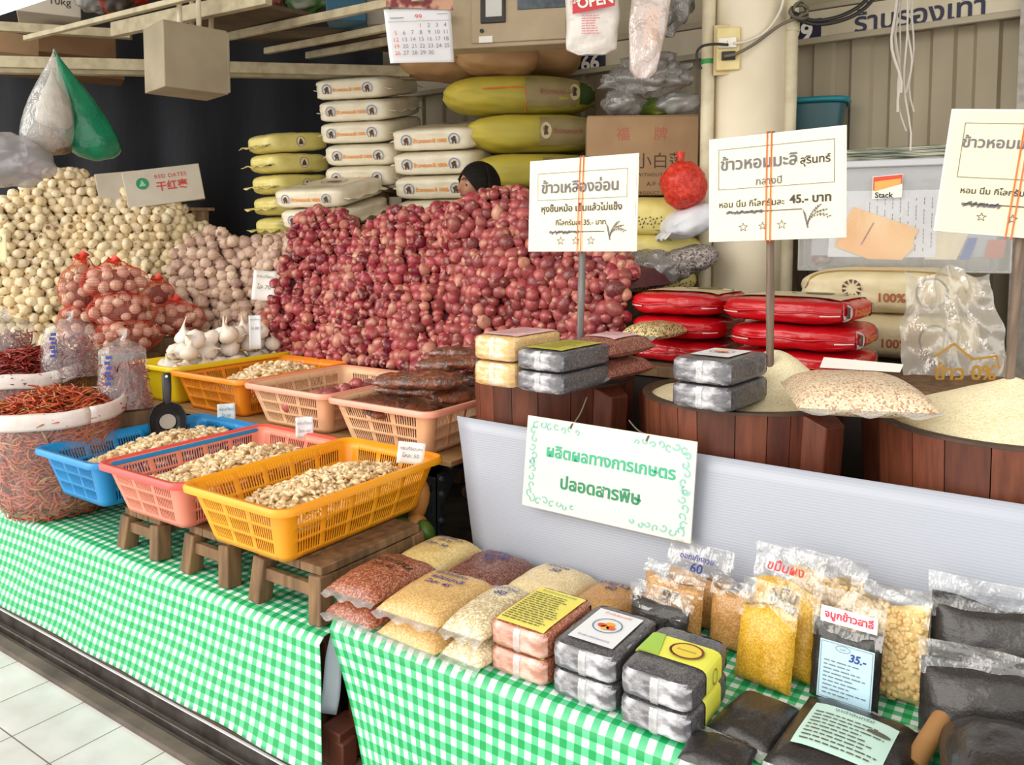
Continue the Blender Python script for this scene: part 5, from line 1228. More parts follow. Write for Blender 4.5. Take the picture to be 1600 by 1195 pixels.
def logo_label(t, dims, n, w, l, seed):
    paper_on(t, dims, n, -w / 2, -l / 2, w / 2, l / 2, lt_paper); tp = top_of(*dims, n, .0055); r = w * .3
    outline(ring_pts(0, .005, r), .0025, tp, mat('slate print', '#5a6c8c'), t, 'logo_ring')
    for k, (dx, dy, cm) in enumerate(((-.35, -.1, '#d8402a'), (.1, .25, '#e8a22a'), (.35, -.2, '#e05a2a'), (-.05, -.35, '#e8b23a'))): shape([(dx * r + p, .005 + dy * r + q) for p, q in ring_pts(0, 0, r * .34, r * .28, 10)], tp, mat('logo ' + cm, cm), t, 'logo_patch')
    write('ข้าวไรซ์เบอร์รี่', tp, 0, l * .40, w * .6, mat('orange red print', '#d8682a'), t); write('ข้าวอินทรีย์ปลอดสาร', tp, 0, -l * .38, w * .7, mat('navy print', '#3a4a7a'), t)
# -- on the barrels
z = ZB + .018
for lv in (0, 1):
    c = at_z(738, 600, z); c.z = z + lv * .074; t = brick(('upper' if lv else 'lower') + ' beige rice brick' + (' with a pink paper' if lv else ', under the one with a pink paper') + ' on the left barrel', c, -3, .15, .25, .071, 'beige', fold_beige)
    if lv: paper_on(t, (.15, .25, .071), 9, -.06, -.10, .066, .11, pink_paper); strips(small_print(-.05, -.08, .055, .09, 9, .3, 2), top_of(.15, .25, .071, 9, .0055), mat('faint pink print', '#c09098'), t, 'small_print')
for lv in (0, 1):
    c = at_z(804, 609, z); c.z = z + lv * .060; t = brick(('upper' if lv else 'lower') + ' black rice brick' + (' with a dull yellow paper' if lv else ', under the yellow labelled one') + ' on the left barrel', c, -4, .16, .26, .058, 'black', fold_dark)
    if lv: paper_on(t, (.16, .26, .058), 9, -.055, -.11, .065, .10, yg_paper); strips(small_print(-.04, -.09, .05, .08, 8, .3, 3), top_of(.16, .26, .058, 9, .0055), mat('faint olive print', '#8c8a3a'), t, 'small_print')
zz = ZB + .002
for lv in (0, 1):
    c = at_z(1046, 634, zz + .004); c.z = zz + .004 + lv * .066; t = brick(('upper' if lv else 'lower') + ' silvery black rice brick' + (' with a white logo label' if lv else ', under the labelled one') + ' on the middle barrel', c, -5, .165, .255, .064, 'black', fold_dark)
    if lv: logo_label(t, (.165, .255, .064), 9, .105, .15, 1)
def flat_bag(label, c, rz, Wx, Ly, Ht, key, group=None, rx=0, ry=0, lines=None, ink=None, n=2.8, foot=True, lrot=0, lpos=(0, .03), lw=.55, seed=0):
    """a heat-sealed bag lying flat, seals at the near and far ends; c = middle of its underside"""
    t = thing('rice_bag', label, 'rice bag', c, rz, group, rx, ry)
    def hz(x, y):
        u, v = abs(x / (Wx / 2)), abs(y / (Ly / 2)); return max(0, (1 - u ** 3.2)) ** .55 * max(0, (1 - v ** 3.6)) ** .6
    mb = MB(); mid = Ht * .36
    wn = lambda x, y: .0022 * noise.noise((x * 30, y * 22, seed * 2.2)) * (1 + 2.5 * abs(y / (Ly / 2)) ** 3)
    mb.grid(26, 30, lambda a, b: ((a - .5) * Wx, (b - .5) * Ly, mid + (Ht - mid) * hz((a - .5) * Wx, (b - .5) * Ly) + wn((a - .5) * Wx, (b - .5) * Ly) * hz((a - .5) * Wx, (b - .5) * Ly) ** .3))
    mb.grid(26, 30, lambda a, b: ((.5 - a) * Wx, (b - .5) * Ly, mid * (1 - hz((a - .5) * Wx, (b - .5) * Ly))))
    mb.build('body', BG[key], t, smooth=180)
    for sy in (-1, 1):
        mb = MB(); mb.grid(26, 4, lambda a, b, sy=sy: ((a - .5) * Wx * (.99 + .02 * b), sy * (Ly / 2 - .002 + .022 * b), mid - .006 * b + .006 * b * math.sin(a * 19 + seed) + .004 * noise.noise((a * 7, b * 2, seed)))); mb.build('sealed_end', film_thick, t, smooth=180)
    sf = lambda x, y: Vector((x, y, mid + (Ht - mid) * hz(x, y) + .0035))
    for k, s in enumerate(lines or ()): write(s, sf, lpos[0] + .006 * (k % 2), lpos[1] - k * .03, None, ink or MATS['blue pen ink'], t, h=.021, slant=.25, rot=lrot, bold=.01, name='handwriting')
    t['_'] = 0; del t['_']
    return t, sf
for lv in (0, 1):
    c = at_z(955, 588, z); c.z = z + lv * .066; t, sf = flat_bag(('upper' if lv else 'lower') + ' brown rice bag' + (' with a pink paper' if lv else ', under the pink labelled one') + ' between left and middle barrels', c, -6, .17, .25, .064, 'brown', seed=lv)
    if lv:
        mb = MB(); mb.grid(8, 8, lambda a, b: tuple(sf(-.06 + .115 * a, -.07 + .17 * b))); mb.build('paper_label', pink_paper, t, smooth=180); strips(small_print(-.05, -.05, .045, .085, 9, .3, 5), lambda x, y: sf(x, y) + Vector((0, 0, .002)), MATS['faint pink print'], t, 'small_print')
c = at_z(1020, 560, z); flat_bag('speckled yellow grain bag behind the pink labelled brown bag', c + Vector((0, .02, .07)), -4, .15, .24, .06, 'specky', seed=7)
c = at_z(1330, 640, ZB + .03); flat_bag('large bag of red and white mixed rice lying across middle and right barrels', Vector((c.x, c.y + .02, ZB + .028)), 22, .30, .33, .085, 'speck', None, 0, 0, seed=8)
o = shape([(-.12, 0), (.11, 0), (.12, .03), (-.11, .04)], flat_top(0), white_paper, None, 'bag_seal_flap'); o.location = at_d(1345, 578, 2.5); o.rotation_euler = (R(50), 0, R(10)); tag(o, 'white seal flap at the back of the mixed rice bag', 'paper')  # white strip standing for the sealed flap of the mixed rice bag

# -- on the right table: front row
T0 = ZR + .004
WB, LB, HB = .150, .212, .057
def lv_lab(lv, a, b): return ('upper ' if lv else 'lower ') + (a if lv else b)
for lv in (0, 1):
    t = brick(lv_lab(lv, 'red rice brick with a yellow printed sheet', 'red rice brick under the one with the yellow sheet'), (-1.008, 1.392, T0 + lv * .059), 0, WB, LB, HB, 'red', fold_red)
    paper_on(t, (WB, LB, HB), 9, -.062, -.098, .062, .09, yel_paper)
    if lv:
        tp = top_of(WB, LB, HB, 9, .0055); write('ข้าวกล้องแดงอินทรีย์', tp, 0, .075, .09, print_dk, t); strips(small_print(-.055, -.088, .055, .062, 15, .34, 6), tp, print_dk, t, 'small_print')
for lv in (0, 1):
    t = brick(lv_lab(lv, 'grey black rice brick with a white logo label', 'grey black rice brick under the white labelled one'), (-.845, 1.388, T0 + lv * .059), 0, WB, LB, HB, 'black', fold_dark)
    if lv: logo_label(t, (WB, LB, HB), 9, .105, .15, 2)
for lv in (0, 1):
    t = brick(lv_lab(lv, 'grey black rice brick with a lime and yellow band', 'grey black rice brick under the yellow banded one'), (-.682, 1.376 + .002 * lv, T0 + lv * .059), 0, WB, LB, HB, 'black', fold_dark)
    D = (WB, LB, HB); tp = top_of(*D, 9, .003); sd = side_of(*D, 9, .003); mb = MB(); y0, y1 = -.035, .05
    mb.grid(14, 4, lambda a, b: tuple(tp(-.074 + .145 * a, y0 + (y1 - y0) * b))); mb.grid(2, 4, lambda a, b: tuple(tp(.0709, y0 + (y1 - y0) * b).lerp(sd(y0 + (y1 - y0) * b, HB * .42), a)))
    mb.grid(8, 4, lambda a, b: tuple(sd(y0 + (y1 - y0) * b, HB * (.42 - .84 * a)))); mb.build('paper_band', mat('bright yellow band', '#dfe04a', '#e8e86a', 5, 2, rough=.45), t, smooth=60)
    if lv:
        t2 = top_of(*D, 9, .005); mb = MB(); mb.grid(6, 4, lambda a, b: tuple(t2(-.073 + .05 * a * (1 - b * .4), y0 + (y1 - y0) * b))); mb.build('green_field', grn_paper, t, smooth=180)
        t3 = top_of(*D, 9, .0065); shape(ring_pts(.02, .008, .03, .026), t3, mat('gold label', '#e0c84a'), t, 'badge'); outline(ring_pts(.02, .008, .033, .029), .005, t3, mat('maroon print', '#7a3a2a'), t, 'badge_ring'); write('ข้าวหอมนิล', top_of(*D, 9, .0075), .02, .008, .04, mat('olive print', '#8a7a20'), t)
        outline(ring_pts(.008, 0, .012, .015), .002, lambda a, b: side_of(*D, 9, .005)(a, b), MATS['maroon print'], t, 'badge_ring')
LF, HF_ = .24, .058
rows = [(-1.405, 1.475, .165, 'darkred', 'dark red rice bag', ('ข้าวมันปู', 'แดงหอม', 'โลละ 45'), black_ink), (-1.215, 1.468, .185, 'tan', 'tan brown rice bag', ('ข้าวกล้อง', 'หอมมะลิ', 'โลละ 45'), None), (-1.062, 1.478, .115, 'barley', 'pale barley bag', ('ลูกเดือย', '80'), None)]
for x, y, w, key, nm_, tx, ink in rows:
    for lv in (0, 1):
        flat_bag(lv_lab(lv, nm_ + ' with handwriting in the front row beside the red bricks' if key == 'barley' else nm_ + (' with black handwriting, leftmost of the front row' if key == 'darkred' else ' with blue handwriting in the front row'), nm_ + ' lying under its like in the front row'),
                 (x + (.008 if lv == 0 else 0), y + (0 if lv else -.006), T0 + lv * .058), 2 if lv else -2, w, LF, HF_, key, lines=tx if lv else None, ink=ink, lpos=(.0, .06), seed=int(-x * 100) + lv)
for x, y, w, key, lb, tx, z_ in ((-1.455, 1.755, .17, 'yellow', 'yellow cream rice bag with blue handwriting at the back left', ('ข้าวเหนียว', 'เขี้ยวงู', 'โลละ 50'), .07), (-1.27, 1.752, .185, 'purple', 'purple brown rice bag with handwriting, back row behind the tan bag', ('ข้าวกล้อง', 'หอมนิล', '50'), .066), (-1.078, 1.755, .185, 'cream', 'cream millet bag with faint blue handwriting in the back row', ('ถั่วทอง', '50'), .07), (-.915, 1.76, .14, 'gold', 'golden brown grain bag in the back row behind the red bricks', ('งาขาว', '60'), .06)):
    flat_bag(lb, (x, y, T0), 1, w, .235, z_, key, lines=tx, lpos=(0, .06), seed=int(-x * 50))
# ---- standing bags
def stand_bag(label, c, rz, w, h, fill, th, key, lean=-10, lines=(), ink=None, lz=.5, cat='bag', flap_lines=(), flap_ink=None, n=3.2, seed=0, lw=.6, bold=.015):
    t = thing('grain_bag', label, cat, c, rz, None, lean); hh = h * fill
    def tk(x, z):
        u = abs(x / (w / 2)); v = z / hh; return th / 2 * max(0, 1 - u ** n) ** .5 * max(0, min(1, (v / .12)) ** .5 * (1 - max(0, v) ** 4) ** .6)
    mb = MB()
    for s in (-1, 1): mb.grid(18, 22, lambda a, b, s=s: ((a - .5) * w * s * -1 * (1 + .03 * noise.noise((b * 5, s, seed))), s * tk((a - .5) * w, b * hh) + .003 * noise.noise((a * 6, b * 6, seed)), b * hh * (1 + .05 * math.sin(a * 5 + seed)))) 
    mb.build('contents', BG[key], t, smooth=180)
    if key == 'bean':
        mb = MB(); r2 = random.Random(seed)
        for _ in range(330):
            x, z, s = r2.uniform(-.47, .47) * w, r2.uniform(.03, .97) * hh, r2.choice((-1, -1, 1)); q = .0062 * r2.uniform(.85, 1.15)
            mb.lathe([(.0005, -q)] + [(q * math.sin(math.pi * i / 5), -q * math.cos(math.pi * i / 5)) for i in range(1, 5)] + [(.0005, q)], 8, c=(x, s * max(.003, tk(x, z) - .001), z))
        mb.build('chickpeas', mat('dry chickpea', '#dcbf86', '#c9a468', 90, 2, rough=.5), t, smooth=180)['kind'] = 'stuff'
    mb = MB()
    for s in (-1, 1): mb.grid(14, 10, lambda a, b, s=s: ((a - .5) * w * (1.02 + .05 * b), s * (.010 * (1 - b)) + .014 * noise.noise((a * 4 + seed, b * 3, s * .3)) * (.3 + b) + s * .002, hh * .82 + (h - hh * .82) * b))
    mb.build('clear_top', film_mat('bag top film', gloss=.16, haze=.05, wr=.8, wscale=13), t, smooth=60)
    fr = lambda x, z: Vector((x, -tk(x, z) - .005, z))
    for k, s in enumerate(lines): write(s, fr, 0, hh * lz - k * .028, w * lw, ink or black_ink, t, slant=.2, bold=bold, name='handwriting')
    for k, s in enumerate(flap_lines): write(s, lambda x, z: Vector((x, -.02, z)), 0, h * .86 - k * .026, w * (.55 if k == 0 else .2), flap_ink or MATS['blue pen ink'], t, slant=.2, bold=bold, name='handwriting')
    return t, fr, hh
def tz(px, py, dz=0): p = at_z(px, py, T0 + dz); return p
stand_bag('tan grain bag with blue handwriting on its tall clear top, by the white panel', (-.70, 1.845, T0), -4, .16, .20, .62, .05, 'gold', -4, flap_lines=('ดอกเก๊กฮวย', '60'), seed=1)
stand_bag('golden grain bag with black handwriting, standing behind the dark silvery bag', (-.735, 1.76, T0), -6, .155, .165, .8, .05, 'gold', -8, lines=('งา',), lz=.75, seed=2, lw=.25)
stand_bag('brown grain bag half hidden left of the mustard bags', (-.595, 1.775, T0), -6, .10, .16, .85, .05, 'gold', -6, seed=3)
stand_bag('dark silvery bag with black handwriting behind the black bricks', (-.735, 1.672, T0), -7, .15, .145, .72, .035, 'coal', -12, lines=('งาดำ',), lz=.62, seed=4)
stand_bag('front mustard yellow grain bag with black handwriting', (-.487, 1.665, T0), -8, .125, .215, .75, .055, 'must', -12, lines=(), seed=5)
stand_bag('rear mustard yellow grain bag with red print on its clear top', (-.468, 1.735, T0), -8, .15, .27, .72, .05, 'must', -10, lines=('ขมิ้น', 'โล 50'), lz=.9, flap_lines=('ขมิ้นผง',), flap_ink=red_ink, seed=6, lw=.4)
stand_bag('chickpea bag standing behind the mustard bags at the white panel', (-.40, 1.815, T0), -6, .16, .25, .8, .05, 'bean', -6, seed=7)
t, fr, hh = stand_bag('black sesame bag with a pale blue label and red lettering', (-.328, 1.69, T0), -3, .135, .225, .68, .05, 'coal', -10, seed=8)
mb = MB(); mb.grid(6, 6, lambda a, b: (-.045 + .105 * a, -.030, .012 + .115 * b)); lb = mb.build('paper_label', mat('pale blue label', '#b4d8e8', rough=.5), t, smooth=180)
g = flat_front(-.0315); outline([(-.042, .015), (.057, .015), (.057, .124), (-.042, .124)], .001, g, grey_ink, lb, 'label_frame'); strips(small_print(-.035, .02, .05, .092, 9, .3, 9, .45), g, grey_ink, lb, 'small_print'); write('35.-', g, .03, .104, .032, MATS['blue pen ink'], lb, slant=.2, bold=.03, name='price'); outline(ring_pts(.0, .116, .014, .006), .001, g, grey_ink, lb, 'label_badge'); write('งาดำ', g, .0, .116, .012, grey_ink, lb)
mb = MB(); mb.grid(4, 3, lambda a, b: (-.05 + .11 * a, -.0225, .160 + .032 * b)); hb = mb.build('header_strip', mat('white printed strip', '#efe6e4', rough=.4), t, smooth=180); write('จมูกข้าวสาลี', flat_front(-.024), .005, .176, .095, mat('pink red lettering', '#d2304a'), hb, bold=.03)
stand_bag('chickpea bag standing behind the black sesame bag', (-.262, 1.775, T0), -4, .15, .23, .85, .06, 'bean', -6, seed=9)
# ---- black bags lying at the near right
t, sf = flat_bag('small black grain bag lying in front of the mustard bags', (-.452, 1.515, T0), -8, .125, .165, .035, 'coal', seed=31)
t, sf = flat_bag('black grain bag at the lower edge beside the yellow banded brick', (-.478, 1.375, T0), 3, .12, .10, .03, 'coal', seed=33)
t, sf = flat_bag('large black grain bag with a mint printed sheet lying on the table', (-.285, 1.515, T0), -4, .215, .26, .05, 'coal', seed=35)
mb = MB(); mb.grid(8, 8, lambda a, b: tuple(sf(-.075 + .15 * a, -.085 + .15 * b))); lb = mb.build('paper_label', mint_paper, t, smooth=180); s2 = lambda x, y: sf(x, y) + Vector((0, 0, .002))
write('งาดำอินทรีย์', s2, 0, .052, .07, print_dk, t); strips(small_print(-.065, -.075, .065, .035, 9, .3, 12), s2, print_dk, t, 'small_print'); shape([(x + .05, y + .02) for x, y in ring_pts(0, 0, .02, .007)], s2, print_dk, t, 'oval_mark')
# ---- big black bags in the near right corner
stand_bag('tall bag of black rice standing against the panel at the right edge', (-.06, 1.80, T0), 2, .25, .27, .82, .09, 'coal', -6, seed=41)
stand_bag('bag of black rice in front of the tall one at the right edge', (-.085, 1.665, T0), 4, .20, .19, .8, .10, 'coal', -8, seed=42)
c = Vector((.0, 1.50, T0)); flat_bag('big bulging bag of black rice at the near right corner', c, 8, .26, .28, .13, 'dark', seed=44)
c = at_z(1462, 1165, T0 + .03); t = thing('paper_roll', 'brown paper roll leaning on the dark sack at the lower right', 'paper roll', c, 0); mb = MB(); mb.tube([(-.03, -.05, -.02), (.012, .06, .042)], .018, 16); mb.build('roll', mat('brown kraft paper', '#9a6f42', '#86602f', 8, 3, rough=.7), t, smooth=60)
# ------------------------------------------------------------------ white panel and the green lettered board
PZ0, PZ1, PY0, PY1 = ZR + .002, at_y(713, 650, 1.935).z, 1.885, 1.938
x0b, x0t = at_y(735, 812, 1.90).x, at_y(713, 650, 1.935).x
pn = thing('divider_board', 'long white corrugated plastic panel leaning against the barrels', 'panel', (0, 0, 0))
mb = MB(); XR_ = .7
for k in range(2):
    pass
sl = (x0b - x0t) / (PZ1 - at_y(735, 812, 1.90).z)
def pf(a, b):
    z = PZ0 + (PZ1 - PZ0) * b; xl = x0t + sl * (PZ1 - z); return (xl + (XR_ - xl) * a, PY0 + (PY1 - PY0) * b + .004 * noise.noise((a * 5, b * 2, 0)), z + (0 if b < 1 else .004 * noise.noise((a * 3, 0, 7))))
pm_, t_, o_ = nt('white fluted plastic'); p_ = pbsdf(t_, o_, .32, 0, .5); p_.inputs['Base Color'].default_value = col4(C('#a3a8b4'))
w_ = nd(t_, 'ShaderNodeTexWave', wave_type='BANDS', bands_direction='Z'); w_.inputs['Scale'].default_value = 45; t_.links.new(texco(t_, 'Object'), w_.inputs['Vector']); t_.links.new(bump(t_, w_.outputs['Fac'], .10, .002), p_.inputs['Normal'])
mb.grid(40, 10, pf); mb.build('sheet', pm_, pn, smooth=180, solid=.005)
# lettered board hung by two strings from the barrel lugs
g0, g1, g2, g3 = at_y(824, 648, 1.90), at_y(1090, 690, 1.90), at_y(1080, 848, 1.872), at_y(818, 790, 1.872)
gw, gh = ((g1 - g0).length + (g2 - g3).length) / 2, ((g0 - g3).length + (g1 - g2).length) / 2
gc = (g0 + g1 + g2 + g3) / 4
gs = thing('lettered_board', 'white board with green lettering hanging in front of the white panel', 'sign', gc, 0, None, -math.degrees(math.atan2(.028, g0.z - g3.z)), math.degrees(math.atan2(g0.z - g1.z, g1.x - g0.x)))
mb = MB(); mb.box((0, 0, 0), (gw, .006, gh)); mb.build('board', mat('glossy cream board', '#d9d6c6', rough=.14, coat=.6, coatr=.05), gs, bevel=.001)
gf = flat_front(-.0045)
write('ผลิตผลทางการเกษตร', gf, .01, gh * .15, gw * .76, mat('bright green lettering', '#2fa883', rough=.4), gs, bold=.028)
write('ปลอดสารพิษ', gf, -.01, -gh * .16, gw * .48, mat('deep green lettering', '#16805a', rough=.4), gs, bold=.028)
teal_o = mat('pale teal ornament', '#86c2ba', rough=.4); mb = MB(); rnd = random.Random(4)
def curl(cx, cy, r, a0, turn, n=14):
    P = []
    for i in range(n): k = 1 - i / n * .8; a = a0 + turn * i * .42; P.append((cx + r * k * math.cos(a), cy + r * k * math.sin(a)))
    for i in range(n - 1):
        a, b = Vector(P[i]), Vector(P[i + 1]); d = b - a; q = Vector((-d.y, d.x)).normalized() * .0022
        mb.add([gf(*(a - q)), gf(*(b - q)), gf(*(b + q)), gf(*(a + q))], [(0, 1, 2, 3)])
for sx in (-1, 1):
    for sz in (-1, 1):
        mb = MB()
        for k in range(7): curl(sx * (gw * .44 - k * .022), sz * (gh * .40 + .006 * (k % 2)), .013 - .0008 * k, rnd.uniform(0, 6), sx * sz * (1 if k % 2 else -1))
        for k in range(5): curl(sx * (gw * .455 - .006 * (k % 2)), sz * (gh * .34 - k * .022), .012, rnd.uniform(0, 6), -sx * sz)
        mb.build('ornament', teal_o, gs, smooth=0)
for sx in (-.22, .23):
    mb = MB(); mb.tube([(gw * sx, -.004, gh * .43), (gw * sx + .004, -.006, gh * .47), (gw * sx + .008, .004, gh * .5)], .0025, 6); mb.build('hanging_hole', mat('brown hole', '#6a5236', rough=.7), gs, smooth=0)
M_ = Matrix.LocRotScale(gc, gs.rotation_euler, None)
for k, (sx, tgt, lb) in enumerate(((-.22, (-1.10, 2.0, .90), 'left'), (.23, (-.985, 2.04, .84), 'right'))):
    a = M_ @ Vector((gw * sx + .006, .002, gh * .49)); b = Vector(tgt); tag_ = MB(); tag_.tube([a + (b - a) * (i / 8) - Vector((0, 0, .01 * math.sin(math.pi * i / 8))) for i in range(9)], .002, 5)
    o = tag_.build('string', mat('grey twine', '#8a7f6c', rough=.8), smooth=60); tag(o, lb + ' string holding the green lettered board to the barrel', 'string')

# ------------------------------------------------------------------ price signs on poles
ivory, t_, o_ = nt('laminated ivory sheet'); p_ = pbsdf(t_, o_, .3, 0, .5, .8, .06); p_.inputs['Base Color'].default_value = col4(C('#e2d5ae'))
t_.links.new(bump(t_, noise_fac(t_, texco(t_, 'Object'), 5, 2), .12, .02), p_.inputs['Coat Normal'])
lam = mat('laminate edge', '#dcd6c6', rough=.2); pole_m = mat('grey pole', '#7c7a78', '#5a5654', 12, 4, .3, .7, .45, stretch=(8, 8, .6)); pole_b = mat('brown grey bamboo pole', '#7d6a58', '#5c4a3e', 10, 4, .3, .7, .6, stretch=(8, 8, .5))
ostr = mat('orange plastic string', '#e0662a', rough=.4); sgrey = mat('sign grey lettering', '#5f5c66', rough=.5); sdark = mat('sign dark lettering', '#2a272c', rough=.5)
def price_sign(label, tl, tr, br, bl, y, pole, pm_, dy, frame, lines, extras, tilt_pole=0):
    a, b, c, d = [at_y(px, py, y) for px, py in (tl, tr, br, bl)]; ctr = (a + b + c + d) / 4; w = ((b - a).length + (c - d).length) / 2; h = ((a - d).length + (b - c).length) / 2
    roll = math.degrees(math.atan2((a - b).z + (d - c).z, (b - a).x + (c - d).x))
    t = thing('price_sign', label, 'sign', ctr, 0, None, -3, roll)
    mb = MB(); mb.box((0, 0, 0), (w, .003, h)); mb.build('laminate', lam, t, bevel=.0012)
    mb = MB(); mb.grid(10, 8, lambda p, q: ((p - .5) * (w - .012), -.003 - .001 * noise.noise((p * 3, q * 3, ctr.x)), (q - .5) * (h - .012))); mb.build('sheet', ivory, t, smooth=180)
    f = flat_front(-.0055)
    fx0, fx1, fz0, fz1 = [v for v in frame]; outline([(fx0 * w, fz0 * h), (fx1 * w, fz0 * h), (fx1 * w, fz1 * h), (fx0 * w, fz1 * h)], .0016, f, sgrey, t, 'printed_frame')
    for s, cx, cz, ww, m, bo in lines: write(s, f, cx * w, cz * h, ww * w, m, t, bold=bo)
    for kind, cx, cz, sz in extras:
        if kind == 'star': outline(star_pts(cx * w, cz * h, sz * w), .0016, f, sgrey, t, 'printed_star')
        elif kind == 'rule':
            strips([(cx * w, cz * h - .0012, sz * w, cz * h + .0012)], f, sdark, t, 'printed_rule')
            rnd = random.Random(int(cx * 100)); mb = MB()
            for i in range(26):
                x = cx * w - .02 * w + i * .0105 * w; z = cz * h + rnd.uniform(-.012, .004) * h * 1.2; s = rnd.uniform(.003, .006)
                mb.add([f(x, z - s), f(x + s, z - s * .4), f(x + s * 1.3, z + s), f(x + s * .2, z + s * .7)], [(0, 1, 2, 3)])
            mb.build('scribbled_out_words', sgrey, t, smooth=0)
        elif kind == 'ear':
            mb = MB()
            for k in range(3):
                a0 = .35 + k * .35
                for i in range(9):
                    u = i / 8; x = cx * w + sz * w * (u * math.cos(1.45 - a0 * u * 1.1)) ; z = cz * h + sz * w * (u * math.sin(1.45 - a0 * u * 1.1)); s = .0034
                    mb.add([f(x - s * .5, z - s), f(x + s * .5, z - s * .6), f(x + s * .6, z + s), f(x - s * .4, z + s * .6)], [(0, 1, 2, 3)])
                    if i > 4: mb.add([f(x + s, z), f(x + s * 2.6, z + s * .4), f(x + s * 3, z + s * 1.6), f(x + s * 1.4, z + s * 1.2)], [(0, 1, 2, 3)])
            mb.add([f(cx * w - .002, cz * h - .012), f(cx * w + .002, cz * h - .012), f(cx * w - .006, cz * h + .028), f(cx * w - .014, cz * h + .04)], [(0, 1, 2, 3)])
            mb.build('printed_rice_ear', sgrey, t, smooth=0)
    for dx in (-.004, .008):
        xs = pole[0] * w + dx; mb = MB(); mb.tube([(xs, .016, h / 2 + .004), (xs, -.006, h / 2 + .004), (xs - .002, -.008, 0), (xs - .004, -.007, -h / 2 - .004), (xs - .004, .016, -h / 2 - .004), (xs, .018, 0), (xs, .016, h / 2 + .004)], .0018, 6); mb.build('string', ostr, t, smooth=60)
    ptop = Vector((pole[0] * w, .013, h / 2 + .006)); Mx = Matrix.LocRotScale(ctr, t.rotation_euler, None); A = Mx @ ptop; B = at_y(pole[1], pole[2], y + .02); dirn = (B - A).normalized(); E_ = B + dirn * pole[3]
    mb = MB(); mi = Mx.inverted(); pts = [mi @ (A + (E_ - A) * (i / 10)) for i in range(11)]; mb.tube(pts, [.0105 + .0015 * (i % 3 == 0) for i in range(11)], 12); mb.build('pole', pm_, t, smooth=60)
    return t
price_sign('ivory price sign on a grey pole over the shallots, price 35 baht', (826, 252), (998, 238), (996, 393), (828, 393), 2.17, (.0, 907, 514, .14), pole_m, 0, (-.41, .41, .06, .35),
           [('ข้าวเหลืองอ่อน', -.02, .205, .71, sgrey, .022), ('หุงขึ้นหม้อ เย็นแล้วไม่แข็ง', 0, -.04, .74, sdark, .018), ('กิโลกรัมละ 35.- บาท', .0, -.185, .46, sdark, .014)],
           [('rule', -.27, -.29, .22), ('star', -.18, -.385, .034), ('star', -.04, -.385, .034), ('star', .1, -.385, .034), ('ear', .27, -.34, .12)])
price_sign('ivory price sign on a bamboo pole in the middle barrel, price 45 baht', (1110, 218), (1328, 193), (1318, 372), (1106, 378), 2.25, (-.04, 1203, 552, .16), pole_b, 0, (-.42, .42, -.0, .385),
           [('ข้าวหอมมะลิ', -.12, .25, .57, sgrey, .022), ('สุรินทร์', .29, .21, .21, sdark, .02), ('กลางปี', -.04, .06, .19, sgrey, .012), ('หอม นิ่ม กิโลกรัมละ', -.17, -.14, .49, sdark, .012), ('45.- บาท', .255, -.13, .29, sdark, .03)],
           [('rule', -.34, -.225, .2), ('star', -.23, -.37, .034), ('star', -.085, -.365, .03), ('star', .055, -.36, .034), ('ear', .24, -.36, .14)])
price_sign('ivory price sign on a leaning pole in the right barrel', (1485, 168), (1705, 172), (1688, 378), (1460, 362), 2.25, (.06, 1578, 590, .14), pole_b, 0, (-.38, .42, -.05, .385),
           [('ข้าวหอมมะลิ', -.10, .24, .56, sgrey, .022), ('หอม นิ่ม กิโลกรัมละ', -.08, -.15, .52, sdark, .016), ('40.- บาท', .31, -.14, .2, sdark, .03)],
           [('rule', -.30, -.26, .2), ('star', -.16, -.36, .036), ('star', .06, -.36, .036), ('star', .22, -.36, .034)])

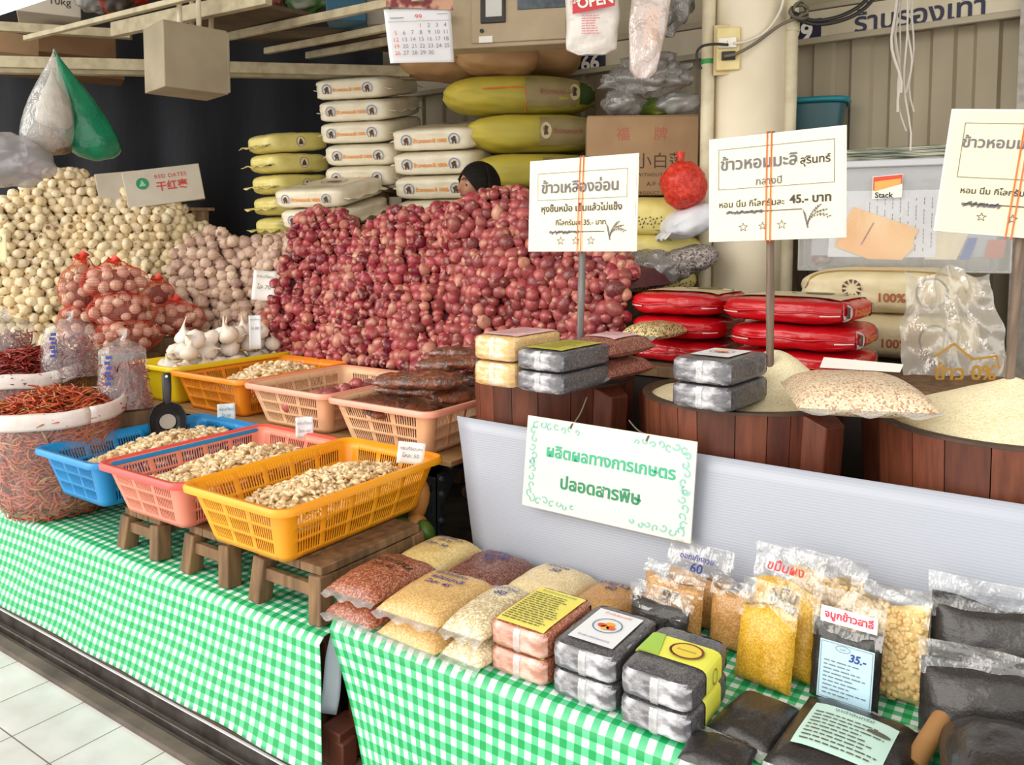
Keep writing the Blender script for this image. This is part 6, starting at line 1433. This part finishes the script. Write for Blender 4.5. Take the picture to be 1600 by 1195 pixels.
# ------------------------------------------------------------------ red sacks behind the barrels
rb = thing('wooden_bench', 'wooden bench under the red rice sacks behind the barrels', 'bench', (-.55, 2.89, 0)); zb_ = at_y(1230, 592, 2.66).z
mb = MB(); mb.box((0, 0, zb_ - .02), (1.75, .44, .04)); mb.build('bench_top', wood_old, rb, bevel=.003)
for sx in (-1, 1):
    for sy in (-1, 1): mb = MB(); mb.box((sx * .83, sy * .18, (zb_ - .04) / 2), (.06, .06, zb_ - .04)); mb.build('leg', wood_old, rb, bevel=.003)
mb = MB(); mb.box((0, -.20, zb_ / 2 - .02), (1.6, .012, zb_ - .05)); mb.build('shade_board', mat('dark shade board', '#231812', rough=.8), rb, smooth=0)  # dark sheet added to stand in for the shade between the barrels
def red_sack(c, rz, label, L=.40, Wd=.40, Ht=.095, seed=0, top=False, side=True):
    t = thing('rice_sack', label, 'rice sack', c, rz, 'red rice sacks behind the barrels'); n = 4.5
    pillow_shape(L, Wd, Ht, n, .12, seed, .006).build('body', red_poly, t, smooth=60)
    fr = front_of(L, Wd, Ht, n, .004, .12)
    mb = MB(); mb.grid(24, 2, lambda a, b: tuple(fr((a - .5) * L * .94, -.004 + .008 * b) + Vector((0, -.010 * math.sin(math.pi * b), .003 * math.sin(a * 16 + seed))))); mb.build('sewn_edge', red_poly, t, smooth=180)
    [strips([q], front_of(L, Wd, Ht, n, .007, .12), mat('pale stitch tape', '#f0c8c4', rough=.4), t, 'stitch_tape') for q in ((-L * .46, -.011, -L * .30, -.007), (L * .34, -.011, L * .46, -.007))]
    if side:
        sd = side_of(L, Wd, Ht, n, .005, .12); write('ข้าวหอมมะลิ', sd, .0, 0, Wd * .42, mat('orange print on red', '#d8742a', rough=.5), t, bold=.03)
        for sy in (-1, 1): shape(ring_pts(sy * Wd * .32, 0, .025, .032), sd, mat('silver badge', '#b9b4ae', rough=.4), t, 'badge'); shape([(sy * Wd * .32 + a, b) for a, b in ((-.008, -.02), (.01, -.02), (.006, 0), (.01, .018), (-.006, .024), (-.01, .004))], side_of(L, Wd, Ht, n, .007, .12), brown_ink, t, 'badge_figure')
    if top:
        tp = top_of(L, Wd, Ht, n, .005, .12); mb = MB(); mb.grid(10, 10, lambda a, b: tuple(tp((a - .5) * L * .86, -Wd * .30 + b * Wd * .72))); mb.build('cream_panel', cream_poly, t, smooth=180)
        tp = top_of(L, Wd, Ht, n, .007, .12); outline(ring_pts(.06, .05, .09, .08), .007, tp, MATS['grey ink'], t, 'emblem'); shape(ring_pts(.06, .05, .05, .045), tp, MATS['mustard olive'] if 'mustard olive' in MATS else mat('mustard olive', '#8a7a3a'), t, 'emblem_figure'); write('ข้าวสาร', tp, -.1, -.02, .1, mat('faded red print', '#96584a'), t)
    return t
nm3 = ('lowest', 'middle', 'topmost')
for lv in range(3):
    c = at_y(1226 + (4, 4, -8)[lv], 592, 2.66); red_sack((c.x - .0, 2.66 + .20, zb_ + .002 + lv * .088), -3 + (0, 2, -3)[lv], nm3[lv] + ' red rice sack in the right stack by the middle sign pole', L=.43, Ht=.086, seed=lv, top=(lv == 2))
for lv in range(3):
    c = at_y(1040, 592, 2.72); red_sack((c.x + .01, 2.72 + .2, zb_ + .002 + lv * .088), 2 - lv, nm3[lv] + ' red rice sack in the left stack beside the shallots', L=.36, Ht=.086, seed=5 + lv, top=(lv == 2), side=False)

# ------------------------------------------------------------------ clear sheeting over the sacks on the right
mb = MB(); p0 = at_d(1505, 600, 2.66); w = px_m(170, 2.66); h = px_m(175, 2.66); ax = Vector((math.cos(YAW), math.sin(YAW), 0)); ay = Vector((-ax.y, ax.x, 0))
def shf(a, b):
    u = (a - .5) * w * (1 - .22 * b); d = .07 * noise.noise((a * 3.2, b * 1.5, 3)) + .035 * noise.noise((a * 8, b * 5, 1)) + .10 * b; return tuple(p0 + ax * u + ay * (d + .03) + Vector((0, 0, h * b * (1 - .06 * math.sin(a * 9)))))
mb.grid(46, 34, shf); o = mb.build('plastic_sheet', film_mat('cloudy sack film', gloss=.2, haze=.45, wr=.8, wscale=9, hazecol=(.80, .75, .66)), smooth=40); tag(o, 'crumpled cloudy plastic sack with gold print by the right barrel', 'plastic sack')
sf_ = lambda x, z: p0 + ax * x + ay * (shf(.5 + x / w, max(0, z / h))[1] * 0 - .045) + Vector((0, 0, z))
wr_ = write('ข้าว 0%', sf_, -.02, .05, .2, gold_ink, o, bold=.03); wr2 = outline([(-.12, .10), (-.06, .14), (.0, .09), (.08, .10), (.09, .06)], .008, sf_, gold_ink, o, 'printed_curve', closed=False)

# ------------------------------------------------------------------ overhead: rack of bars, boxes, hanging things
rk = thing('overhead_rack', 'cream painted overhead storage rack of steel bars along the upper left', 'rack', (0, 0, 0))
def rb_(nm, a, b, da, db, w=.03, h=.05, m=None):
    mb = MB(); mb.bar(at_d(*a, da), at_d(*b, db), w, h); return mb.build(nm, m or beam_paint, rk, bevel=.003)
rb_('front_bar', (-30, 96), (640, 112), 4.4, 4.75, .04, .062)
rb_('lower_bar', (-30, 110), (700, 122), 4.55, 4.9, .06, .03)
rb_('long_bar', (40, 60), (330, -12), 4.3, 3.5, .03, .026)
rb_('long_bar', (178, 47), (420, -6), 4.35, 3.6, .04, .075)
rb_('long_bar', (352, 58), (660, -6), 4.4, 3.55, .03, .04)
rb_('long_bar', (415, 80), (700, 25), 4.7, 3.85, .03, .035)
rb_('long_bar', (480, 87), (640, 58), 4.8, 4.2, .03, .04)
rb_('cross_bar', (-30, 40), (205, 54), 4.45, 4.6, .05, .05)
sm = mat('shelf board underside', '#5b4a34', '#3d3122', 6, 4, .3, .7, .8)
mb = MB(); q = [at_d(200, 50, 4.45), at_d(352, 60, 4.5), at_d(500, 28, 4.1), at_d(380, 5, 3.8)]; zz = .0
mb.add(q + [p + Vector((0, 0, .02)) for p in q], [(3, 2, 1, 0), (4, 5, 6, 7), (0, 1, 5, 4), (1, 2, 6, 5), (2, 3, 7, 6), (3, 0, 4, 7)]); mb.build('shelf_board', sm, rk, smooth=0)
mb = MB(); q = [at_d(350, 62, 4.75), at_d(640, 84, 5.0), at_d(720, 48, 4.4), at_d(430, 48, 4.2)]
mb.add(q + [p + Vector((0, 0, .02)) for p in q], [(3, 2, 1, 0), (4, 5, 6, 7), (0, 1, 5, 4), (1, 2, 6, 5), (2, 3, 7, 6), (3, 0, 4, 7)]); mb.build('shelf_board', sm, rk, smooth=0)
for px in (300, 330): mb = MB(); a = at_d(px, 45, 4.0); b = at_d(px, -60, 4.0); mb.tube([a, b], .013, 10); mb.build('hanger_rod', beam_paint, rk, smooth=60)
def box_thing(name, label, cat, px, py, dd, w, h, d, m, turn=0):
    p = at_d(px, py, dd); t = thing(name, label, cat, p, face_cam(p) + turn); W_, H_ = px_m(w, dd), px_m(h, dd)
    mb = MB(); mb.box((0, d / 2, H_ / 2), (W_, d, H_)); mb.build('box', m, t, bevel=.004); return t, W_, H_
t, w, h = box_thing('carton', 'white carton marked 10kg on the overhead rack', 'carton', 77, 22, 4.55, 88, 60, .3, card_white)
write('10kg', flat_front(-.002), .06, h * .33, .1, black_ink, t); shape([(a - .1, b + h * .2) for a, b in ring_pts(0, 0, .011)], flat_front(-.002), black_ink, t, 'hand_hole')
box_thing('carton', 'brown carton behind the front bar at the far left of the rack', 'carton', 22, 83, 4.75, 92, 31, .3, card, 2)
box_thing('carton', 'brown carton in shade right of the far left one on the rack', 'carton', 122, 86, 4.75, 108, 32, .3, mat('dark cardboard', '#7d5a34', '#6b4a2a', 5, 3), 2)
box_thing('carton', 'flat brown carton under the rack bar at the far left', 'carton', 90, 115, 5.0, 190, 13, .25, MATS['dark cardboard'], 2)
box_thing('blue_crate', 'teal blue crate on the overhead rack left of the calendar', 'crate', 541, 32, 4.1, 62, 60, .3, mat('teal blue', '#0a4c64', rough=.5), -4)
box_thing('carton', 'grey carton beside the teal blue crate on the rack', 'carton', 590, 38, 4.2, 36, 46, .25, mat('grey carton', '#9c968a', rough=.7), -4)
crumple('plastic_bag', 'red and black plastic bundle beside the white 10kg carton', at_d(190, 27, 4.5), (.32, .25, .2), mat('red bundle', '#a52a1c', '#38302a', 9, 2, .42, .55, .35), seed=31)
crumple('plastic_bag', 'clear plastic bundle beside the red bundle on the rack', at_d(145, 24, 4.5), (.17, .2, .18), film_grey, seed=33)
crumple('plastic_bag', 'clear and red plastic bags on the middle of the rack', at_d(400, 30, 4.3), (.4, .25, .14), mat('mixed plastic', '#a8a39a', '#7c3a2e', 8, 3, .45, .62, .35), seed=35)
crumple('plastic_bag', 'green plastic bag on the rack left of the teal crate', at_d(478, 22, 4.25), (.28, .22, .16), mat('green bag', '#4a7a3a', '#9aa08c', 7, 2, .5, .62, .35), seed=36)
lamp_m, t_, o_ = nt('lit lamp tube'); em_ = nd(t_, 'ShaderNodeEmission'); em_.inputs[0].default_value = (.86, .95, 1, 1); em_.inputs[1].default_value = 1.6; t_.links.new(em_.outputs[0], o_.inputs[0])
o = MB(); o.bar(at_d(-30, 22, 3.9), at_d(75, -14, 3.5), .05, .05); o = o.build('lamp_tube', lamp_m, smooth=0, bevel=.008); tag(o, 'pale blue white tube at the upper left corner', 'lamp tube')
# grey box hung from the rack
p = at_d(292, 147, 3.75); t = thing('hanging_box', 'grey cream metal box hung from the overhead rack by two rods', 'box', p, face_cam(p) + 22); k = 3.75 / F
mb = MB(); mb.box((0, 0, 49 * k), (98 * k, 82 * k, 98 * k)); mb.build('box', mat('grey cream metal', '#978b72', '#847860', 6, 4, .3, .7, .6), t, bevel=.004)
mb = MB(); mb.box((50 * k, 0, 49 * k), (4 * k, 84 * k, 92 * k)); mb.build('door', MATS['grey cream metal'], t, bevel=.002)
for x in (-8, 22): mb = MB(); mb.tube([(x * k, 0, 98 * k), (x * k, 0, 175 * k)], .012, 10); mb.build('rod', cream_paint, t, smooth=60)
# hanging bags on the left
p = at_d(86, 78, 4.0); hb = thing('hanging_bag', 'green translucent bag hanging from the rack on the left', 'bag', p, face_cam(p)); k = 4.0 / F
grn_f = mat('green bag film', '#1f8a62', '#14694a', 7, 3, .3, .7, .25, bmp=.6, bscale=14, bdist=.02)
def drop(top, cx, w, h, d, seed, sharp=1.0):
    mb = MB()
    def fn(a, b):
        th = 2 * math.pi * a; r = (math.sin(math.pi * min(1, b * .62)) ** 1.3 if b < .81 else math.sqrt(max(0, 1 - ((b - .81) / .19) ** 2))) ; r = max(r, .02) * (1 + .09 * noise.noise((math.cos(th) * 2.5, math.sin(th) * 2.5, b * 1.5 + seed)))
        return (top[0] + (cx - top[0]) * min(1, b * 1.1) + w / 2 * r * math.cos(th), top[1] + d / 2 * r * math.sin(th), top[2] - h * b)
    mb.grid(36, 26, fn); return mb
drop((0, 0, 0), 52 * k, 82 * k, 170 * k, 60 * k, 1).build('bag', grn_f, hb, smooth=50)
p = at_d(84, 76, 3.9); hb = thing('hanging_bag', 'clear bag of white and brown things hanging left of the green bag', 'bag', p, face_cam(p)); k = 3.9 / F
drop((0, 0, 0), -16 * k, 76 * k, 168 * k, 64 * k, 2).build('outer_bag', film_mat('hanging bag film', tint=(.85, .83, .80), gloss=.12, haze=.22, wr=1, wscale=14), hb, smooth=50)
drop((-4 * k, .0, -30 * k), -2 * k, 50 * k, 98 * k, 40 * k, 3).build('white_contents', mat('white contents', '#cfc9bd', '#b3aea4', 18, 3, .4, .7, .5), hb, smooth=50)
drop((-18 * k, 0, -100 * k), -10 * k, 60 * k, 66 * k, 44 * k, 5).build('brown_contents', mat('brown contents', '#5a4632', '#8a7454', 16, 3, .45, .6, .5), hb, smooth=50)
crumple('plastic_bag', 'large grey clear plastic bag behind the cream garlic at the left edge', at_d(10, 300, 3.85), (.46, .4, .3), film_mat('grey clear film', tint=(.85, .85, .86), gloss=.14, haze=.5, hazecol=(.5, .48, .5), wr=.8, wscale=7), seed=41, amp=.14, sm=180)
# red dates carton and its neighbour
DC = 4.9
p = at_d(262, 318, DC); t = thing('carton', 'white carton of red dates behind the cream garlic heap', 'carton', p, face_cam(p) - 2, None, 0, -9); k = DC / F
mb = MB(); mb.box((0, .16, 28 * k), (112 * k, .32, 56 * k)); mb.build('box', card_white, t, bevel=.004)
fr = flat_front(-.002); write('RED DATES', fr, 12 * k, 43 * k, 46 * k, red_ink, t, spacing=1.1); write('干红枣', fr, 12 * k, 28 * k, 46 * k, red_ink, t, bold=.02)
shape([(a - 30 * k, b + 35 * k) for a, b in ring_pts(0, 0, 9 * k)], fr, green_ink, t, 'round_mark'); shape([(a - 30 * k, b + 35 * k) for a, b in ((-5 * k, -4 * k), (5 * k, -4 * k), (0, 6 * k))], flat_front(-.003), mat('pale mint print', '#8fc9a8'), t, 'mark_figure')
p = at_d(190, 322, DC - .05); t = thing('carton', 'pale carton left of the red dates carton', 'carton', p, face_cam(p) + 4, None, 0, -8); mb = MB(); mb.box((0, .15, 26 * k), (58 * k, .3, 52 * k)); mb.build('box', card_white, t, bevel=.004); write('枣', flat_front(-.002), 18 * k, 26 * k, 12 * k, red_ink, t)
p = at_d(262, 392, DC + .1); t = thing('wooden_crate', 'dark wooden crate under the red dates carton', 'crate', p, face_cam(p)); mb = MB()
for i in range(4): mb.box(((i - 1.5) * .13, .15, .13), (.1, .3, .26))
mb.box((-.0, .15, .262), (.56, .34, .02)); mb.build('body', wood_old, t, smooth=0)
# calendar
p = at_d(656, 56, 3.6); k = 3.6 / F; t = thing('wall_calendar', 'white month calendar hanging below a photograph', 'calendar', p, face_cam(p) + 4, None, 0, -5)
cw, ch = 104 * k, 84 * k
mb = MB(); mb.grid(14, 14, lambda a, b: ((a - .5) * cw * (.97 + .03 * b), -.012 * math.sin(a * 3 + 1) * (1 - b) - (.02 * (1 - a) * (1 - b) ** 3), (b - .5) * ch)); mb.build('sheet', mat('calendar paper', '#e6e6ea', rough=.5), t, smooth=180, solid=.001)
f = lambda a, b: Vector((a, -.018 - .012 * math.sin((a / cw + .5) * 3 + 1) * (.5 - b / ch) - (.02 * (.5 - a / cw) * max(0, .5 - b / ch) ** 3), b))
cg = mat('calendar grey', '#6d6d78'); cr = mat('calendar red', '#d85048')
days = [['', '', '', '1', '2', '3', '4'], ['5', '6', '7', '8', '9', '10', '11'], ['12', '13', '14', '15', '16', '17', '18'], ['19', '20', '21', '22', '23', '24', '25'], ['26', '27', '28', '29', '30', '', '']]
for r, row in enumerate(days):
    for c, s in enumerate(row):
        if s: write(s, f, (-.36 + c * .125) * cw, (.17 - r * .125) * ch, None, cr if c == 0 or s in ('1',) else cg, t, h=ch * .075, name='numeral')
write('๑๑', f, 0, .34 * ch, cw * .1, cr, t, bold=.02); strips([(-.46 * cw, .245 * ch, .46 * cw, .252 * ch), (-.42 * cw, .31 * ch, -.22 * cw, .325 * ch), (.28 * cw, .36 * ch, .44 * cw, .37 * ch)], f, cg, t, 'small_print')
p = at_d(656, 10, 3.58); t = thing('photograph', 'dark red photograph print above the calendar sheet', 'photo print', p, face_cam(p) + 4); mb = MB(); mb.box((0, 0, 12 * k), (104 * k, .004, 30 * k)); mb.build('print', mat('photo colours', '#7a2a34', '#c99a80', 14, 2, .45, .55, .4), t, smooth=0)
# beige meter cabinet
DM = 3.85; k = DM / F; p = at_d(797, 72, DM); t = thing('meter_cabinet', 'beige steel meter cabinet with dark windows at the upper edge', 'cabinet', p, face_cam(p) - 12)
mb = MB(); mb.box((0, .06, 60 * k), (196 * k, .12, 120 * k)); mb.build('body', mat('beige enamel', '#b9a788', '#a5927a', 5, 4, .3, .75, .5), t, bevel=.006)
mb = MB(); mb.box((14 * k, -.006, 62 * k), (150 * k, .016, 112 * k)); dr_ = mb.build('door', MATS['beige enamel'], t, bevel=.004)
mb = MB(); mb.box((-26 * k, -.018, 66 * k), (40 * k, .014, 62 * k)); wn = mb.build('window', mat('black window frame', '#262321', rough=.3), dr_, bevel=.004)
mb = MB(); mb.box((-24 * k, -.027, 66 * k), (26 * k, .006, 44 * k)); mb.build('meter_face', mat('meter face', '#c9c9c4', rough=.4), dr_, bevel=.002)
mb = MB(); mb.box((52 * k, -.016, 86 * k), (78 * k, .012, 66 * k)); mb.build('window', mat('grey glass', '#55606a', '#3a4248', 20, 3, rough=.15), dr_, bevel=.002)
mb = MB(); mb.tube([(-44 * k, -.014, 24 * k), (-44 * k, -.022, 24 * k)], .010, 10); mb.build('lock', steel_dark, dr_, smooth=0)
mb = MB(); mb.box((-38 * k, -.016, 11 * k), (22 * k, .002, 10 * k)); mb.build('label_plate', white_paper, dr_, smooth=0)
# hanging shopping bags right of the cabinet
wp = mat('thin white carrier film', '#ece8e2', '#dcd5cd', 9, 3, .4, .7, .35, bmp=.7, bscale=16, bdist=.02)
p = at_d(925, 86, 3.5); k = 3.5 / F; t = thing('carrier_bag', 'white carrier bag with red OPEN print hanging by the pillar', 'bag', p, face_cam(p)); 
def cbag(w, h, d, m, par, seed, taper=.1, nm='bag'):
    mb = MB()
    def fn(a, b):
        th = 2 * math.pi * a; kx = (1 - taper * (1 - b) ** 2) * (min(1, .55 + b * 6)); e = 1 + .10 * noise.noise((math.cos(th) * 2, b * 3, seed)); return (w / 2 * kx * spow(math.cos(th), .7) * e, d / 2 * (min(1, .2 + b * 3)) * spow(math.sin(th), .7) * e + .012 * noise.noise((a * 9, b * 6, seed)), h * b)
    mb.grid(44, 26, fn); return mb.build(nm, m, par, smooth=45)
cbag(84 * k, 110 * k, .12, wp, t, 1)
f = lambda a, b: Vector((a, -.085, b))
rp = mat('carrier red print', '#cf3a44', rough=.4)
shape([(-30 * k, 55 * k), (34 * k, 66 * k), (34 * k, 96 * k), (-30 * k, 92 * k)], f, rp, t, 'red_field'); write('OPEN', lambda a, b: Vector((a, -.088, b)), 4 * k, 74 * k, 54 * k, white_paper, t, bold=.03, rot=8); write('24', lambda a, b: Vector((a, -.088, b)), -25 * k, 74 * k, 9 * k, white_paper, t, bold=.03)
strips(small_print(-16 * k, 24 * k, 12 * k, 54 * k, 8, .4, 3), f, mat('pink print', '#dc7a86', rough=.4), t, 'small_print')
p = at_d(1003, 122, 3.42); k = 3.42 / F; t = thing('carrier_bag', 'long clear pinkish bag hanging right of the white carrier bag', 'bag', p, face_cam(p), None, 0, 6)
cbag(62 * k, 150 * k, .07, film_mat('pinkish film', tint=(1, .9, .88), gloss=.2, haze=.45, hazecol=(.92, .82, .78), wr=1, wscale=12), t, 4, .4)
mb = MB(); mb.box((6 * k, 0, 78 * k), (22 * k, .04, 60 * k)); mb.build('paper_inside', mat('pale orange paper', '#e8c294', rough=.6), t, bevel=.006)
crumple('plastic_bag', 'bundle of dark grey plastic bags hanging left of the pillar', at_d(1052, 55, 3.75), (.24, .2, .52), film_mat('dark grey film', tint=(.55, .53, .52), gloss=.12, haze=.6, hazecol=(.3, .29, .28), wr=1, wscale=10), seed=51, amp=.35)
crumple('plastic_bag', 'thin clear bag slumped over the big carton below the grey bundle', at_d(1010, 150, 3.95), (.42, .16, .2), film_grey, seed=53, amp=.4)
# white plastic ribbons dangling in front of the shutter
rbm = mat('white plastic ribbon', '#c9c4bb', rough=.35)
for i in range(6):
    x = 1400 + (4, 8, 12, 18, 22, 27)[i]; pts = [at_d(x + 6 * math.sin(i * 2 + j * .9) * (j / 9) - (8 if i < 3 else 2) * math.sin(j * .33), -25 + j * (17 + 3 * (i % 4)), 3.1 + .01 * i) for j in range(11)]
    mb = MB(); mb.tube(pts, .0035 if i > 1 else .006, 5, flat=.4); o = mb.build('ribbon', rbm, smooth=60); tag(o, 'white plastic ribbon dangling in front of the roller shutter', 'ribbon', 'ribbons before the shutter')

# ------------------------------------------------------------------ person bending behind the shallots
def person():
    hd = at_d(762, 292, 4.02); t = thing('person', 'person in a blue grey shirt with short black hair bending behind the shallots', 'person', (hd.x, hd.y, 0), face_cam(hd) - 62)
    me = bpy.data.meshes.new('body'); hz = hd.z
    # joints: pelvis, spine, chest, neck base, neck, skull base; arms and legs
    J = [(0, .12, .62), (0, .06, .82), (0, .02, hz - .34), (0, -.02, hz - .20), (0, -.035, hz - .12), (0, -.045, hz - .06),
         (-.17, 0, hz - .24), (-.22, -.08, hz - .46), (-.16, -.28, hz - .52), (.17, 0, hz - .24), (.22, -.08, hz - .46), (.16, -.28, hz - .52),
         (-.10, .1, .58), (-.11, -.02, .34), (-.11, .04, .06), (-.11, -.1, .03), (.10, .1, .58), (.11, -.02, .34), (.11, .04, .06), (.11, -.1, .03), (-.15, -.36, hz - .53), (.15, -.36, hz - .53)]
    Ed = [(0, 1), (1, 2), (2, 3), (3, 4), (4, 5), (3, 6), (6, 7), (7, 8), (3, 9), (9, 10), (10, 11), (0, 12), (12, 13), (13, 14), (14, 15), (0, 16), (16, 17), (17, 18), (18, 19), (8, 20), (11, 21)]
    rad = [(.15, .12), (.15, .11), (.16, .11), (.10, .08), (.052, .055), (.05, .055), (.062, .06), (.048, .048), (.036, .036), (.062, .06), (.048, .048), (.036, .036), (.085, .085), (.06, .06), (.042, .042), (.04, .03), (.085, .085), (.06, .06), (.042, .042), (.04, .03), (.034, .022), (.034, .022)]
    me.from_pydata(J, Ed, []); o = mesh_obj('body', me, None, t); skin = mat('brown skin', '#a8704e', '#8f5a3c', 9, 2, rough=.5, sss=.05); me.materials.append(skin)
    sk = o.modifiers.new('skin', 'SKIN')
    for v, r in zip(me.skin_vertices[0].data, rad): v.radius = r
    me.skin_vertices[0].data[0].use_root = True
    o.modifiers.new('smooth', 'SUBSURF').levels = 2; o.modifiers['smooth'].render_levels = 2
    dg = bpy.context.evaluated_depsgraph_get(); ev = bpy.data.meshes.new_from_object(o.evaluated_get(dg)); o.modifiers.clear(); o.data = ev
    # head: an egg with brow, nose, lips and jaw, face towards -Y
    bm = bmesh.new(); bm.from_mesh(ev); r = bmesh.ops.create_icosphere(bm, subdivisions=5, radius=1)
    def g(p, c, s): return math.exp(-((p - Vector(c)).length / s) ** 2)
    for v in r['verts']:
        p = v.co.copy(); q = p.copy()
        q.z *= 1.12; q.x *= .80; q.y *= .98
        if p.z < 0: q.x *= 1 + .22 * p.z; q.y += (-.10 * -p.z)
        q.y -= .22 * g(p, (0, -.98, -.12), .16) + .10 * g(p, (0, -.95, .08), .14) + .06 * g(p, (0, -.85, .32), .3) + .08 * g(p, (0, -.85, -.42), .14) + .10 * g(p, (0, -.7, -.75), .2)
        q.y += .09 * (g(p, (.34, -.9, .1), .17) + g(p, (-.34, -.9, .1), .17))
        for sx in (-1, 1): q.x += sx * .14 * g(p, (sx, .08, -.02), .16)
        v.co = q * .098 + Vector((0, -.05, hz))
    bm.to_mesh(ev); bm.free(); ev.shade_smooth()
    for sx in (-1, 1):
        mb = MB(); mb.lathe([(.0005, -.012)] + [(.012 * math.sin(math.pi * i / 8), -.012 * math.cos(math.pi * i / 8)) for i in range(1, 8)] + [(.0005, .012)], 14); mb.v = [tuple(c * .8 for c in q) for q in mb.v]; e = mb.build('eye', mat('eye white', '#b5a594', rough=.3), t, smooth=180, loc=(sx * .033, -.127, hz + .008))
        mb = MB(); mb.lathe([(.0005, 0), (.006, 0), (.006, .003), (.0005, .0035)], 12); mb.build('iris', black_ink, e, smooth=0, loc=(0, -.0075, -.003), rot=(R(90), 0, 0))
        mb = MB(); mb.tube([(sx * .016, -.152, hz + .029), (sx * .034, -.148, hz + .036), (sx * .052, -.132, hz + .031)], [.003, .004, .002], 6); mb.build('eyebrow', black_ink, t, smooth=60)
    mb = MB(); mb.tube([(-.022, -.141, hz - .045), (0, -.150, hz - .043), (.022, -.141, hz - .045)], [.002, .005, .002], 8); mb.build('lips', mat('lip', '#8a4a3c', rough=.45), t, smooth=60)
    hair = mat('black hair', '#0d0b09', '#1a1511', 60, 2, rough=.75, spec=.2, bmp=.6, bscale=150, stretch=(1, .15, 1)); mb = MB()
    def hf_(a, b):
        th = 2 * math.pi * a; ph = (b * 1.12 - .06); lim = .36 + .62 * (.5 - .5 * math.sin(th + math.pi)) if False else 0
        front = max(0, -math.sin(th)); el = math.pi / 2 - ph * math.pi * (.66 - .33 * front ** 1.5); x, y, z = math.cos(el) * math.cos(th), math.cos(el) * math.sin(th), math.sin(el)
        k = .109 + .002 * noise.noise((x * 9, y * 9, z * 9)); return (x * k * .83, y * k * 1.0 - .046, z * k * 1.13 + hz)
    mb.grid(40, 18, hf_); mb.build('hair', hair, t, smooth=180, solid=.006, offset=0)
    sh = mat('blue grey shirt', '#6f7f9c', '#5d6c88', 12, 3, rough=.75); mb = MB()
    secs = [(.60, .12, .175, .14), (.74, .085, .178, .14), (.9, .05, .185, .135), (hz - .40, .02, .195, .135), (hz - .30, .0, .205, .13), (hz - .22, -.005, .19, .105), (hz - .165, -.018, .10, .085), (hz - .14, -.03, .064, .066)]
    mb.grid(36, len(secs) - 1, lambda a, b: (lambda s: (s[2] * spow(math.cos(2 * math.pi * a), .85) * (1 + .03 * noise.noise((a * 9, b * 6, 1))), s[1] + s[3] * spow(math.sin(2 * math.pi * a), .85), s[0]))(secs[int(round(b * (len(secs) - 1)))])); mb.build('shirt', sh, t, smooth=180, solid=.004)
    for sx in (-1, 1): mb = MB(); mb.tube([(sx * .13, 0, hz - .225), (sx * .18, -.01, hz - .26), (sx * .215, -.06, hz - .4)], [.07, .074, .064], 14, caps=False); mb.build('sleeve', sh, t, smooth=180)
    mb = MB(); mb.grid(24, 4, lambda a, b: ((.165 + .01 * b) * math.cos(2 * math.pi * a), .12 + (.135 + .01 * b) * math.sin(2 * math.pi * a), .68 - .14 * b)); tr = mat('dark trousers', '#2b2d38', rough=.8); mb.build('trousers', tr, t, smooth=180, solid=.004)
    for sx in (-1, 1):
        mb = MB(); mb.tube([(sx * .085, .1, .60), (sx * .11, -.02, .34), (sx * .11, .04, .09)], [.105, .082, .07], 14, caps=False); mb.build('trouser_leg', tr, t, smooth=180)
        for k in range(5):
            mb = MB(); bx = sx * .15 + (k - 1.5) * .016; L = (.045, .058, .064, .058, .046)[k]
            if k < 4: mb.tube([(bx, -.375, hz - .53), (bx, -.375 - L * .5, hz - .535), (bx, -.375 - L * .85, hz - .555)], [.0085, .008, .006], 8)
            else: mb.tube([(sx * .15 - sx * .026, -.33, hz - .53), (sx * .15 - sx * .048, -.36, hz - .54), (sx * .15 - sx * .05, -.385, hz - .55)], [.010, .009, .007], 8)
            mb.build('finger', skin, t, smooth=180)
person()
# platforms that carry the sack stacks
def platform(label, px, py, d, w, dp, rz, m=wood_old):
    p = at_d(px, py, d); t = thing('wooden_platform', label, 'platform', (p.x, p.y, 0), rz); m3 = Matrix.Rotation(R(rz), 3, 'Z')
    mb = MB(); mb.box((0, dp / 2 - .06, p.z - .025), (w, dp, .03)); mb.build('deck', m, t, bevel=.003)
    for sx in (-1, 1):
        for sy in (0, 1): mb = MB(); mb.box((sx * (w / 2 - .05), sy * (dp - .1) - .01, (p.z - .04) / 2), (.07, .07, p.z - .04)); mb.build('leg', m, t, bevel=.003)
    return t

platform('wooden platform under the pale yellow sack stack', 440, 434, 4.75, .3, .4, 20)
platform('wooden platform under the tall stack of white sacks', 560, 291, 4.72, .4, .5, 18)
platform('wooden platform under the second stack of white sacks', 676, 348, 4.45, .4, .4, 15)
platform('wooden platform under the three white sacks in front', 500, 391, 4.28, .4, .3, 16)
platform('wooden platform under the big olive sacks', 860, 303, 4.4, .5, .3, 32)
platform('wooden platform under the flowered yellow sacks', 1025, 457, 3.75, .6, .45, 25)
platform('wooden platform under the cream sacks and the clear box', 1440, 566, 2.98, .55, .45, 8)
platform('wooden platform under the teal tub', 1265, 216, 3.92, .26, .2, 14)
